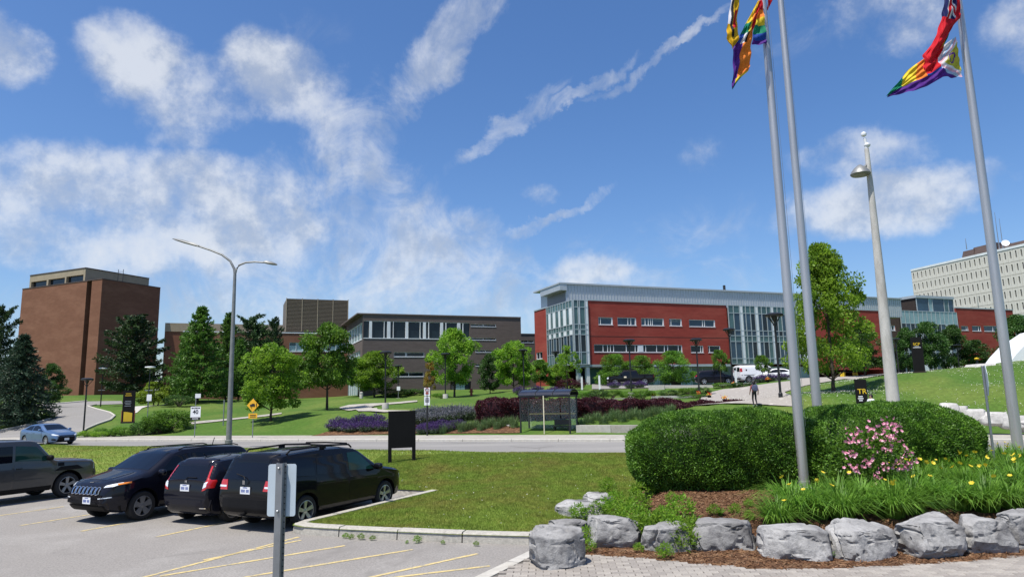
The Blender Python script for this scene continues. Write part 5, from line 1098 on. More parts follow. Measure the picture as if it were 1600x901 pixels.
def flag(name, label, rows, Y, colour, mats, nu=26, nv=18, rip=.05, ph=0):
    nu, nv = nu*2, nv*2
    Rr = np.array(rows, float); k, m = Rr.shape[0], Rr.shape[1]; U = np.linspace(0, k-1, nu+1); Wv = np.linspace(0, m-1, nv+1)
    A = np.stack([[np.interp(U, np.arange(k), Rr[:, j, c]) for c in range(3)] for j in range(m)], 0)     # m,3,nu
    V = []
    for i in range(nu+1):
        for j in range(nv+1):
            q = [np.interp(Wv[j], np.arange(m), A[:, c, i]) for c in range(3)]; p_ = at(q[0], q[1], Y+q[2]); p_.y += rip*math.sin(i*.45+j*.17+ph)*min(1, i/8)+.5*rip*math.sin(j*.55-i*.2); V.append(tuple(p_))
    Q = np.array([(i*(nv+1)+j, i*(nv+1)+j+1, (i+1)*(nv+1)+j+1, (i+1)*(nv+1)+j) for i in range(nu) for j in range(nv)])
    o = link(name, arr_mesh(name, np.array(V), Q, mats, True, [colour((i+.5)/nu, (j+.5)/nv) for i in range(nu) for j in range(nv)])); return tag(o, label, 'flag')
z6 = lambda x, y, d=0: (1308+x/5.33, y/5.33, d); z5 = lambda x, y, d=0: (1100+x/4, y/4, d)
PM = ['flag_white', 'flag_olive', 'flag_pink', 'flag_sky', 'flag_black', 'flag_purple', 'flag_red', 'flag_orange', 'flag_yellow', 'flag_green', 'flag_blue']
def pride(u, v):
    if u < .30:
        d = abs(v-.52)*1.0+u*1.55
        if ((u-.10)/.045)**2+((v-.47)/.13)**2 < 1 and ((u-.10)/.028)**2+((v-.47)/.085)**2 > 1: return 5
        return 1 if d < .36 else (0 if d < .44 else (2 if d < .52 else (3 if d < .60 else (0 if v < .7 else 5))))
    if v > .70-.25*max(0, u-.75): return 5
    if v > .62 and u < .5: return 10
    return 6 if u < .50 else (7 if u < .62 else (8 if u < .80 else 9))
flag('pride_flag', 'progress pride flag flying to the left low on the right flagpole', [[z6(992, 305), z6(1005, 400), z6(1020, 520), z6(1043, 642)], [z6(935, 345, .1), z6(930, 450, .15), z6(945, 560, .1), z6(965, 645, .05)], [z6(860, 395, .1), z6(850, 480, .2), z6(880, 560, 0), z6(880, 642, -.15)], [z6(780, 450, .15), z6(770, 540, .1), z6(790, 620, 0), z6(800, 690, -.1)],
     [z6(700, 505, .1), z6(690, 580, 0), z6(700, 650, -.1), z6(715, 732, -.2)], [z6(600, 575, 0), z6(610, 640, -.05), z6(600, 690, -.15), z6(620, 762, -.25)], [z6(500, 695, -.1), z6(500, 720, -.1), z6(500, 745, -.15), z6(510, 785, -.2)], [z6(418, 785, -.1), z6(416, 795, -.1), z6(416, 803, -.1), z6(418, 810, -.1)]], f3.y-.15, pride, PM, 40, 26, .05)
def ensign(u, v):
    if u < .27 and v < .74:
        q = u*2.6-v; a_ = abs(q+.15); b2 = abs(v-.42)
        return 0 if a_ < .05 or b2 < .05 else (2 if a_ < .12 or b2 < .10 else 1)
    if .50 < u < .66 and v > .70: return 3 if v > .85 else 4
    return 0
flag('red_ensign', 'red ensign with union canton drooping above the pride flag on the right flagpole', [[z6(905, -90, 0), z6(960, -90, -.2), z6(1000, -80, 0), z6(1010, -60, .1)], [z6(880, 60, 0), z6(930, 60, -.25), z6(985, 50, 0), z6(1022, 80, .2)], [z6(872, 150, 0), z6(910, 150, -.2), z6(975, 170, 0), z6(1026, 152, .2)], [z6(835, 260, 0), z6(880, 270, -.25), z6(930, 270, .05), z6(972, 205, .2)], [z6(790, 370, -.05), z6(830, 370, -.3), z6(880, 370, 0), z6(925, 300, .1)],
     [z6(716, 455, -.1), z6(770, 470, -.3), z6(830, 450, 0), z6(885, 400, .1)], [z6(726, 520, -.1), z6(770, 530, -.3), z6(810, 520, -.1), z6(835, 500, 0)], [z6(708, 572, -.15), z6(740, 590, -.25), z6(765, 600, -.1), z6(790, 602, 0)]], f3.y-.5, ensign, ['flag_red', 'flag_navy', 'flag_white', 'flag_green', 'flag_gold'], 40, 26, .04)
flag('red_flag_fold', 'hanging fold of a red flag right of the ensign at the right flagpole top', [[z6(985, -80), z6(1012, -80)], [z6(990, 60), z6(1024, 70)], [z6(985, 160), z6(1029, 150)]], f3.y-.3, lambda u, v: 0, ['flag_red'], 8, 6, .03)
def rb_(u, v):
    c = [6, 7, 8, 9, 10, 5]; return c[min(5, int(max(0, (u*1.05-.03)*6)))]
flag('rainbow_flag', 'rainbow flag hanging beside the silver flagpole in front of the hedges', [[z5(345, 10), z5(352, 5), z5(362, 0)], [z5(325, 70), z5(345, 70, .05), z5(372, 60)], [z5(318, 130), z5(340, 130, .06), z5(380, 120)], [z5(310, 190), z5(340, 195, .06), z5(386, 190)], [z5(302, 250), z5(340, 255, .06), z5(390, 240)], [z5(300, 280), z5(345, 285, .05), z5(393, 272)]], f1.y-.13, rb_, PM, 24, 10, .03)
def rb2(u, v):
    if u > .86 and v > .45: return 9 if u > .93 else 8
    if v > .72: return 6 if u < .35 else 7
    if u < .22: return 7 if v > .5 else 8
    if u < .36: return 9 if v < .6 else 8
    if u < .50: return 10 if v < .35 else (0 if v < .6 else 4)
    return 5 if v < .52 else 7
flag('rainbow_flag', 'twisted rainbow flag tail with purple end left of the silver flagpole', [[z5(335, 8), z5(345, 4), z5(356, 0)], [z5(295, 85), z5(315, 85, -.08), z5(345, 60)], [z5(255, 160), z5(285, 160, -.1), z5(325, 130)], [z5(228, 215), z5(265, 215, -.12), z5(308, 190)], [z5(200, 265), z5(240, 270, -.12), z5(298, 260)], [z5(180, 310), z5(225, 330, -.12), z5(292, 330)], [z5(184, 400), z5(215, 410, -.1), z5(288, 400)], [z5(178, 500), z5(200, 500, -.08), z5(280, 440)], [z5(170, 552), z5(182, 556, -.05), z5(212, 498)]], f1.y-.42, rb2, PM, 40, 20, .04)
def yl(u, v):
    d = v-.35-.5*(u-.3)
    return 2 if abs(d) < .12 and u < .75 else (0 if -.45 < d < -.12 and u < .5 else (3 if .3 < u < .6 and .62 < v < .9 else 1))
flag('yellow_flag', 'yellow, white and black flag hanging at the left of the rainbow flag', [[z5(176, -90), z5(200, -90, -.08), z5(228, -90)], [z5(168, 0), z5(195, 0, -.1), z5(224, 0)], [z5(158, 80), z5(185, 85, -.1), z5(212, 75)], [z5(148, 150), z5(175, 155, -.1), z5(203, 140)], [z5(140, 200), z5(178, 205, -.1), z5(216, 195)], [z5(141, 240), z5(178, 250, -.1), z5(219, 248)], [z5(172, 292), z5(179, 306, -.05), z5(188, 290)]], f1.y-.62, yl, ['flag_white', 'flag_gold', 'flag_black', 'flag_red'], 26, 14, .03)
flag('red_flag_fold', 'small red flag corner right of the silver flagpole at the top edge', [[z5(395, -60), z5(432, -60)], [z5(398, 0), z5(430, 0)], [z5(392, 66), z5(400, 62)]], f1.y+.12, lambda u, v: 0, ['flag_red'], 8, 6, .02)

# signs
def post_sign(name, label, px, Y, panels, top, mpost='grey_metal', rz=0, cat='sign', r_=.035, base=None):
    """panels: (px0, px1, py0, py1, material, [(text, size fraction, colour, height fraction)])"""
    p = place(px, Y); t = thing(name, label, cat, p, rz); h = at(px, top, Y).z-p.z; MB().tube([(0, .03, -.1), (0, .03, h)], r_, mpost, 8).build('post', t)
    for x0, x1, y0, y1, m, tx in panels:
        k = Y/FPX; cx, cz = ((x0+x1)/2-px)*k, at(px, (y0+y1)/2, Y).z-p.z; w_, h_ = (x1-x0)*k, (y1-y0)*k
        if m == 'diamond':
            MB().prism([(cx-w_/2, -.02, cz), (cx, -.02, cz-h_/2), (cx+w_/2, -.02, cz), (cx, -.02, cz+h_/2)], (0, .02, 0), 'sign_yellow').build('panel', t)
        else: MB().box((cx, -.01, cz), (w_, .02, h_), m).build('panel', t)
        for s, sz, c, dz in tx: lettering(s, h_*sz, c, t, (cx, -.028, cz+h_*dz), 0, min(1, w_*.86/(h_*sz*.62*len(s))))
    return t
q = post_sign('speed_sign', 'white speed sign reading 40 on a post beside the road', 303.5, 51.5, [(296, 311.5, 635, 651.5, 'sign_white', [('MAXIMUM', .17, 'ink', .36), ('40', .52, 'ink', 0)]), (296.5, 311, 651.5, 656, 'ink', [('BEGINS', .6, 'sign_white', 0)])], 634)
t = post_sign('warning_sign', 'yellow diamond warning sign with a tab below, on a post at the pavement', 394, 49.2, [(384, 402.5, 622.5, 643, 'diamond', []), (387, 400.5, 645.5, 653, 'sign_yellow', [])], 622); k = 49.2/FPX; z0 = at(394, 633, 49.2).z-t.location.z
mb = MB(); mb.box((-.06, -.03, z0), (.34, .014, .14), 'ink'); mb.box((-.02, -.03, z0+.09), (.2, .014, .06), 'ink'); mb.tube([(.22, -.03, z0-.1), (.22, -.03, z0+.16)], .025, 'ink', 6); mb.lathe([(.03, -.09), (.05, -.09)], 'ink', 8, (-.14, -.028, z0-.0)); mb.build('pictogram', t); 
for j in range(2): MB().box((0, -.026, at(394, 648+j*2.6, 49.2).z-t.location.z), (.42, .01, .045), 'ink').build('print', t)
t = post_sign('parking_sign', 'dark post with two stacked white regulation signs in the purple flowers', 667.5, 47.0, [(663, 671.8, 605.5, 618, 'sign_white', []), (663, 671.8, 619.5, 632.5, 'sign_white', [])], 604, 'black_metal', r_=.06)
z0 = at(667.5, 625, 47).z-t.location.z
for dz, ww in ((.14, .22), (.05, .28), (-.03, .28), (-.11, .24)): MB().box((0, -.024, z0+dz), (ww, .008, .04), 'ink').build('print', t)
z0 = at(667.5, 611, 47).z-t.location.z; mb = MB(); mb.tube([(0.12*math.cos(a), -.03, z0+.1+.12*math.sin(a)) for a in np.linspace(0, 6.28, 17)], .02, 'rust_red', 5); mb.box((0, -.03, z0-.13), (.2, .012, .12), 'rust_red'); mb.build('pictogram', t)
post_sign('small_sign', 'small white sign on a post below the path lamp at the yellow-green tree', 229, 60, [(226.5, 234, 616, 626, 'sign_white', [])], 615, 'grey_metal'); post_sign('small_sign', 'small grey sign facing sideways above the speed sign', 304, 60, [(303, 311.5, 615, 621.5, 'sign_white', [])], 614); post_sign('small_sign', 'small white sign low on the far lamp by the curved path', 622.5, 85.5, [(620, 625.2, 603.5, 609.5, 'sign_white', [])], 603)
post_sign('marker_post', 'plain thin post standing in the lawn right of the speed sign', 348.5, 58, [], 624, r_=.05, cat='post')
# foreground sign seen from behind
p = at(437, 780, 5.9); t = thing('parking_sign', 'back of a pale blue-grey parking sign on a perforated post, nearest the camera', 'sign', (p.x, p.y, 0), -.10); zt_ = at(437, 723, 5.9).z; z0, z1 = at(437, 807, 5.9).z, at(437, 725, 5.9).z; wd = .123
pts = []
for cx, cz, a0 in ((wd-.02, z1-.02, 0), (-wd+.02, z1-.02, 90), (-wd+.02, z0+.02, 180), (wd-.02, z0+.02, 270)):
    for q in range(5): a = R(a0+q*22.5); pts.append((cx+.02*math.cos(a), .034, cz+.02*math.sin(a)))
MB().prism(pts, (0, .004, 0), 'sign_back').build('panel', t)
mb = MB()
for x0, x1, y0, y1 in ((-.024, .024, -.03, -.026), (-.028, -.024, -.03, .022), (.024, .028, -.03, .022), (-.042, -.024, .022, .027), (.024, .042, .022, .027)): mb.box(((x0+x1)/2, (y0+y1)/2, zt_/2), (x1-x0, y1-y0, zt_), 'grey_metal')
mb.build('post', t); mb = MB()
for j in range(50):
    z = zt_-.03-j*.05
    if z < .1: break
    mb.lathe([(.006, 0), (.0055, -.002)], 'ink', 8, (0.034, .0215, z), 'y')
mb.build('bolt_holes', t)
for z in (z1-.03, z0+.05): MB().lathe([(.011, .0), (.011, -.012), (.006, -.016)], 'grey_metal', 6, (0, -.03, z), 'y').build('bolt', t)
# black notice board on two posts, seen from behind
a, b_ = atz(609, 724, .45), atz(646.5, 717.3, .45)
for _ in range(3): a, b_ = atz(609, 724, bz(a.x, a.y)), atz(646.5, 717.3, bz(b_.x, b_.y))
d = (b_-a); d.z = 0; wl_ = d.length; t = thing('notice_board', 'black notice board on two posts standing in the near lawn', 'board', (a.x, a.y, bz(a.x, a.y)-.1), math.atan2(d.y, d.x)); zt_ = at(608, 642, a.y).z-t.location.z; zl = at(608, 700, a.y).z-t.location.z
MB().box((wl_/2, 0, (zt_+zl)/2), (wl_+.12, .06, zt_-zl), 'board_black').build('panel', t)
for x in (0, wl_): MB().box((x, .0, (zl-.003)/2), (.11, .11, zl-.003), 'board_black').build('post', t)
# totem signs
def totem(px, Y, x0, x1, top, base, label, tx=(), patch=None):
    p = at(px, base, Y); k = Y/FPX; h = (base-top)*k; w_ = (x1-x0)*k; t = thing('totem_sign', label, 'sign', p, -math.atan2(p.x, p.y)*.6)
    MB().box((0, 0, h/2), (w_, .22, h), 'board_black').build('panel', t); MB().box((0, 0, .03), (w_+.1, .34, .14), 'slot_dark').build('plinth', t)
    if patch: MB().prism([(-w_*.36, -.115, h*.04), (w_*.36, -.115, h*.04), (w_*.36, -.115, h*.30), (-w_*.05, -.115, h*.33), (-w_*.36, -.115, h*.34)], (0, .004, 0), 'gold').build('printed_patch', t); MB().box((-w_/2-.02, 0, h*.2), (.05, .2, h*.36), 'rust_red').build('side_trim', t); MB().box((w_/2+.02, 0, h*.2), (.05, .2, h*.36), 'rust_red').build('side_trim', t)
    for s, sz, m, fz, fx in tx: lettering(s, sz, m, t, (w_*fx, -.117, h*fz), 0)
totem(199.5, 57, 191.5, 208, 611, 660, 'black totem sign with yellow patch beside the driveway', [('PLAZA', .2, 'gold', .93, 0), ('BUILDING', .13, 'grey_metal', .70, 0), ('PARKING', .13, 'grey_metal', .63, 0), ('ENTRANCE', .13, 'grey_metal', .56, 0)] if False else [], True)
t_ = [o for o in C.objects if o.name.startswith('totem_sign')][-1]
for j, (fz, m, ww) in enumerate(((2.36, 'gold', .4), (2.2, 'gold', .5), (1.75, 'grey_metal', .45), (1.62, 'grey_metal', .5), (1.5, 'grey_metal', .38), (1.36, 'grey_metal', .48))): MB().box((-.05, -.113, fz), (ww, .006, .05), m).build('print', t_)
totem(1437, 49, 1429.5, 1444.5, 527, 582, 'tall black totem sign on the grassy hill with small yellow lettering', [('SCP', .26, 'gold', .80, -.04)]); t_ = [o for o in C.objects if o.name.startswith('totem_sign')][-1]
for fz, ww in ((1.85, .3), (1.78, .5)): MB().box((-.02, -.113, fz), (ww, .006, .03), 'sign_white').build('print', t_)
totem(1349.5, 42, 1341.5, 1357.5, 594, 652, 'black totem sign lettered TR just above the clipped hedge', [('TR', .42, 'gold', .68, .05)])
t_ = [o for o in C.objects if o.name.startswith('totem_sign')][-1]
for fz, ww in ((1.26, .24), (1.14, .3), (1.02, .2)): MB().box((-.08, -.113, fz), (ww, .006, .06), 'sign_white').build('print', t_)
# octagonal sign edge-on at the right
p = at(1545, 650, 17.2); p.z = bz(p.x, p.y)-.1; t = thing('stop_sign', 'octagonal sign on a post seen almost edge-on, left of the right flagpole', 'sign', p, R(62)); h = at(1540, 570, 17.2).z-p.z
MB().tube([(0, 0, 0), (0, 0, h-.02)], .03, 'grey_metal', 8).build('post', t); rr = .40; MB().prism([(rr*math.cos(R(22.5+45*i)), -.035, h-rr*.95+rr*math.sin(R(22.5+45*i))) for i in range(8)], (0, -.008, 0), 'sign_back').build('panel', t)
# ------------------------------------------------------------------ bus shelter
c0 = at(814, 676, 46.4); c1 = at(891, 677, 45.0); c0.z = c1.z = .15; d = c1-c0; wl_ = d.length; t = thing('bus_shelter', 'dark framed glass bus shelter with curved roof at the roadside', 'bus shelter', c0, math.atan2(d.y, d.x)); hp = at(814, 621, 46.4).z-.15; dp = 1.45
for x in (0, wl_):
    for y in (0, dp): MB().box((x, y, hp/2), (.09, .09, hp), 'black_metal').build('post', t)
mb = MB()
for y in (0, dp): mb.box((wl_/2, y, hp+.06), (wl_+.2, .12, .11), 'black_metal')
for x in (0, wl_): mb.box((x, dp/2, hp+.06), (.11, dp-.13, .10), 'black_metal')
mb.build('roof_frame', t)
for k in range(3):
    vs = []; x0, x1 = -.1+(wl_+.2)*k/3+.02, -.1+(wl_+.2)*(k+1)/3-.02; n = 10
    for i in range(n+1):
        a = math.pi*i/n; y = dp/2-math.cos(a)*(dp/2+.12); z = hp+.12+.36*math.sin(a)
        vs += [(x0, y, z), (x1, y, z), (x0, y, z+.02), (x1, y, z+.02)]
    fs = [(4*i+2, 4*i+3, 4*i+7, 4*i+6) for i in range(n)]+[(4*i, 4*i+4, 4*i+5, 4*i+1) for i in range(n)]+[(4*i, 4*i+2, 4*i+6, 4*i+4) for i in range(n)]+[(4*i+1, 4*i+5, 4*i+7, 4*i+3) for i in range(n)]
    MB().add(vs, fs, 'smoked_roof').build('roof_panel', t, 30)
for k in range(4):
    x = -.1+(wl_+.2)*k/3; MB().tube([(x, dp/2-math.cos(math.pi*i/10)*(dp/2+.13), hp+.13+.37*math.sin(math.pi*i/10)) for i in range(11)], .035, 'black_metal', 6).build('roof_rib', t)
for k in range(3): MB().box((wl_*(k+.5)/3, dp, hp*.54), (wl_/3-.06, .012, hp*.84), 'clear_glass').build('pane', t)
for x in (.0, wl_): MB().box((x, dp/2, hp*.54), (.012, dp-.16, hp*.84), 'clear_glass').build('pane', t)
MB().box((wl_/2, dp-.02, hp*.535), (wl_-.14, .02, .085), 'stripe_tan').build('safety_strip', t)
MB().box((wl_/2, dp, hp*.1), (wl_-.12, .06, .06), 'black_metal').build('rail', t)
MB().tube([(wl_*.5, -.15, -.15), (wl_*.5, -.15, hp+.1)], .04, 'cream_pole', 8).build('stop_pole', t)
mb = MB(); mb.box((wl_*.74, dp-.5, .46), (1.2, .36, .05), 'black_metal'); mb.box((wl_*.74, dp-.3, .72), (1.2, .04, .34), 'black_metal')
for x in (-.5, .5): mb.box((wl_*.74+x, dp-.5, .22), (.06, .3, .43), 'black_metal')
mb.build('bench', t)
def wall_px(name, label, pts, Y0, Y1, m, th=.4, cat='wall', drop=1.2):
    (x0, y0), (x1, y1), hpx = pts; A, B = at(x0, y0, Y0), at(x1, y1, Y1); d = (B-A); n = Vector((-d.y, d.x, 0)).normalized()*th; z0 = min(A.z-hpx*Y0/FPX, B.z-hpx*Y1/FPX)-drop
    o = MB().prism([(A.x, A.y, z0), (B.x, B.y, z0), tuple(B), tuple(A)], n, m).build(name); return tag(o, label, cat)
wall_px('seat_wall', 'smooth pale concrete seat wall right of the bus shelter', ((900, 664), (954, 664), 14), 45.3, 44.4, 'pale_concrete', .5, drop=.1); wall_px('slatted_seat', 'darker streaked concrete seat continuing the pale wall to the hedge', ((954.6, 664), (1006, 664), 14), 44.38, 43.5, 'concrete', .5, drop=.1)
for x0, x1, y, Y, lab in ((790, 812, 663, 49, 'small rough stone left of the bus shelter'), (835, 850, 668, 48.5, 'squared stone seen through the shelter glass, left'), (851, 868, 668, 48.3, 'squared stone seen through the shelter glass, middle'), (870, 888, 667, 48, 'squared stone seen through the shelter glass, right')):
    A = at((x0+x1)/2, y+5, Y); k = Y/FPX; o = link('garden_stone', boulder_mesh(int(x0), (x1-x0)*k*.5, .4, .33, 3, 'white_rock', 6, .5), None, (A.x, A.y, A.z)); tag(o, lab, 'stone')
wall_px('low_wall', 'low pale concrete wall below the parked pickup', ((1013, 601.5), (1038, 601), 11), 72.5, 72, 'pale_concrete', .4); wall_px('low_wall', 'longer pale concrete wall between lamp and walkway', ((1039, 603), (1114, 601), 11), 73, 71, 'pale_concrete', .4)
for i, (x0, x1, y0, y1, Y, lab) in enumerate(((944, 988, 622.5, 621.5, 62.5, 'flat stone ledge left of the green mound shrub'), (1020, 1104, 618.5, 617, 63, 'upper long flat stone ledge beside the walkway'), (1022, 1106, 623.5, 622, 60.5, 'lower long flat stone ledge beside the walkway'))): wall_px('stone_ledge', lab, ((x0, y0), (x1, y1), 3), Y, Y, 'white_rock', .7, 'ledge', .6)
for px, Y, top, base, lab in ((909.5, 80, 588, 606, 'white bollard sign post left of the pickup'), (937, 79, 586, 607, 'white bollard sign post at the pickup nose'), (1150.5, 72, 578, 600, 'white post behind the dark car by the van')):
    p = place(px, Y); h = at(px, top, Y).z-p.z; t = thing('white_post', lab, 'post', p); MB().box((0, 0, h/2), (.2, .12, h), 'sign_white').build('post', t); MB().box((0, 0, h+.03), (.24, .16, .055), 'grey_metal').build('cap', t)
p = place(564.5, 76); t = thing('bollard', 'small pale concrete bollard in the far lawn left of the curved path', 'bollard', p); MB().lathe([(.2, -.1), (.2, .6), (.17, .68), (.05, .72)], 'pale_concrete', 12).build('post', t, 40); MB().lathe([(.205, .5), (.21, .52), (.21, .56), (.205, .58)], 'grey_metal', 12).build('band', t)
p = place(736.5, 77); t = thing('fire_hydrant', 'dark red fire hydrant near the bright pointed tree', 'hydrant', p); MB().lathe([(.2, 0), (.2, .08), (.13, .1), (.13, .55), (.17, .57), (.17, .62), (.12, .72), (.04, .78)], 'rust_red', 12).build('barrel', t, 40)
for s in (-1, 1): MB().tube([(.1*s, 0, .42), (.24*s, 0, .42)], .07, 'rust_red', 8).build('nozzle', t)
for px, Y, lab in ((1021, 67, 'small planter with red and yellow flowers before the low wall'), (1092.5, 63, 'planter with red and yellow flowers at the tall lamp foot'), (1147, 69.5, 'small planter with red and yellow flowers near the lollipop tree'), (1108.5, 58, 'tiny red and yellow planter at the left walkway edge'), (1132.5, 52, 'nearest red and yellow planter behind the maroon hedge'), (1200, 68, 'red and yellow planter beside the white sedan')):
    p = place(px, Y); t = thing('flower_planter', lab, 'planter', p, 0, 'red and yellow planters', (.62,)*3); MB().lathe([(.2, 0), (.28, .35), (.3, .4), (.26, .4)], 'board_black', 12).build('pot', t, 40)
    P_ = rng.normal(size=(60, 3))*np.array([.17, .17, .12])+np.array([0, 0, .58]); V_, Q_ = leaf_quads(P_, rng.normal(size=(60, 3)), .16, .13); link('flowers', arr_mesh('flowers', V_, Q_, ['yellow_petal', 'flag_red'], mi=rng.integers(0, 2, 60)), t)
p = place(1327, 64); t = thing('bench', 'low bench with yellow ends beside the big maple', 'bench', p, .3); MB().box((0, 0, .45), (1.5, .5, .08), 'slot_dark').build('seat', t)
for s in (-1, 1): MB().box((.72*s, 0, .205), (.14, .5, .41), 'gold').build('leg', t)
p = place(1503, 60); t = thing('marker', 'small yellow-topped marker post under the dark trees at the right', 'post', at(1527, 568, 58)); MB().tube([(0, 0, -.9), (0, 0, .35)], .09, 'black_metal', 8).build('post', t); MB().lathe([(.18, .352), (.2, .45), (.05, .52)], 'gold', 10).build('cap', t)
# white canopy at the right edge
A = [at(1577, 568, 50), at(1640, 572, 50), at(1640, 512, 50), at(1604, 536, 50), at(1588, 553, 50)]; o = MB().prism(A, (1.5, 5, 0), 'sign_white').build('white_canopy'); tag(o, 'white sloping canopy on the hill, cut by the right edge', 'canopy')
A = [at(1523, 575, 49), at(1556, 573, 49), at(1556, 567, 49.5), at(1529, 568, 49.5)]; o = MB().prism(A, (.4, 2, 0), 'white_rock').build('stone_slab'); tag(o, 'low white slab on the hill left of the white canopy', 'slab')

# ------------------------------------------------------------------ people
def person(label, p, rz, joints, rad, edges, look, scale=1.0):
    me = bpy.data.meshes.new('body'); bm = bmesh.new(); sk = bm.verts.layers.skin.verify(); vs = {}
    for k, c in joints.items():
        v = bm.verts.new(c); vs[k] = v; r_ = rad[k]; v[sk].radius = (r_ if hasattr(r_, '__len__') else (r_, r_)); v[sk].use_root = (k == 'pel')
    for a, b_ in edges: bm.edges.new((vs[a], vs[b_]))
    bm.to_mesh(me); bm.free(); o = bpy.data.objects.new('tmp', me); C.objects.link(o); o.modifiers.new('s', 'SKIN').use_smooth_shade = True; o.modifiers.new('u', 'SUBSURF').levels = 2
    bpy.context.view_layer.update(); ev = bpy.data.meshes.new_from_object(o.evaluated_get(bpy.context.evaluated_depsgraph_get())); bpy.data.objects.remove(o); ev.materials.clear()
    for m in look['mats']: ev.materials.append(M[m])
    ev.polygons.foreach_set('material_index', [look['pick'](*q.center) for q in ev.polygons]); ev.polygons.foreach_set('use_smooth', [True]*len(ev.polygons))
    t = thing('person', label, 'person', p, rz, None, (scale,)*3); link('body', ev, t)
    hd = joints['head']; mb = MB(); mb.lathe([(.03, .13), (.085, .11), (.115, .05), (.118, -.02), (.10, -.1), (.05, -.13)], 'hair', 14, (hd[0], hd[1]+look.get('hy', -.02), hd[2]+.035)); mb.build('hair', t, 60); return t
ED = [('pel', 'chest'), ('chest', 'neck'), ('neck', 'head'), ('head', 'crown'), ('chest', 'shl'), ('shl', 'ell'), ('ell', 'wrl'), ('wrl', 'hal'), ('hal', 'fil'), ('chest', 'shr'), ('shr', 'elr'), ('elr', 'wrr'), ('wrr', 'har'), ('har', 'fir'), ('pel', 'hil'), ('hil', 'knl'), ('knl', 'anl'), ('anl', 'tol'), ('pel', 'hir'), ('hir', 'knr'), ('knr', 'anr'), ('anr', 'tor'), ('har', 'thr'), ('hal', 'thl')]
RA = {'pel': (.15, .11), 'chest': (.17, .115), 'neck': .055, 'head': (.085, .10), 'crown': (.06, .07), 'shl': .065, 'shr': .065, 'ell': .045, 'elr': .045, 'wrl': .032, 'wrr': .032, 'hal': (.02, .04), 'har': (.02, .04), 'fil': (.012, .026), 'fir': (.012, .026), 'thl': .011, 'thr': .011, 'hil': .085, 'hir': .085, 'knl': .06, 'knr': .06, 'anl': .042, 'anr': .042, 'tol': (.04, .03), 'tor': (.04, .03)}
J = {'pel': (0, 0, .95), 'chest': (0, -.01, 1.28), 'neck': (0, .0, 1.47), 'head': (0, .02, 1.58), 'crown': (0, .01, 1.68), 'shl': (-.18, 0, 1.38), 'ell': (-.26, -.06, 1.12), 'wrl': (-.28, .04, .90), 'hal': (-.28, .07, .83), 'fil': (-.27, .09, .75), 'thl': (-.25, .11, .82), 'shr': (.18, 0, 1.38), 'elr': (.27, -.05, 1.13), 'wrr': (.27, -.0, .90), 'har': (.27, .02, .83), 'fir': (.26, .03, .75), 'thr': (.24, .06, .82),
     'hil': (-.09, 0, .90), 'knl': (-.09, .10, .50), 'anl': (-.08, .02, .09), 'tol': (-.08, .16, .035), 'hir': (.09, 0, .90), 'knr': (.08, .0, .49), 'anr': (.07, -.20, .14), 'tor': (.07, -.10, .04)}
def pk1(x, y, z):
    if z < .11: return 3
    if z < 1.0 and abs(x) < .22: return 0
    if z > 1.47 or (abs(x) > .2 and z < 1.08): return 2
    return 1
p = place(1180, 45, .06); person('person in dark trousers walking away up the paved walkway with a backpack', p, 0, J, RA, ED, {'mats': ['cloth_dark', 'cloth_rust', 'skin', 'sign_white'], 'pick': pk1}, .95)
bp = MB(); 
bm_ = boulder_mesh(400, .19, .13, .27, 3, 'bag_blue', 5, .25); o = link('backpack', None, None, (p.x, p.y-.24, p.z+1.2)); link('bag', bm_, o); MB().box((0, -.13, -.08), (.24, .05, .2), 'bag_blue').build('pocket', o)
for s in (-1, 1): MB().tube([(.1*s, .06, .24), (.12*s, .2, .26), (.13*s, .3, .12)], .018, 'bag_blue', 5).build('strap', o)
tag(o, 'dark blue patterned backpack worn by the walking person', 'backpack')
p = place(1365, 40.6, .06); J2 = dict(J); J2['head'] = (.02, -.03, 1.58)
person('person in a white shirt standing behind the hedge beside the TR totem', p, 2.2, J2, RA, ED, {'mats': ['cloth_dark', 'cloth_white', 'skin', 'cloth_dark'], 'pick': pk1, 'hy': -.03})

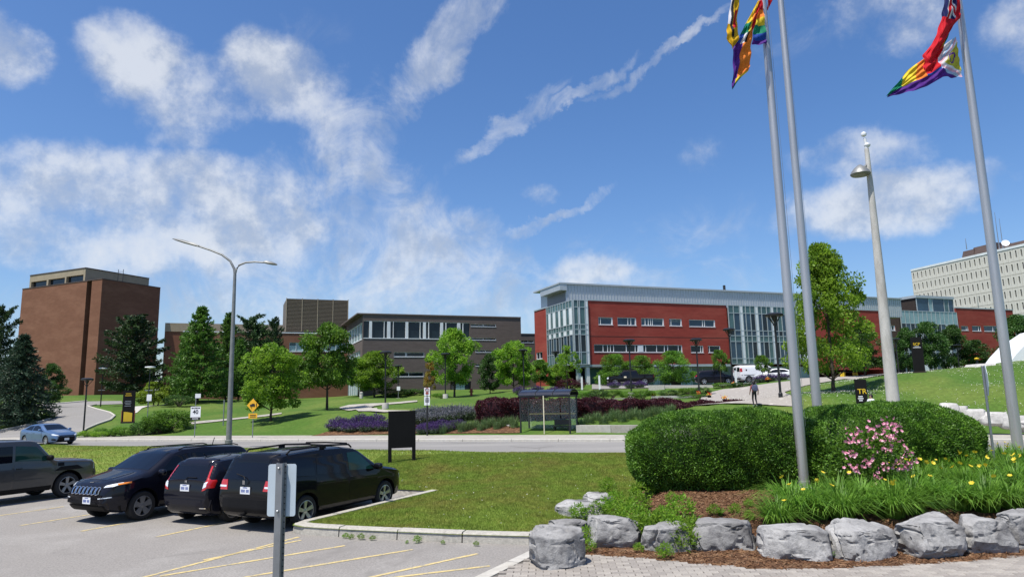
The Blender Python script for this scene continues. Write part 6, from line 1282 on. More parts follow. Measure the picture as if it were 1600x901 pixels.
# ------------------------------------------------------------------ vehicles (x forward, y left, z up)
def smooth(a, k):
    for _ in range(k): a = np.concatenate([[a[0]], (a[:-2]+2*a[1:-1]+a[2:])/4, [a[-1]]])
    return a
def car_body(L0, L1, W, top, belt, wh, clear=.22, tumble=.2, kf=.30, kr=.2, paint='paint_black', arch=None, sm=3, endf=.22, endr=.18, flat=.0):
    """lofted body: top = roof/hood line (x, z), belt = window line; arches are cut out"""
    xs_ = np.unique(np.concatenate([np.linspace(L0, L1, 90), np.linspace(L0, L0+.35, 16), np.linspace(L1-.35, L1, 16)]))
    tz = smooth(np.interp(xs_, [p[0] for p in top], [p[1] for p in top]), sm); bz_ = np.minimum(np.interp(xs_, [p[0] for p in belt], [p[1] for p in belt]), tz-.015)
    rmax = tz.max(); hw = W/2; V = []; n = 0
    for x, zt, zb in zip(xs_, tz, bz_):
        f = max(0, (x-(L1-.75))/.75); r_ = max(0, ((L0+.6)-x)/.6); w_ = hw*(1-kf*f**2.6)*(1-kr*r_**2.8)
        lo = clear+.10*f**2+endf*f**8+.10*r_**2+endr*r_**8; cab = np.clip((zt-zb)/max(.05, rmax-zb), 0, 1)
        wr = w_*(1-tumble*cab); s = min(.09, (zt-zb)*.5+.01); m_ = (lo+zb)/2
        half = [(0, lo), (w_*.80, lo), (w_*.95, lo+.05), (w_*.992, lo+.16), (w_*1.0, m_), (w_*1.0, zb-.16*(zb-lo)), (w_*.975, zb), ((w_*.975+wr)/2+.012*cab, (zb+zt-s)/2), (wr, zt-s), (wr-.035-.04*(1-cab), zt-s*.32), (wr-.13, zt), (wr*.5, zt+.022-flat), (0, zt+.03-flat)]
        ring = [(x, y, z) for y, z in half]+[(x, -y, z) for y, z in half[-2:0:-1]]; n = len(ring); V += ring
    k = len(xs_); F = [(i*n+j, i*n+(j+1) % n, (i+1)*n+(j+1) % n, (i+1)*n+j) for i in range(k-1) for j in range(n)]+[tuple(range(n))[::-1], tuple(range((k-1)*n, k*n))]
    me = MB().add(V, F, paint).mesh('body', 0); me.materials.append(M['car_plastic'])
    bv0 = BVHTree.FromPolygons([v.co.copy() for v in me.vertices], [list(p.vertices) for p in me.polygons])
    ob = bpy.data.objects.new('tmp', me); C.objects.link(ob); mb = MB(); R_ = arch or wh[2]*1.13
    for xw in wh[:2]:
        for s in (-1, 1): mb.tube([(xw, s*(hw-.30), wh[2]), (xw, s*(hw+.3), wh[2])], R_, 'car_plastic', 32)
    ct = mb.build('tmpcut'); bo = ob.modifiers.new('b', 'BOOLEAN'); bo.object = ct; bo.operation = 'DIFFERENCE'; bo.solver = 'EXACT'
    bpy.context.view_layer.update(); ev = bpy.data.meshes.new_from_object(ob.evaluated_get(bpy.context.evaluated_depsgraph_get())); bpy.data.objects.remove(ob); bpy.data.objects.remove(ct)
    if len(ev.polygons) < 100: ev = me
    mi = []
    for p in ev.polygons:
        c = p.center; d = min(math.hypot(c.x-x, c.z-wh[2]) for x in wh[:2]); mi.append(1 if d < R_*1.003 and abs(c.y) > hw-.32 and c.z > clear*.5 and (abs(p.normal.y) < .9 or abs(c.y) < hw-.2) else 0)
    while len(ev.materials) < 2: ev.materials.append(M['car_plastic'])
    ev.polygons.foreach_set('material_index', mi); ev.polygons.foreach_set('use_smooth', [True]*len(ev.polygons)); ev.set_sharp_from_angle(angle=R(38)); return ev, bv0
class Car:
    def __init__(s, name, label, loc, rz, body, W, wh, L0, L1, group=None):
        s.t = thing(name, label, 'car', loc, rz, group, (.93, .93, .925) if group == 'parked cars' else None); s.bv = body[1]; s.W = W; s.wh = wh; s.L = (L0, L1); s.body = link('body', body[0], s.t)
    def hit(s, axis, a, b):
        o, d = {'l': ((a, 3, b), (0, -1, 0)), 'r': ((a, -3, b), (0, 1, 0)), 'f': ((6, a, b), (-1, 0, 0)), 'b': ((-6, a, b), (1, 0, 0)), 't': ((a, b, 5), (0, 0, -1))}[axis]
        h = s.bv.ray_cast(Vector(o), Vector(d))
        if h[0] is None:
            h = s.bv.find_nearest(Vector(o)+Vector(d)*({'l': 2.2, 'r': 2.2, 'f': 3.7, 'b': 3.7, 't': 3.6}[axis]))
        return h[0], Vector(d)
    def patch(s, name, axis, poly, m, off=.006, n=10, mcol=8, parent=None, thick=.014):
        """a panel shaped by a 2D outline laid on the body from one side"""
        zs_ = [p[1] for p in poly]; z0, z1 = min(zs_)+1e-4, max(zs_)-1e-4; G = []
        for i in range(n+1):
            z = z0+(z1-z0)*i/n; X = []
            for (xa, za), (xb, zb) in zip(poly, poly[1:]+poly[:1]):
                if (za > z) != (zb > z): X.append(xa+(xb-xa)*(z-za)/(zb-za))
            a, b = min(X), max(X); G.append([(a+(b-a)*j/mcol, z) for j in range(mcol+1)])
        V = []; c = mcol+1
        for q in (0, 1):
            for row in G:
                for a, b in row:
                    h, d = s.hit(axis, a, b); V.append(h-d*(off if q == 0 else off-thick))
        N = (n+1)*c; F = [(i*c+j, i*c+j+1, (i+1)*c+j+1, (i+1)*c+j) for i in range(n) for j in range(mcol)]
        bd = [j for j in range(c)]+[i*c+mcol for i in range(1, n+1)]+[n*c+j for j in range(mcol-1, -1, -1)]+[i*c for i in range(n-1, 0, -1)]
        F += [(a, b, b+N, a+N) for a, b in zip(bd, bd[1:]+bd[:1])]
        return MB().add(V, F, m).build(name, parent or s.t, 35)
    def sides(s, name, poly, m, **k): return [s.patch(name, ax, poly, m, **k) for ax in 'lr']
    def mirror_y(s, name, axis, poly, m, **k): return [s.patch(name, axis, [(q*y, z) for y, z in poly], m, **k) for q in (1, -1)]
    def wheels(s, rimmat='wheel_silver', spokes=5, w_=.22, cover=False):
        xr, xf, r_ = s.wh[0], s.wh[1], s.wh[2]; ty = MB().lathe([(r_*.68, -w_/2), (r_*.9, -w_/2), (r_*.985, -w_/2+.03), (r_, -w_/2+.06), (r_, w_/2-.06), (r_*.985, w_/2-.03), (r_*.9, w_/2), (r_*.68, w_/2), (r_*.66, w_/2-.02), (r_*.66, -w_/2+.02), (r_*.68, -w_/2)], 'tyre', 32, axis='y', cap=False).mesh('tyre', 40)
        mb = MB(); R_ = r_*.675; mb.lathe([(R_, w_/2-.005), (R_*.93, w_/2-.002), (R_*.91, w_/2-.05), (R_*.90, -w_/2+.03), (R_*.3, -w_/2+.03)], rimmat, 32, axis='y', cap=False)
        mb.lathe([(R_*.89, w_/2-.12), (.01, w_/2-.12)], 'car_plastic', 24, axis='y', cap=False); mb.lathe([(R_*.24, w_/2-.1), (R_*.22, w_/2-.025), (R_*.1, w_/2-.02), (.004, w_/2-.02)], rimmat, 20, axis='y')
        for i in range(spokes):
            a = 2*math.pi*i/spokes+.3; c, q = math.cos(a), math.sin(a); w0, w1 = (R_*.13, R_*.20) if spokes < 8 else (R_*.07, R_*.10)
            if cover: w0, w1 = R_*.17, R_*.33
            P = [(.15*R_, w0), (.92*R_, w1), (.92*R_, -w1), (.15*R_, -w0)]
            mb.prism([(x*c-y*q, w_/2-.03+(.018 if j in (1, 2) else 0), x*q+y*c) for j, (x, y) in enumerate(P)], (0, -.03, 0), rimmat)
        rim = mb.mesh('rim', 35)
        for x in (xr, xf):
            for sd in (1, -1):
                y = sd*(s.W/2-w_/2-.02); e = link('wheel', ty, s.t, (x, y, r_), (0, 0, 0 if sd > 0 else math.pi)); link('rim', rim, e); e.name = 'wheel'
    def mirrors(s, x, z, m, y=None):
        for sd in (1, -1):
            h, _ = s.hit('l' if sd > 0 else 'r', x, z-.02); bm = bmesh.new(); bmesh.ops.create_icosphere(bm, subdivisions=2, radius=1)
            for v in bm.verts: v.co = Vector((math.copysign(abs(v.co.x)**.7, v.co.x)*.075-.0, math.copysign(abs(v.co.y)**.6, v.co.y)*.125, math.copysign(abs(v.co.z)**.6, v.co.z)*.085))
            me = bpy.data.meshes.new('mirror'); bm.to_mesh(me); bm.free(); me.materials.append(M[m]); me.polygons.foreach_set('use_smooth', [True]*len(me.polygons))
            o = link('mirror', me, s.t, (x+.02, h.y+sd*.13, z+.03)); MB().box((-.01, -sd*.11, -.05), (.05, .14, .03), 'car_plastic').build('bracket', o)
    def plate(s, axis, y, z, txt=None, sx=1):
        h, d = s.hit(axis, y, z); h2, _ = s.hit(axis, y, z+.09); sg = -1 if axis == 'b' else 1; x = (max(h.x, h2.x) if sg > 0 else min(h.x, h2.x))+sg*.014
        o = MB().box((x, y, z), (.012, .305*sx, .155), 'plate').build('licence_plate', s.t)
        if txt:                                                        # too blurred in the photograph to read: blocks of ink
            for k in range(8):
                if k != 4: MB().box((x+sg*.0075, y+(k-3.5)*.031*sg, z-.008), (.003, .02, .062), 'plate_ink').build('print', o)
            MB().box((x+sg*.007, y, z+.062), (.003, .14, .016), 'plate_ink').build('print', o)
    def handle(s, x, z, m, side, parent=None):
        h, _ = s.hit(side, x, z); sd = 1 if side == 'l' else -1; MB().tube([(x-.09, h.y-sd*.01, z), (x-.07, h.y+sd*.028, z), (x+.07, h.y+sd*.028, z), (x+.09, h.y-sd*.01, z)], .012, m, 6).build('handle', parent or s.t)
    def doors(s, polys, m, hm, hz):
        for ax in 'lr':
            for poly, hx in polys: d = s.patch('door', ax, poly, m, off=.003, n=9, mcol=9, thick=.02); s.handle(hx, hz, hm, ax, d)
def hd(deg): return math.pi/2-R(deg)          # heading measured clockwise from +Y

# ---- 1 black people-carrier seen from behind (nearest)
W_ = 1.83; wh = (-1.42, 1.47, .355); L0, L1 = -2.42, 2.43
bod = car_body(L0, L1, W_, [(L0, .78), (-2.405, 1.0), (-2.37, 1.10), (-2.13, 1.60), (-1.95, 1.665), (-.9, 1.71), (0, 1.69), (.45, 1.62), (1.25, 1.13), (1.5, 1.08), (2.1, .97), (2.35, .85), (2.41, .72), (L1, .62)], [(L0, .95), (-2.3, 1.09), (-1, 1.06), (.5, 1.02), (1.3, 1.0), (2.3, .85), (L1, .55)], wh, .24, .17, .34, .12, 'paint_black', .415)
rw, fw = Vector((-4.72, 15.72, 0)), Vector((-3.33, 18.28, 0)); hdg = 27.5; u = Vector((math.sin(R(hdg)), math.cos(R(hdg)), 0)); rt = Vector((u.y, -u.x, 0)); mid = ((rw+fw)/2-rt*.83)*.968-u*.14+rt*.06
c = Car('people_carrier', 'black people carrier with roof rails, parked at the kerb, right end of the row', mid, hd(hdg), bod, W_, wh, L0, L1, 'parked cars')
c.sides('window', [(-2.12, 1.14), (-1.15, 1.12), (-1.15, 1.53), (-1.95, 1.54)], 'car_glass'); c.sides('window', [(-1.08, 1.12), (-.02, 1.09), (-.05, 1.55), (-1.05, 1.54)], 'car_glass'); c.sides('window', [(.05, 1.09), (1.0, 1.07), (.52, 1.47), (.35, 1.55), (.05, 1.55)], 'car_glass_tint')
c.patch('windscreen', 't', [(.52, -.66), (1.2, -.74), (1.2, .74), (.52, .66)], 'car_glass'); c.patch('rear_window', 'b', [(-.66, 1.13), (.66, 1.13), (.55, 1.55), (-.55, 1.55)], 'car_glass')
c.mirror_y('tail_light', 'b', [(.56, .90), (.86, .90), (.86, 1.12), (.60, 1.12)], 'lamp_red', off=.012); c.mirror_y('reflector', 'b', [(.60, .96), (.84, .96), (.84, 1.0), (.60, 1.0)], 'lamp_clear', off=.017); c.patch('brake_light', 'b', [(-.14, 1.60), (.14, 1.60), (.14, 1.625), (-.14, 1.625)], 'lamp_red', off=.012)
c.patch('rear_bumper', 'b', [(-.84, .42), (.84, .42), (.86, .72), (-.86, .72)], 'car_plastic', off=.035, thick=.05); c.plate('b', -.02, .90, True); c.patch('spoiler', 't', [(-2.20, -.6), (-1.98, -.62), (-1.98, .62), (-2.20, .6)], 'paint_black', off=.03, thick=.05)
for i in (-1, 1): MB().box((L0-.03, i*.018, 1.08), (.01, .02, .09), 'chrome').build('emblem', c.t)
MB().tube([(L0-.0, .0, 1.14), (L0+.02, .05, 1.2), (L0+.05, .32, 1.25)], .012, 'car_plastic', 5).build('wiper', c.t)
c.doors([([(-1.05, .42), (-.02, .42), (-.02, 1.05), (-1.12, 1.08), (-1.12, .8)], -.9), ([(.03, .42), (1.05, .42), (1.12, .8), (1.1, 1.02), (.03, 1.05)], .18)], 'paint_black', 'car_plastic', .95)
for s in (-1, 1):
    o = MB().tube([(-1.85, s*.66, 1.66), (-1.75, s*.67, 1.74), (-.6, s*.68, 1.775), (.25, s*.66, 1.735), (.36, s*.65, 1.66)], .022, 'car_plastic', 8).build('roof_rail', c.t, 40)
    MB().box((-.7, s*.68, 1.735), (.16, .06, .07), 'car_plastic').build('foot', o)
for x in (-.55, .15): MB().tube([(x, -.69, 1.77), (x, 0, 1.785), (x, .69, 1.77)], .02, 'car_plastic', 6).build('crossbar', c.t)
c.mirror_y('headlight', 'f', [(.52, .70), (.80, .70), (.82, .84), (.55, .82)], 'lamp_clear'); c.mirrors(1.0, 1.1, 'paint_black'); c.wheels('wheel_silver', 5)
MB().tube([(L0+.1, 0, .42), (L0-.06, 0, .38)], .04, 'car_plastic', 8).build('tow_hitch', c.t)
c.sides('arch_trim', [(-2.3, .36), (-1.95, .36), (-1.95, .42), (-2.3, .42)], 'car_plastic')
# ---- 2 small black hatchback
W_ = 1.70; wh = (-1.27, 1.26, .305); L0, L1 = -2.0, 2.06
bod = car_body(L0, L1, W_, [(L0, .72), (-1.99, .95), (-1.95, 1.02), (-1.66, 1.44), (-1.5, 1.485), (-.7, 1.53), (.1, 1.51), (.5, 1.40), (1.3, .98), (1.8, .84), (2.0, .70), (L1, .58)], [(L0, .9), (-1.6, 1.05), (-.5, .98), (.8, .92), (1.4, .86), (L1, .5)], wh, .18, .2, .36, .16, 'paint_navy', .355)
pf_ = Vector((-7.20, 17.15, 0))*.965-Vector((math.sin(R(26)), math.cos(R(26)), 0))*.12; c = Car('hatchback', 'small black hatchback seen from behind, second car from the right', pf_+Vector((math.sin(R(26)), math.cos(R(26)), 0))*1.0, hd(26), bod, W_, wh, L0, L1, 'parked cars')
c.sides('window', [(-1.5, 1.12), (-.95, 1.08), (-.95, 1.36), (-1.4, 1.34)], 'car_glass'); c.sides('window', [(-.88, 1.06), (0, 1.0), (0, 1.40), (-.88, 1.40)], 'car_glass'); c.sides('window', [(.06, 1.0), (1.05, .95), (.5, 1.32), (.06, 1.40)], 'car_glass')
c.patch('windscreen', 't', [(.5, -.56), (1.2, -.66), (1.2, .66), (.5, .56)], 'car_glass'); c.patch('rear_window', 'b', [(-.60, 1.05), (.60, 1.05), (.52, 1.38), (-.52, 1.38)], 'car_glass')
c.mirror_y('tail_light', 'b', [(.58, .80), (.80, .86), (.80, 1.04), (.69, 1.08), (.62, 1.36), (.58, 1.36), (.65, 1.06), (.64, .95)], 'lamp_red', off=.014, n=16); c.mirror_y('reversing_light', 'b', [(.60, .86), (.70, .90), (.70, 1.02), (.62, .99)], 'lamp_clear', off=.02)
c.plate('b', 0, .86, True); c.patch('rear_bumper', 'b', [(-.76, .34), (.76, .34), (.79, .60), (-.79, .60)], 'paint_navy', off=.03, thick=.05); c.mirror_y('reflector', 'b', [(.55, .40), (.72, .40), (.72, .425), (.55, .425)], 'chrome', off=.04)
x = c.hit('b', 0, 1.0)[0].x-.012
for y in (-.025, .025): MB().box((x, y, 1.005), (.012, .014, .07), 'chrome').build('emblem', c.t)
MB().box((x, 0, 1.005), (.012, .04, .014), 'chrome').build('emblem', c.t); MB().tube([(x, .02, 1.06), (x+.03, -.02, 1.10), (x+.03, -.32, 1.10)], .01, 'car_plastic', 5).build('wiper', c.t)
xx = c.hit('b', .02, 1.25)[0].x-.01; MB().prism([(xx+.05, -.06, 1.34), (xx+.0, .03, 1.16), (xx-.012, -.10, 1.12)], (-.004, 0, 0), 'glass_pale').build('sun_glint_sticker', c.t) if False else None
MB().tube([(-1.35, 0, 1.5), (-1.5, 0, 1.62)], .01, 'car_plastic', 5).build('antenna', c.t); c.patch('spoiler', 't', [(-1.74, -.55), (-1.5, -.58), (-1.5, .58), (-1.74, .55)], 'paint_navy', off=.025, thick=.045)
c.doors([([(-.9, .38), (.0, .38), (.0, .96), (-.92, 1.02), (-.98, .75)], -.75), ([(.05, .38), (.9, .38), (1.0, .65), (1.02, .90), (.05, .96)], .2)], 'paint_navy', 'paint_navy', .86); c.mirrors(.95, 1.0, 'paint_navy'); c.wheels('wheel_grey', 7, .19); c.mirror_y('headlight', 'f', [(.45, .62), (.74, .66), (.74, .78), (.5, .74)], 'lamp_clear')
# ---- 3 dark suv facing the camera
W_ = 1.86; wh = (-1.33, 1.37, .36); L0, L1 = -2.30, 2.31
bod = car_body(L0, L1, W_, [(L0, .75), (-2.28, 1.0), (-2.2, 1.12), (-1.85, 1.58), (-1.6, 1.62), (-.5, 1.675), (.2, 1.65), (.55, 1.56), (1.22, 1.16), (1.45, 1.11), (2.0, 1.0), (2.18, .92), (2.26, .80), (L1, .62)], [(L0, .9), (-2.0, 1.10), (-.5, 1.06), (.8, 1.02), (1.5, .99), (2.1, .85), (L1, .5)], wh, .24, .19, .30, .18, 'paint_navy', .43)
hdg = 207; u = Vector((math.sin(R(hdg)), math.cos(R(hdg)), 0)); lf = Vector((-u.y, u.x, 0)); fl_ = atz(213, 808, 0); mid = (fl_-u*1.37-lf*.84)*.975+lf*.1
c = Car('suv', 'dark suv with seven-slot grille facing the camera, third car from the right', mid, hd(hdg), bod, W_, wh, L0, L1, 'parked cars')
c.sides('window', [(-1.9, 1.18), (-1.15, 1.13), (-1.15, 1.50), (-1.7, 1.48)], 'car_glass'); c.sides('window', [(-1.08, 1.13), (-.05, 1.10), (-.05, 1.54), (-1.08, 1.52)], 'car_glass'); c.sides('window', [(.02, 1.10), (1.0, 1.07), (.5, 1.48), (.02, 1.54)], 'car_glass')
c.patch('windscreen', 't', [(.46, -.64), (1.18, -.74), (1.18, .74), (.46, .64)], 'car_glass', n=14); c.patch('rear_window', 'b', [(-.6, 1.17), (.6, 1.17), (.52, 1.5), (-.52, 1.5)], 'car_glass')
gr = c.patch('grille', 'f', [(-.56, .72), (.56, .72), (.56, .90), (-.56, .90)], 'car_plastic', off=.004)
for k in range(7):
    y = (k-3)*.155; x = c.hit('f', y, .80)[0].x; xt = c.hit('f', y, .885)[0].x; mb = MB()
    mb.tube([(c.hit('f', y+dy, z)[0].x+.016, y+dy, z) for dy, z in ((-.052, .73), (-.058, .80), (-.055, .875), (0, .89), (.055, .875), (.058, .80), (.052, .73), (0, .718), (-.052, .73))], .011, 'chrome', 5); mb.build('slot_ring', gr)
c.mirror_y('headlight', 'f', [(.60, .88), (.80, .90), (.86, .95), (.84, .985), (.62, .93)], 'lamp_clear', off=.012); 
for ax in 'lr': c.patch('turn_signal', ax, [(1.72, .945), (2.0, .93), (2.0, .965), (1.70, .985)], 'lamp_amber', off=.012)
c.mirror_y('lower_lamp', 'f', [(.55, .62), (.80, .64), (.80, .665), (.55, .645)], 'lamp_clear', off=.004); c.patch('lower_bumper', 'f', [(-.85, .30), (.85, .30), (.88, .44), (-.88, .44)], 'car_plastic', off=.03, thick=.05); c.patch('intake', 'f', [(-.5, .42), (.5, .42), (.5, .54), (-.5, .54)], 'car_plastic', off=.012)
c.plate('f', .14, .575, True); c.patch('bonnet_panel', 't', [(1.35, -.45), (1.98, -.36), (1.98, .36), (1.35, .45)], 'paint_black', off=.006); MB().box((c.hit('t', 2.12, 0)[0].x, 0, c.hit('t', 2.12, 0)[0].z+.008), (.03, .14, .01), 'chrome').build('emblem', c.t)
c.doors([([(-1.0, .42), (-.05, .42), (-.05, 1.06), (-1.05, 1.08), (-1.1, .8)], -.85), ([(.0, .42), (.95, .42), (1.05, .8), (1.05, 1.02), (.0, 1.06)], .15)], 'paint_navy', 'paint_navy', .96); c.mirrors(.95, 1.10, 'paint_navy'); c.wheels('wheel_grey', 5, .23, True)
MB().tube([(-1.35, 0, 1.66), (-1.42, 0, 1.85)], .012, 'car_plastic', 5).build('antenna', c.t); c.mirror_y('tail_light', 'b', [(.55, .98), (.82, 1.0), (.82, 1.1), (.58, 1.08)], 'lamp_red')
for s in (-1, 1): MB().tube([(-1.7, s*.66, 1.63), (-1.55, s*.66, 1.67), (.1, s*.66, 1.69), (.25, s*.65, 1.64)], .015, 'car_plastic', 6).build('roof_rail', c.t)
# ---- 4 grey boxy off-roader, left edge
W_ = 1.92; wh = (-1.42, 1.46, .385); L0, L1 = -2.42, 2.40
bod = car_body(L0, L1, W_, [(L0, .9), (-2.41, 1.2), (-2.38, 1.75), (-2.3, 1.86), (-1, 1.90), (-.7, 1.865), (.3, 1.85), (.5, 1.80), (1.02, 1.22), (1.15, 1.19), (2.0, 1.15), (2.32, 1.10), (2.38, .98), (L1, .7)], [(L0, 1.14), (1, 1.14), (1.2, 1.12), (2.2, 1.05), (L1, .6)], wh, .28, .085, .14, .08, 'paint_gunmetal', .47, sm=2, flat=.015)
hdg = 27; u = Vector((math.sin(R(hdg)), math.cos(R(hdg)), 0)); nose = atz(150, 772, 0); rt = Vector((u.y, -u.x, 0)); mid = nose-u*2.40+rt*.1
mid = Vector((-14.6, 19.9, 0))
c = Car('off_roader', 'grey boxy off-roader cut off by the left picture edge', mid, hd(hdg), bod, W_, wh, L0, L1, 'parked cars')
c.sides('window', [(-2.15, 1.22), (-1.15, 1.22), (-1.15, 1.72), (-2.1, 1.72)], 'car_glass'); c.sides('window', [(-1.07, 1.22), (-.2, 1.22), (-.2, 1.70), (-1.07, 1.70)], 'car_glass'); c.sides('window', [(-.12, 1.22), (.88, 1.2), (.42, 1.68), (-.12, 1.70)], 'car_glass_tint')
c.patch('windscreen', 't', [(.48, -.74), (.98, -.80), (.98, .80), (.48, .74)], 'car_glass'); c.sides('wheel_arch_trim', [(1.02, .86), (1.92, .86), (1.72, .985), (1.2, .985)], 'car_plastic', off=.015); c.sides('sill', [(-.9, .32), (.95, .32), (.95, .44), (-.9, .44)], 'car_plastic', off=.012); c.sides('vent', [(1.12, 1.0), (1.3, 1.0), (1.3, 1.1), (1.12, 1.1)], 'car_plastic', off=.012)
c.doors([([(-1.0, .46), (-.2, .46), (-.2, 1.18), (-1.1, 1.18), (-1.1, .9)], -.95), ([(-.14, .46), (.82, .46), (.92, .9), (.95, 1.16), (-.14, 1.18)], 0)], 'paint_gunmetal', 'car_plastic', 1.03); c.mirrors(.78, 1.26, 'car_plastic'); c.wheels('wheel_grey', 5, .25); c.patch('rear_window', 'b', [(-.7, 1.22), (.7, 1.22), (.66, 1.7), (-.66, 1.7)], 'car_glass'); c.mirror_y('tail_light', 'b', [(.7, .95), (.86, .95), (.86, 1.3), (.72, 1.3)], 'lamp_red'); c.mirror_y('headlight', 'f', [(.55, .82), (.85, .82), (.85, 1.02), (.55, 1.02)], 'lamp_clear'); c.patch('grille', 'f', [(-.5, .82), (.5, .82), (.5, 1.02), (-.5, 1.02)], 'car_plastic'); c.patch('bumper', 'f', [(-.86, .46), (.86, .46), (.88, .74), (-.88, .74)], 'car_plastic', off=.03, thick=.05)
# ---- 5 blue sedan on the road
def sedan(label, p, hdg, paint, group=None):
    W_ = 1.78; wh = (-1.33, 1.37, .325); L0, L1 = -2.28, 2.35
    bod = car_body(L0, L1, W_, [(L0, .72), (-2.25, .98), (-2.15, 1.04), (-1.85, 1.06), (-1.0, 1.38), (-.5, 1.435), (.05, 1.43), (.4, 1.35), (1.2, .99), (1.4, .95), (2.05, .80), (2.25, .70), (L1, .56)], [(L0, .85), (-1.9, 1.0), (-.8, .97), (.5, .93), (1.3, .89), (2.0, .74), (L1, .45)], wh, .17, .22, .34, .22, paint, .375)
    c = Car('sedan', label, p, hd(hdg), bod, W_, wh, L0, L1, group)
    c.sides('window', [(-1.45, 1.05), (-.45, 1.0), (-.45, 1.33), (-.95, 1.30)], 'car_glass'); c.sides('window', [(-.38, 1.0), (.85, .96), (.32, 1.28), (-.05, 1.34), (-.38, 1.33)], 'car_glass'); c.patch('windscreen', 't', [(.36, -.56), (1.15, -.70), (1.15, .70), (.36, .56)], 'car_glass'); c.patch('rear_window', 't', [(-1.75, -.58), (-1.02, -.52), (-1.02, .52), (-1.75, .58)], 'car_glass')
    c.mirror_y('headlight', 'f', [(.50, .63), (.80, .66), (.84, .75), (.78, .77), (.52, .68)], 'lamp_clear', off=.014); c.patch('grille', 'f', [(-.62, .24), (.62, .24), (.50, .56), (-.50, .56)], 'car_plastic', off=.012); c.patch('upper_grille', 'f', [(-.48, .62), (.48, .62), (.5, .66), (-.5, .66)], 'car_plastic', off=.01); c.mirror_y('fog_recess', 'f', [(.64, .32), (.82, .34), (.82, .44), (.68, .44)], 'car_plastic', off=.008); MB().lathe([(.05, 0), (.045, .01)], 'chrome', 12, (L1-.05, 0, .64)).build('emblem', c.t)
    c.mirror_y('tail_light', 'b', [(.45, .80), (.82, .82), (.82, .96), (.5, .94)], 'lamp_red', off=.012); c.plate('f', 0, .40); c.plate('b', 0, .7)
    c.doors([([(-1.0, .34), (-.42, .34), (-.42, .97), (-1.3, 1.02), (-1.2, .72)], -1.05), ([(-.37, .34), (.82, .34), (.92, .7), (.92, .92), (-.37, .97)], -.2)], paint, paint, .85); c.mirrors(.78, 1.0, paint); c.wheels('wheel_silver', 7, .2); return c
pr = atz(108, 694.5, 0); sedan('blue sedan driving on the road at the left', Vector((-33.0, 49.2, 0)), 119, 'paint_blue')
# ---- far vehicles
ps = place(1212, 76, .06); sedan('white sedan parked beside the white van', ps, 285, 'paint_white', 'cars at the red building')
def far_suv(label, p, hdg):
    W_ = 1.86; wh = (-1.33, 1.37, .35); L0, L1 = -2.3, 2.3
    bod = car_body(L0, L1, W_, [(L0, .75), (-2.28, 1.0), (-2.2, 1.1), (-1.85, 1.52), (-1.6, 1.6), (-.5, 1.66), (.2, 1.62), (.55, 1.5), (1.2, 1.1), (2.0, .95), (2.2, .85), (L1, .6)], [(L0, .9), (-2, 1.08), (.8, 1.0), (1.5, .97), (L1, .5)], wh, .22, .2, .3, .18, 'paint_navy', .42)
    c = Car('suv', label, p, hd(hdg), bod, W_, wh, L0, L1, 'cars at the red building'); c.sides('window', [(-1.9, 1.15), (-.05, 1.08), (-.05, 1.5), (-1.65, 1.46)], 'car_glass'); c.sides('window', [(.02, 1.08), (1.0, 1.04), (.5, 1.42), (.02, 1.5)], 'car_glass'); c.patch('windscreen', 't', [(.46, -.6), (1.15, -.7), (1.15, .7), (.46, .6)], 'car_glass'); c.wheels('wheel_silver', 5); c.mirror_y('tail_light', 'b', [(.55, .9), (.84, .95), (.84, 1.1), (.58, 1.08)], 'lamp_red', off=.012); c.plate('b', 0, .85); c.mirrors(.95, 1.08, 'paint_navy'); c.patch('rear_window', 'b', [(-.6, 1.15), (.6, 1.15), (.5, 1.46), (-.5, 1.46)], 'car_glass'); c.mirror_y('headlight', 'f', [(.5, .75), (.8, .75), (.8, .88), (.5, .85)], 'lamp_clear')
far_suv('dark suv parked behind the lollipop tree, left of the van', place(1118, 81, .06), 100)
# pickup
W_ = 2.0; wh = (-1.75, 1.85, .41); L0, L1 = -2.9, 2.9
bod = car_body(L0, L1, W_, [(L0, .9), (-2.89, 1.25), (-2.85, 1.32), (-1.0, 1.32), (-.92, 1.34), (-.85, 1.80), (-.7, 1.88), (.6, 1.90), (.8, 1.85), (1.35, 1.35), (1.5, 1.28), (2.6, 1.18), (2.82, 1.08), (2.88, .9), (L1, .7)], [(L0, 1.25), (1.4, 1.22), (2.5, 1.1), (L1, .6)], wh, .32, .16, .16, .06, 'paint_black', .5, sm=1)
c = Car('pickup_truck', 'black pickup truck parked in front of the red building', place(986, 86, .07), hd(283), bod, W_, wh, L0, L1, 'cars at the red building')
c.sides('window', [(-.8, 1.32), (.1, 1.30), (.1, 1.74), (-.72, 1.74)], 'car_glass'); c.sides('window', [(.16, 1.30), (1.1, 1.28), (.72, 1.7), (.16, 1.74)], 'car_glass'); c.patch('windscreen', 't', [(.8, -.7), (1.3, -.8), (1.3, .8), (.8, .7)], 'glass_blue'); c.patch('grille', 'f', [(-.6, .75), (.6, .75), (.6, 1.05), (-.6, 1.05)], 'chrome'); c.mirror_y('headlight', 'f', [(.64, .85), (.92, .85), (.92, 1.05), (.64, 1.05)], 'lamp_clear', off=.015); c.patch('bumper', 'f', [(-.9, .5), (.9, .5), (.92, .7), (-.92, .7)], 'chrome', off=.03, thick=.05)
for ax in 'lr': c.patch('door_decal', ax, [(.45, .95), (.75, .95), (.75, 1.12), (.45, 1.12)], 'cream_pole', off=.008)
c.sides('side_step', [(-.8, .36), (1.2, .36), (1.2, .42), (-.8, .42)], 'chrome', off=.03); c.mirrors(1.05, 1.36, 'paint_black'); c.wheels('wheel_silver', 5, .26); c.patch('cargo_floor', 't', [(-2.75, -.82), (-1.05, -.82), (-1.05, .82), (-2.75, .82)], 'car_plastic', off=.006)
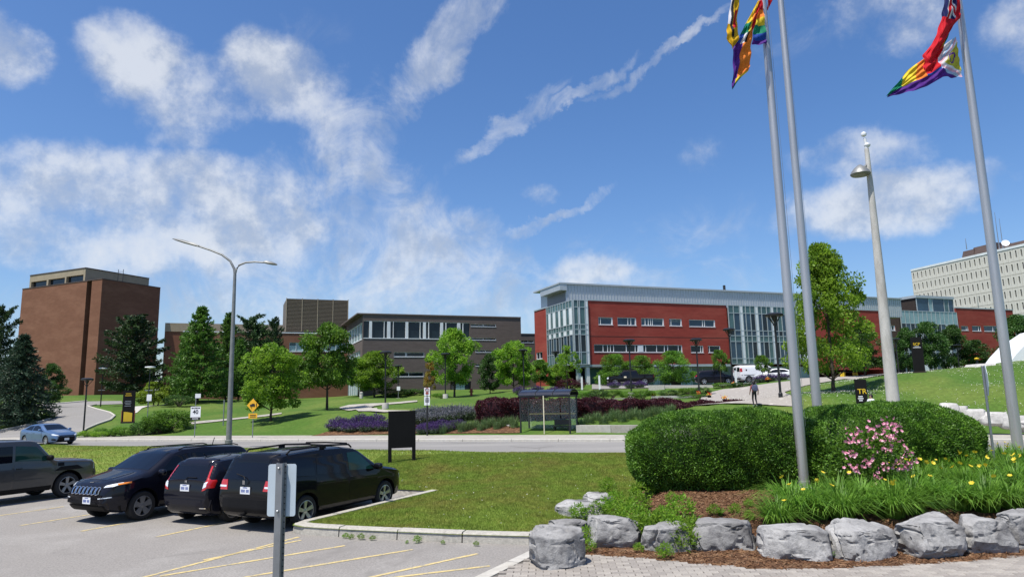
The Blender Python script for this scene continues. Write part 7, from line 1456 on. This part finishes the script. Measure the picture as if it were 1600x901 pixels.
c.mirror_y('tail_light', 'b', [(.8, .9), (.95, .9), (.95, 1.2), (.8, 1.2)], 'lamp_red')
# van
W_ = 2.0; wh = (-1.8, 1.65, .39); L0, L1 = -2.85, 2.85
bod = car_body(L0, L1, W_, [(L0, .9), (-2.84, 1.6), (-2.8, 1.98), (-2.6, 2.08), (.6, 2.1), (.9, 2.02), (1.65, 1.32), (1.8, 1.25), (2.55, 1.1), (2.78, .98), (2.83, .85), (L1, .65)], [(L0, 1.25), (1.6, 1.2), (2.5, 1.0), (L1, .55)], wh, .32, .10, .18, .07, 'paint_white', .48, sm=2)
c = Car('delivery_van', 'white van with dark side marks parked at the red building', place(1187, 83, .07), hd(82), bod, W_, wh, L0, L1, 'cars at the red building')
c.sides('window', [(.85, 1.3), (1.55, 1.27), (1.1, 1.75), (.85, 1.8)], 'car_glass'); c.patch('windscreen', 't', [(.98, -.72), (1.6, -.82), (1.6, .82), (.98, .72)], 'car_glass'); c.mirror_y('tail_light', 'b', [(.86, 1.3), (.97, 1.3), (.97, 1.75), (.86, 1.75)], 'lamp_red', off=.015); c.sides('tail_lens', [(-2.8, 1.35), (-2.66, 1.35), (-2.66, 1.75), (-2.8, 1.75)], 'lamp_red', off=.01)
c.sides('rub_strip', [(-2.7, .92), (1.3, .92), (1.3, .97), (-2.7, .97)], 'car_plastic', off=.012); c.sides('side_mark', [(-.9, 1.52), (.5, 1.40), (.6, 1.5), (-.8, 1.68)], 'ink', off=.008); c.sides('badge', [(-2.15, 1.42), (-1.98, 1.42), (-1.95, 1.6), (-2.15, 1.62)], 'ink', off=.008); c.patch('rear_bumper', 'b', [(-.94, .42), (.94, .42), (.94, .6), (-.94, .6)], 'car_plastic', off=.04, thick=.06); c.plate('b', -.5, .85); c.mirrors(1.5, 1.35, 'car_plastic'); c.wheels('wheel_grey', 6, .24); c.mirror_y('headlight', 'f', [(.62, .85), (.92, .85), (.92, 1.0), (.62, 1.0)], 'lamp_clear')
c.mirror_y('rear_window', 'b', [(.12, 1.35), (.78, 1.35), (.76, 1.85), (.12, 1.85)], 'car_glass')

# ------------------------------------------------------------------ labels that single out each of many alike plants
ORD = 'first second third fourth fifth sixth seventh eighth ninth tenth eleventh twelfth thirteenth fourteenth fifteenth sixteenth seventeenth'.split()
bpy.context.view_layer.update()
def rank(group, base, nrow=1, rows=('',)):
    os_ = sorted([o for o in C.objects if o.get('group') == group], key=lambda o: o.location.y); k = len(os_)
    for r_ in range(nrow):
        part = sorted(os_[k*r_//nrow:k*(r_+1)//nrow], key=lambda o: proj(o.location)[0])
        for i, o in enumerate(part):
            j = len(part)-1-i; side = f'{ORD[i]} from the left' if i <= j else f'{ORD[j]} from the right'
            o['label'] = (f'{rows[r_]} '+base).strip()+', '+side
rank('daylily clumps without flowers', 'green daylily clump behind the boulders', 2, ('front row', 'back row'))
rank('daylily clumps in flower', 'daylily clump with yellow flowers', 3, ('front row', 'middle row', 'back row'))
rank('weeds in the mulch', 'green weed in the mulch by the boulders', 3, ('front', 'middle', 'rear'))
rank('weeds at the kerb', 'tiny weed sprouting at the foot of the near kerb')
rank('purple clumps left of the black board', 'purple clump left of the black board', 2, ('front row', 'back row'))
rank('purple clumps by the two-sign post', 'purple clump by the two-sign post', 2, ('front row', 'back row'))
rank('grey-mauve clumps behind the purple flowers', 'grey-mauve clump behind the purple flowers', 2, ('front row', 'back row'))
rank('far purple clumps before the red building', 'far purple clump before the red building', 2, ('nearer', 'farther'))
rank('tall grasses left of the shelter', 'feathery grass clump left of the bus shelter')
rank('tall grasses right of the shelter', 'feathery grass clump behind the pale seat wall')
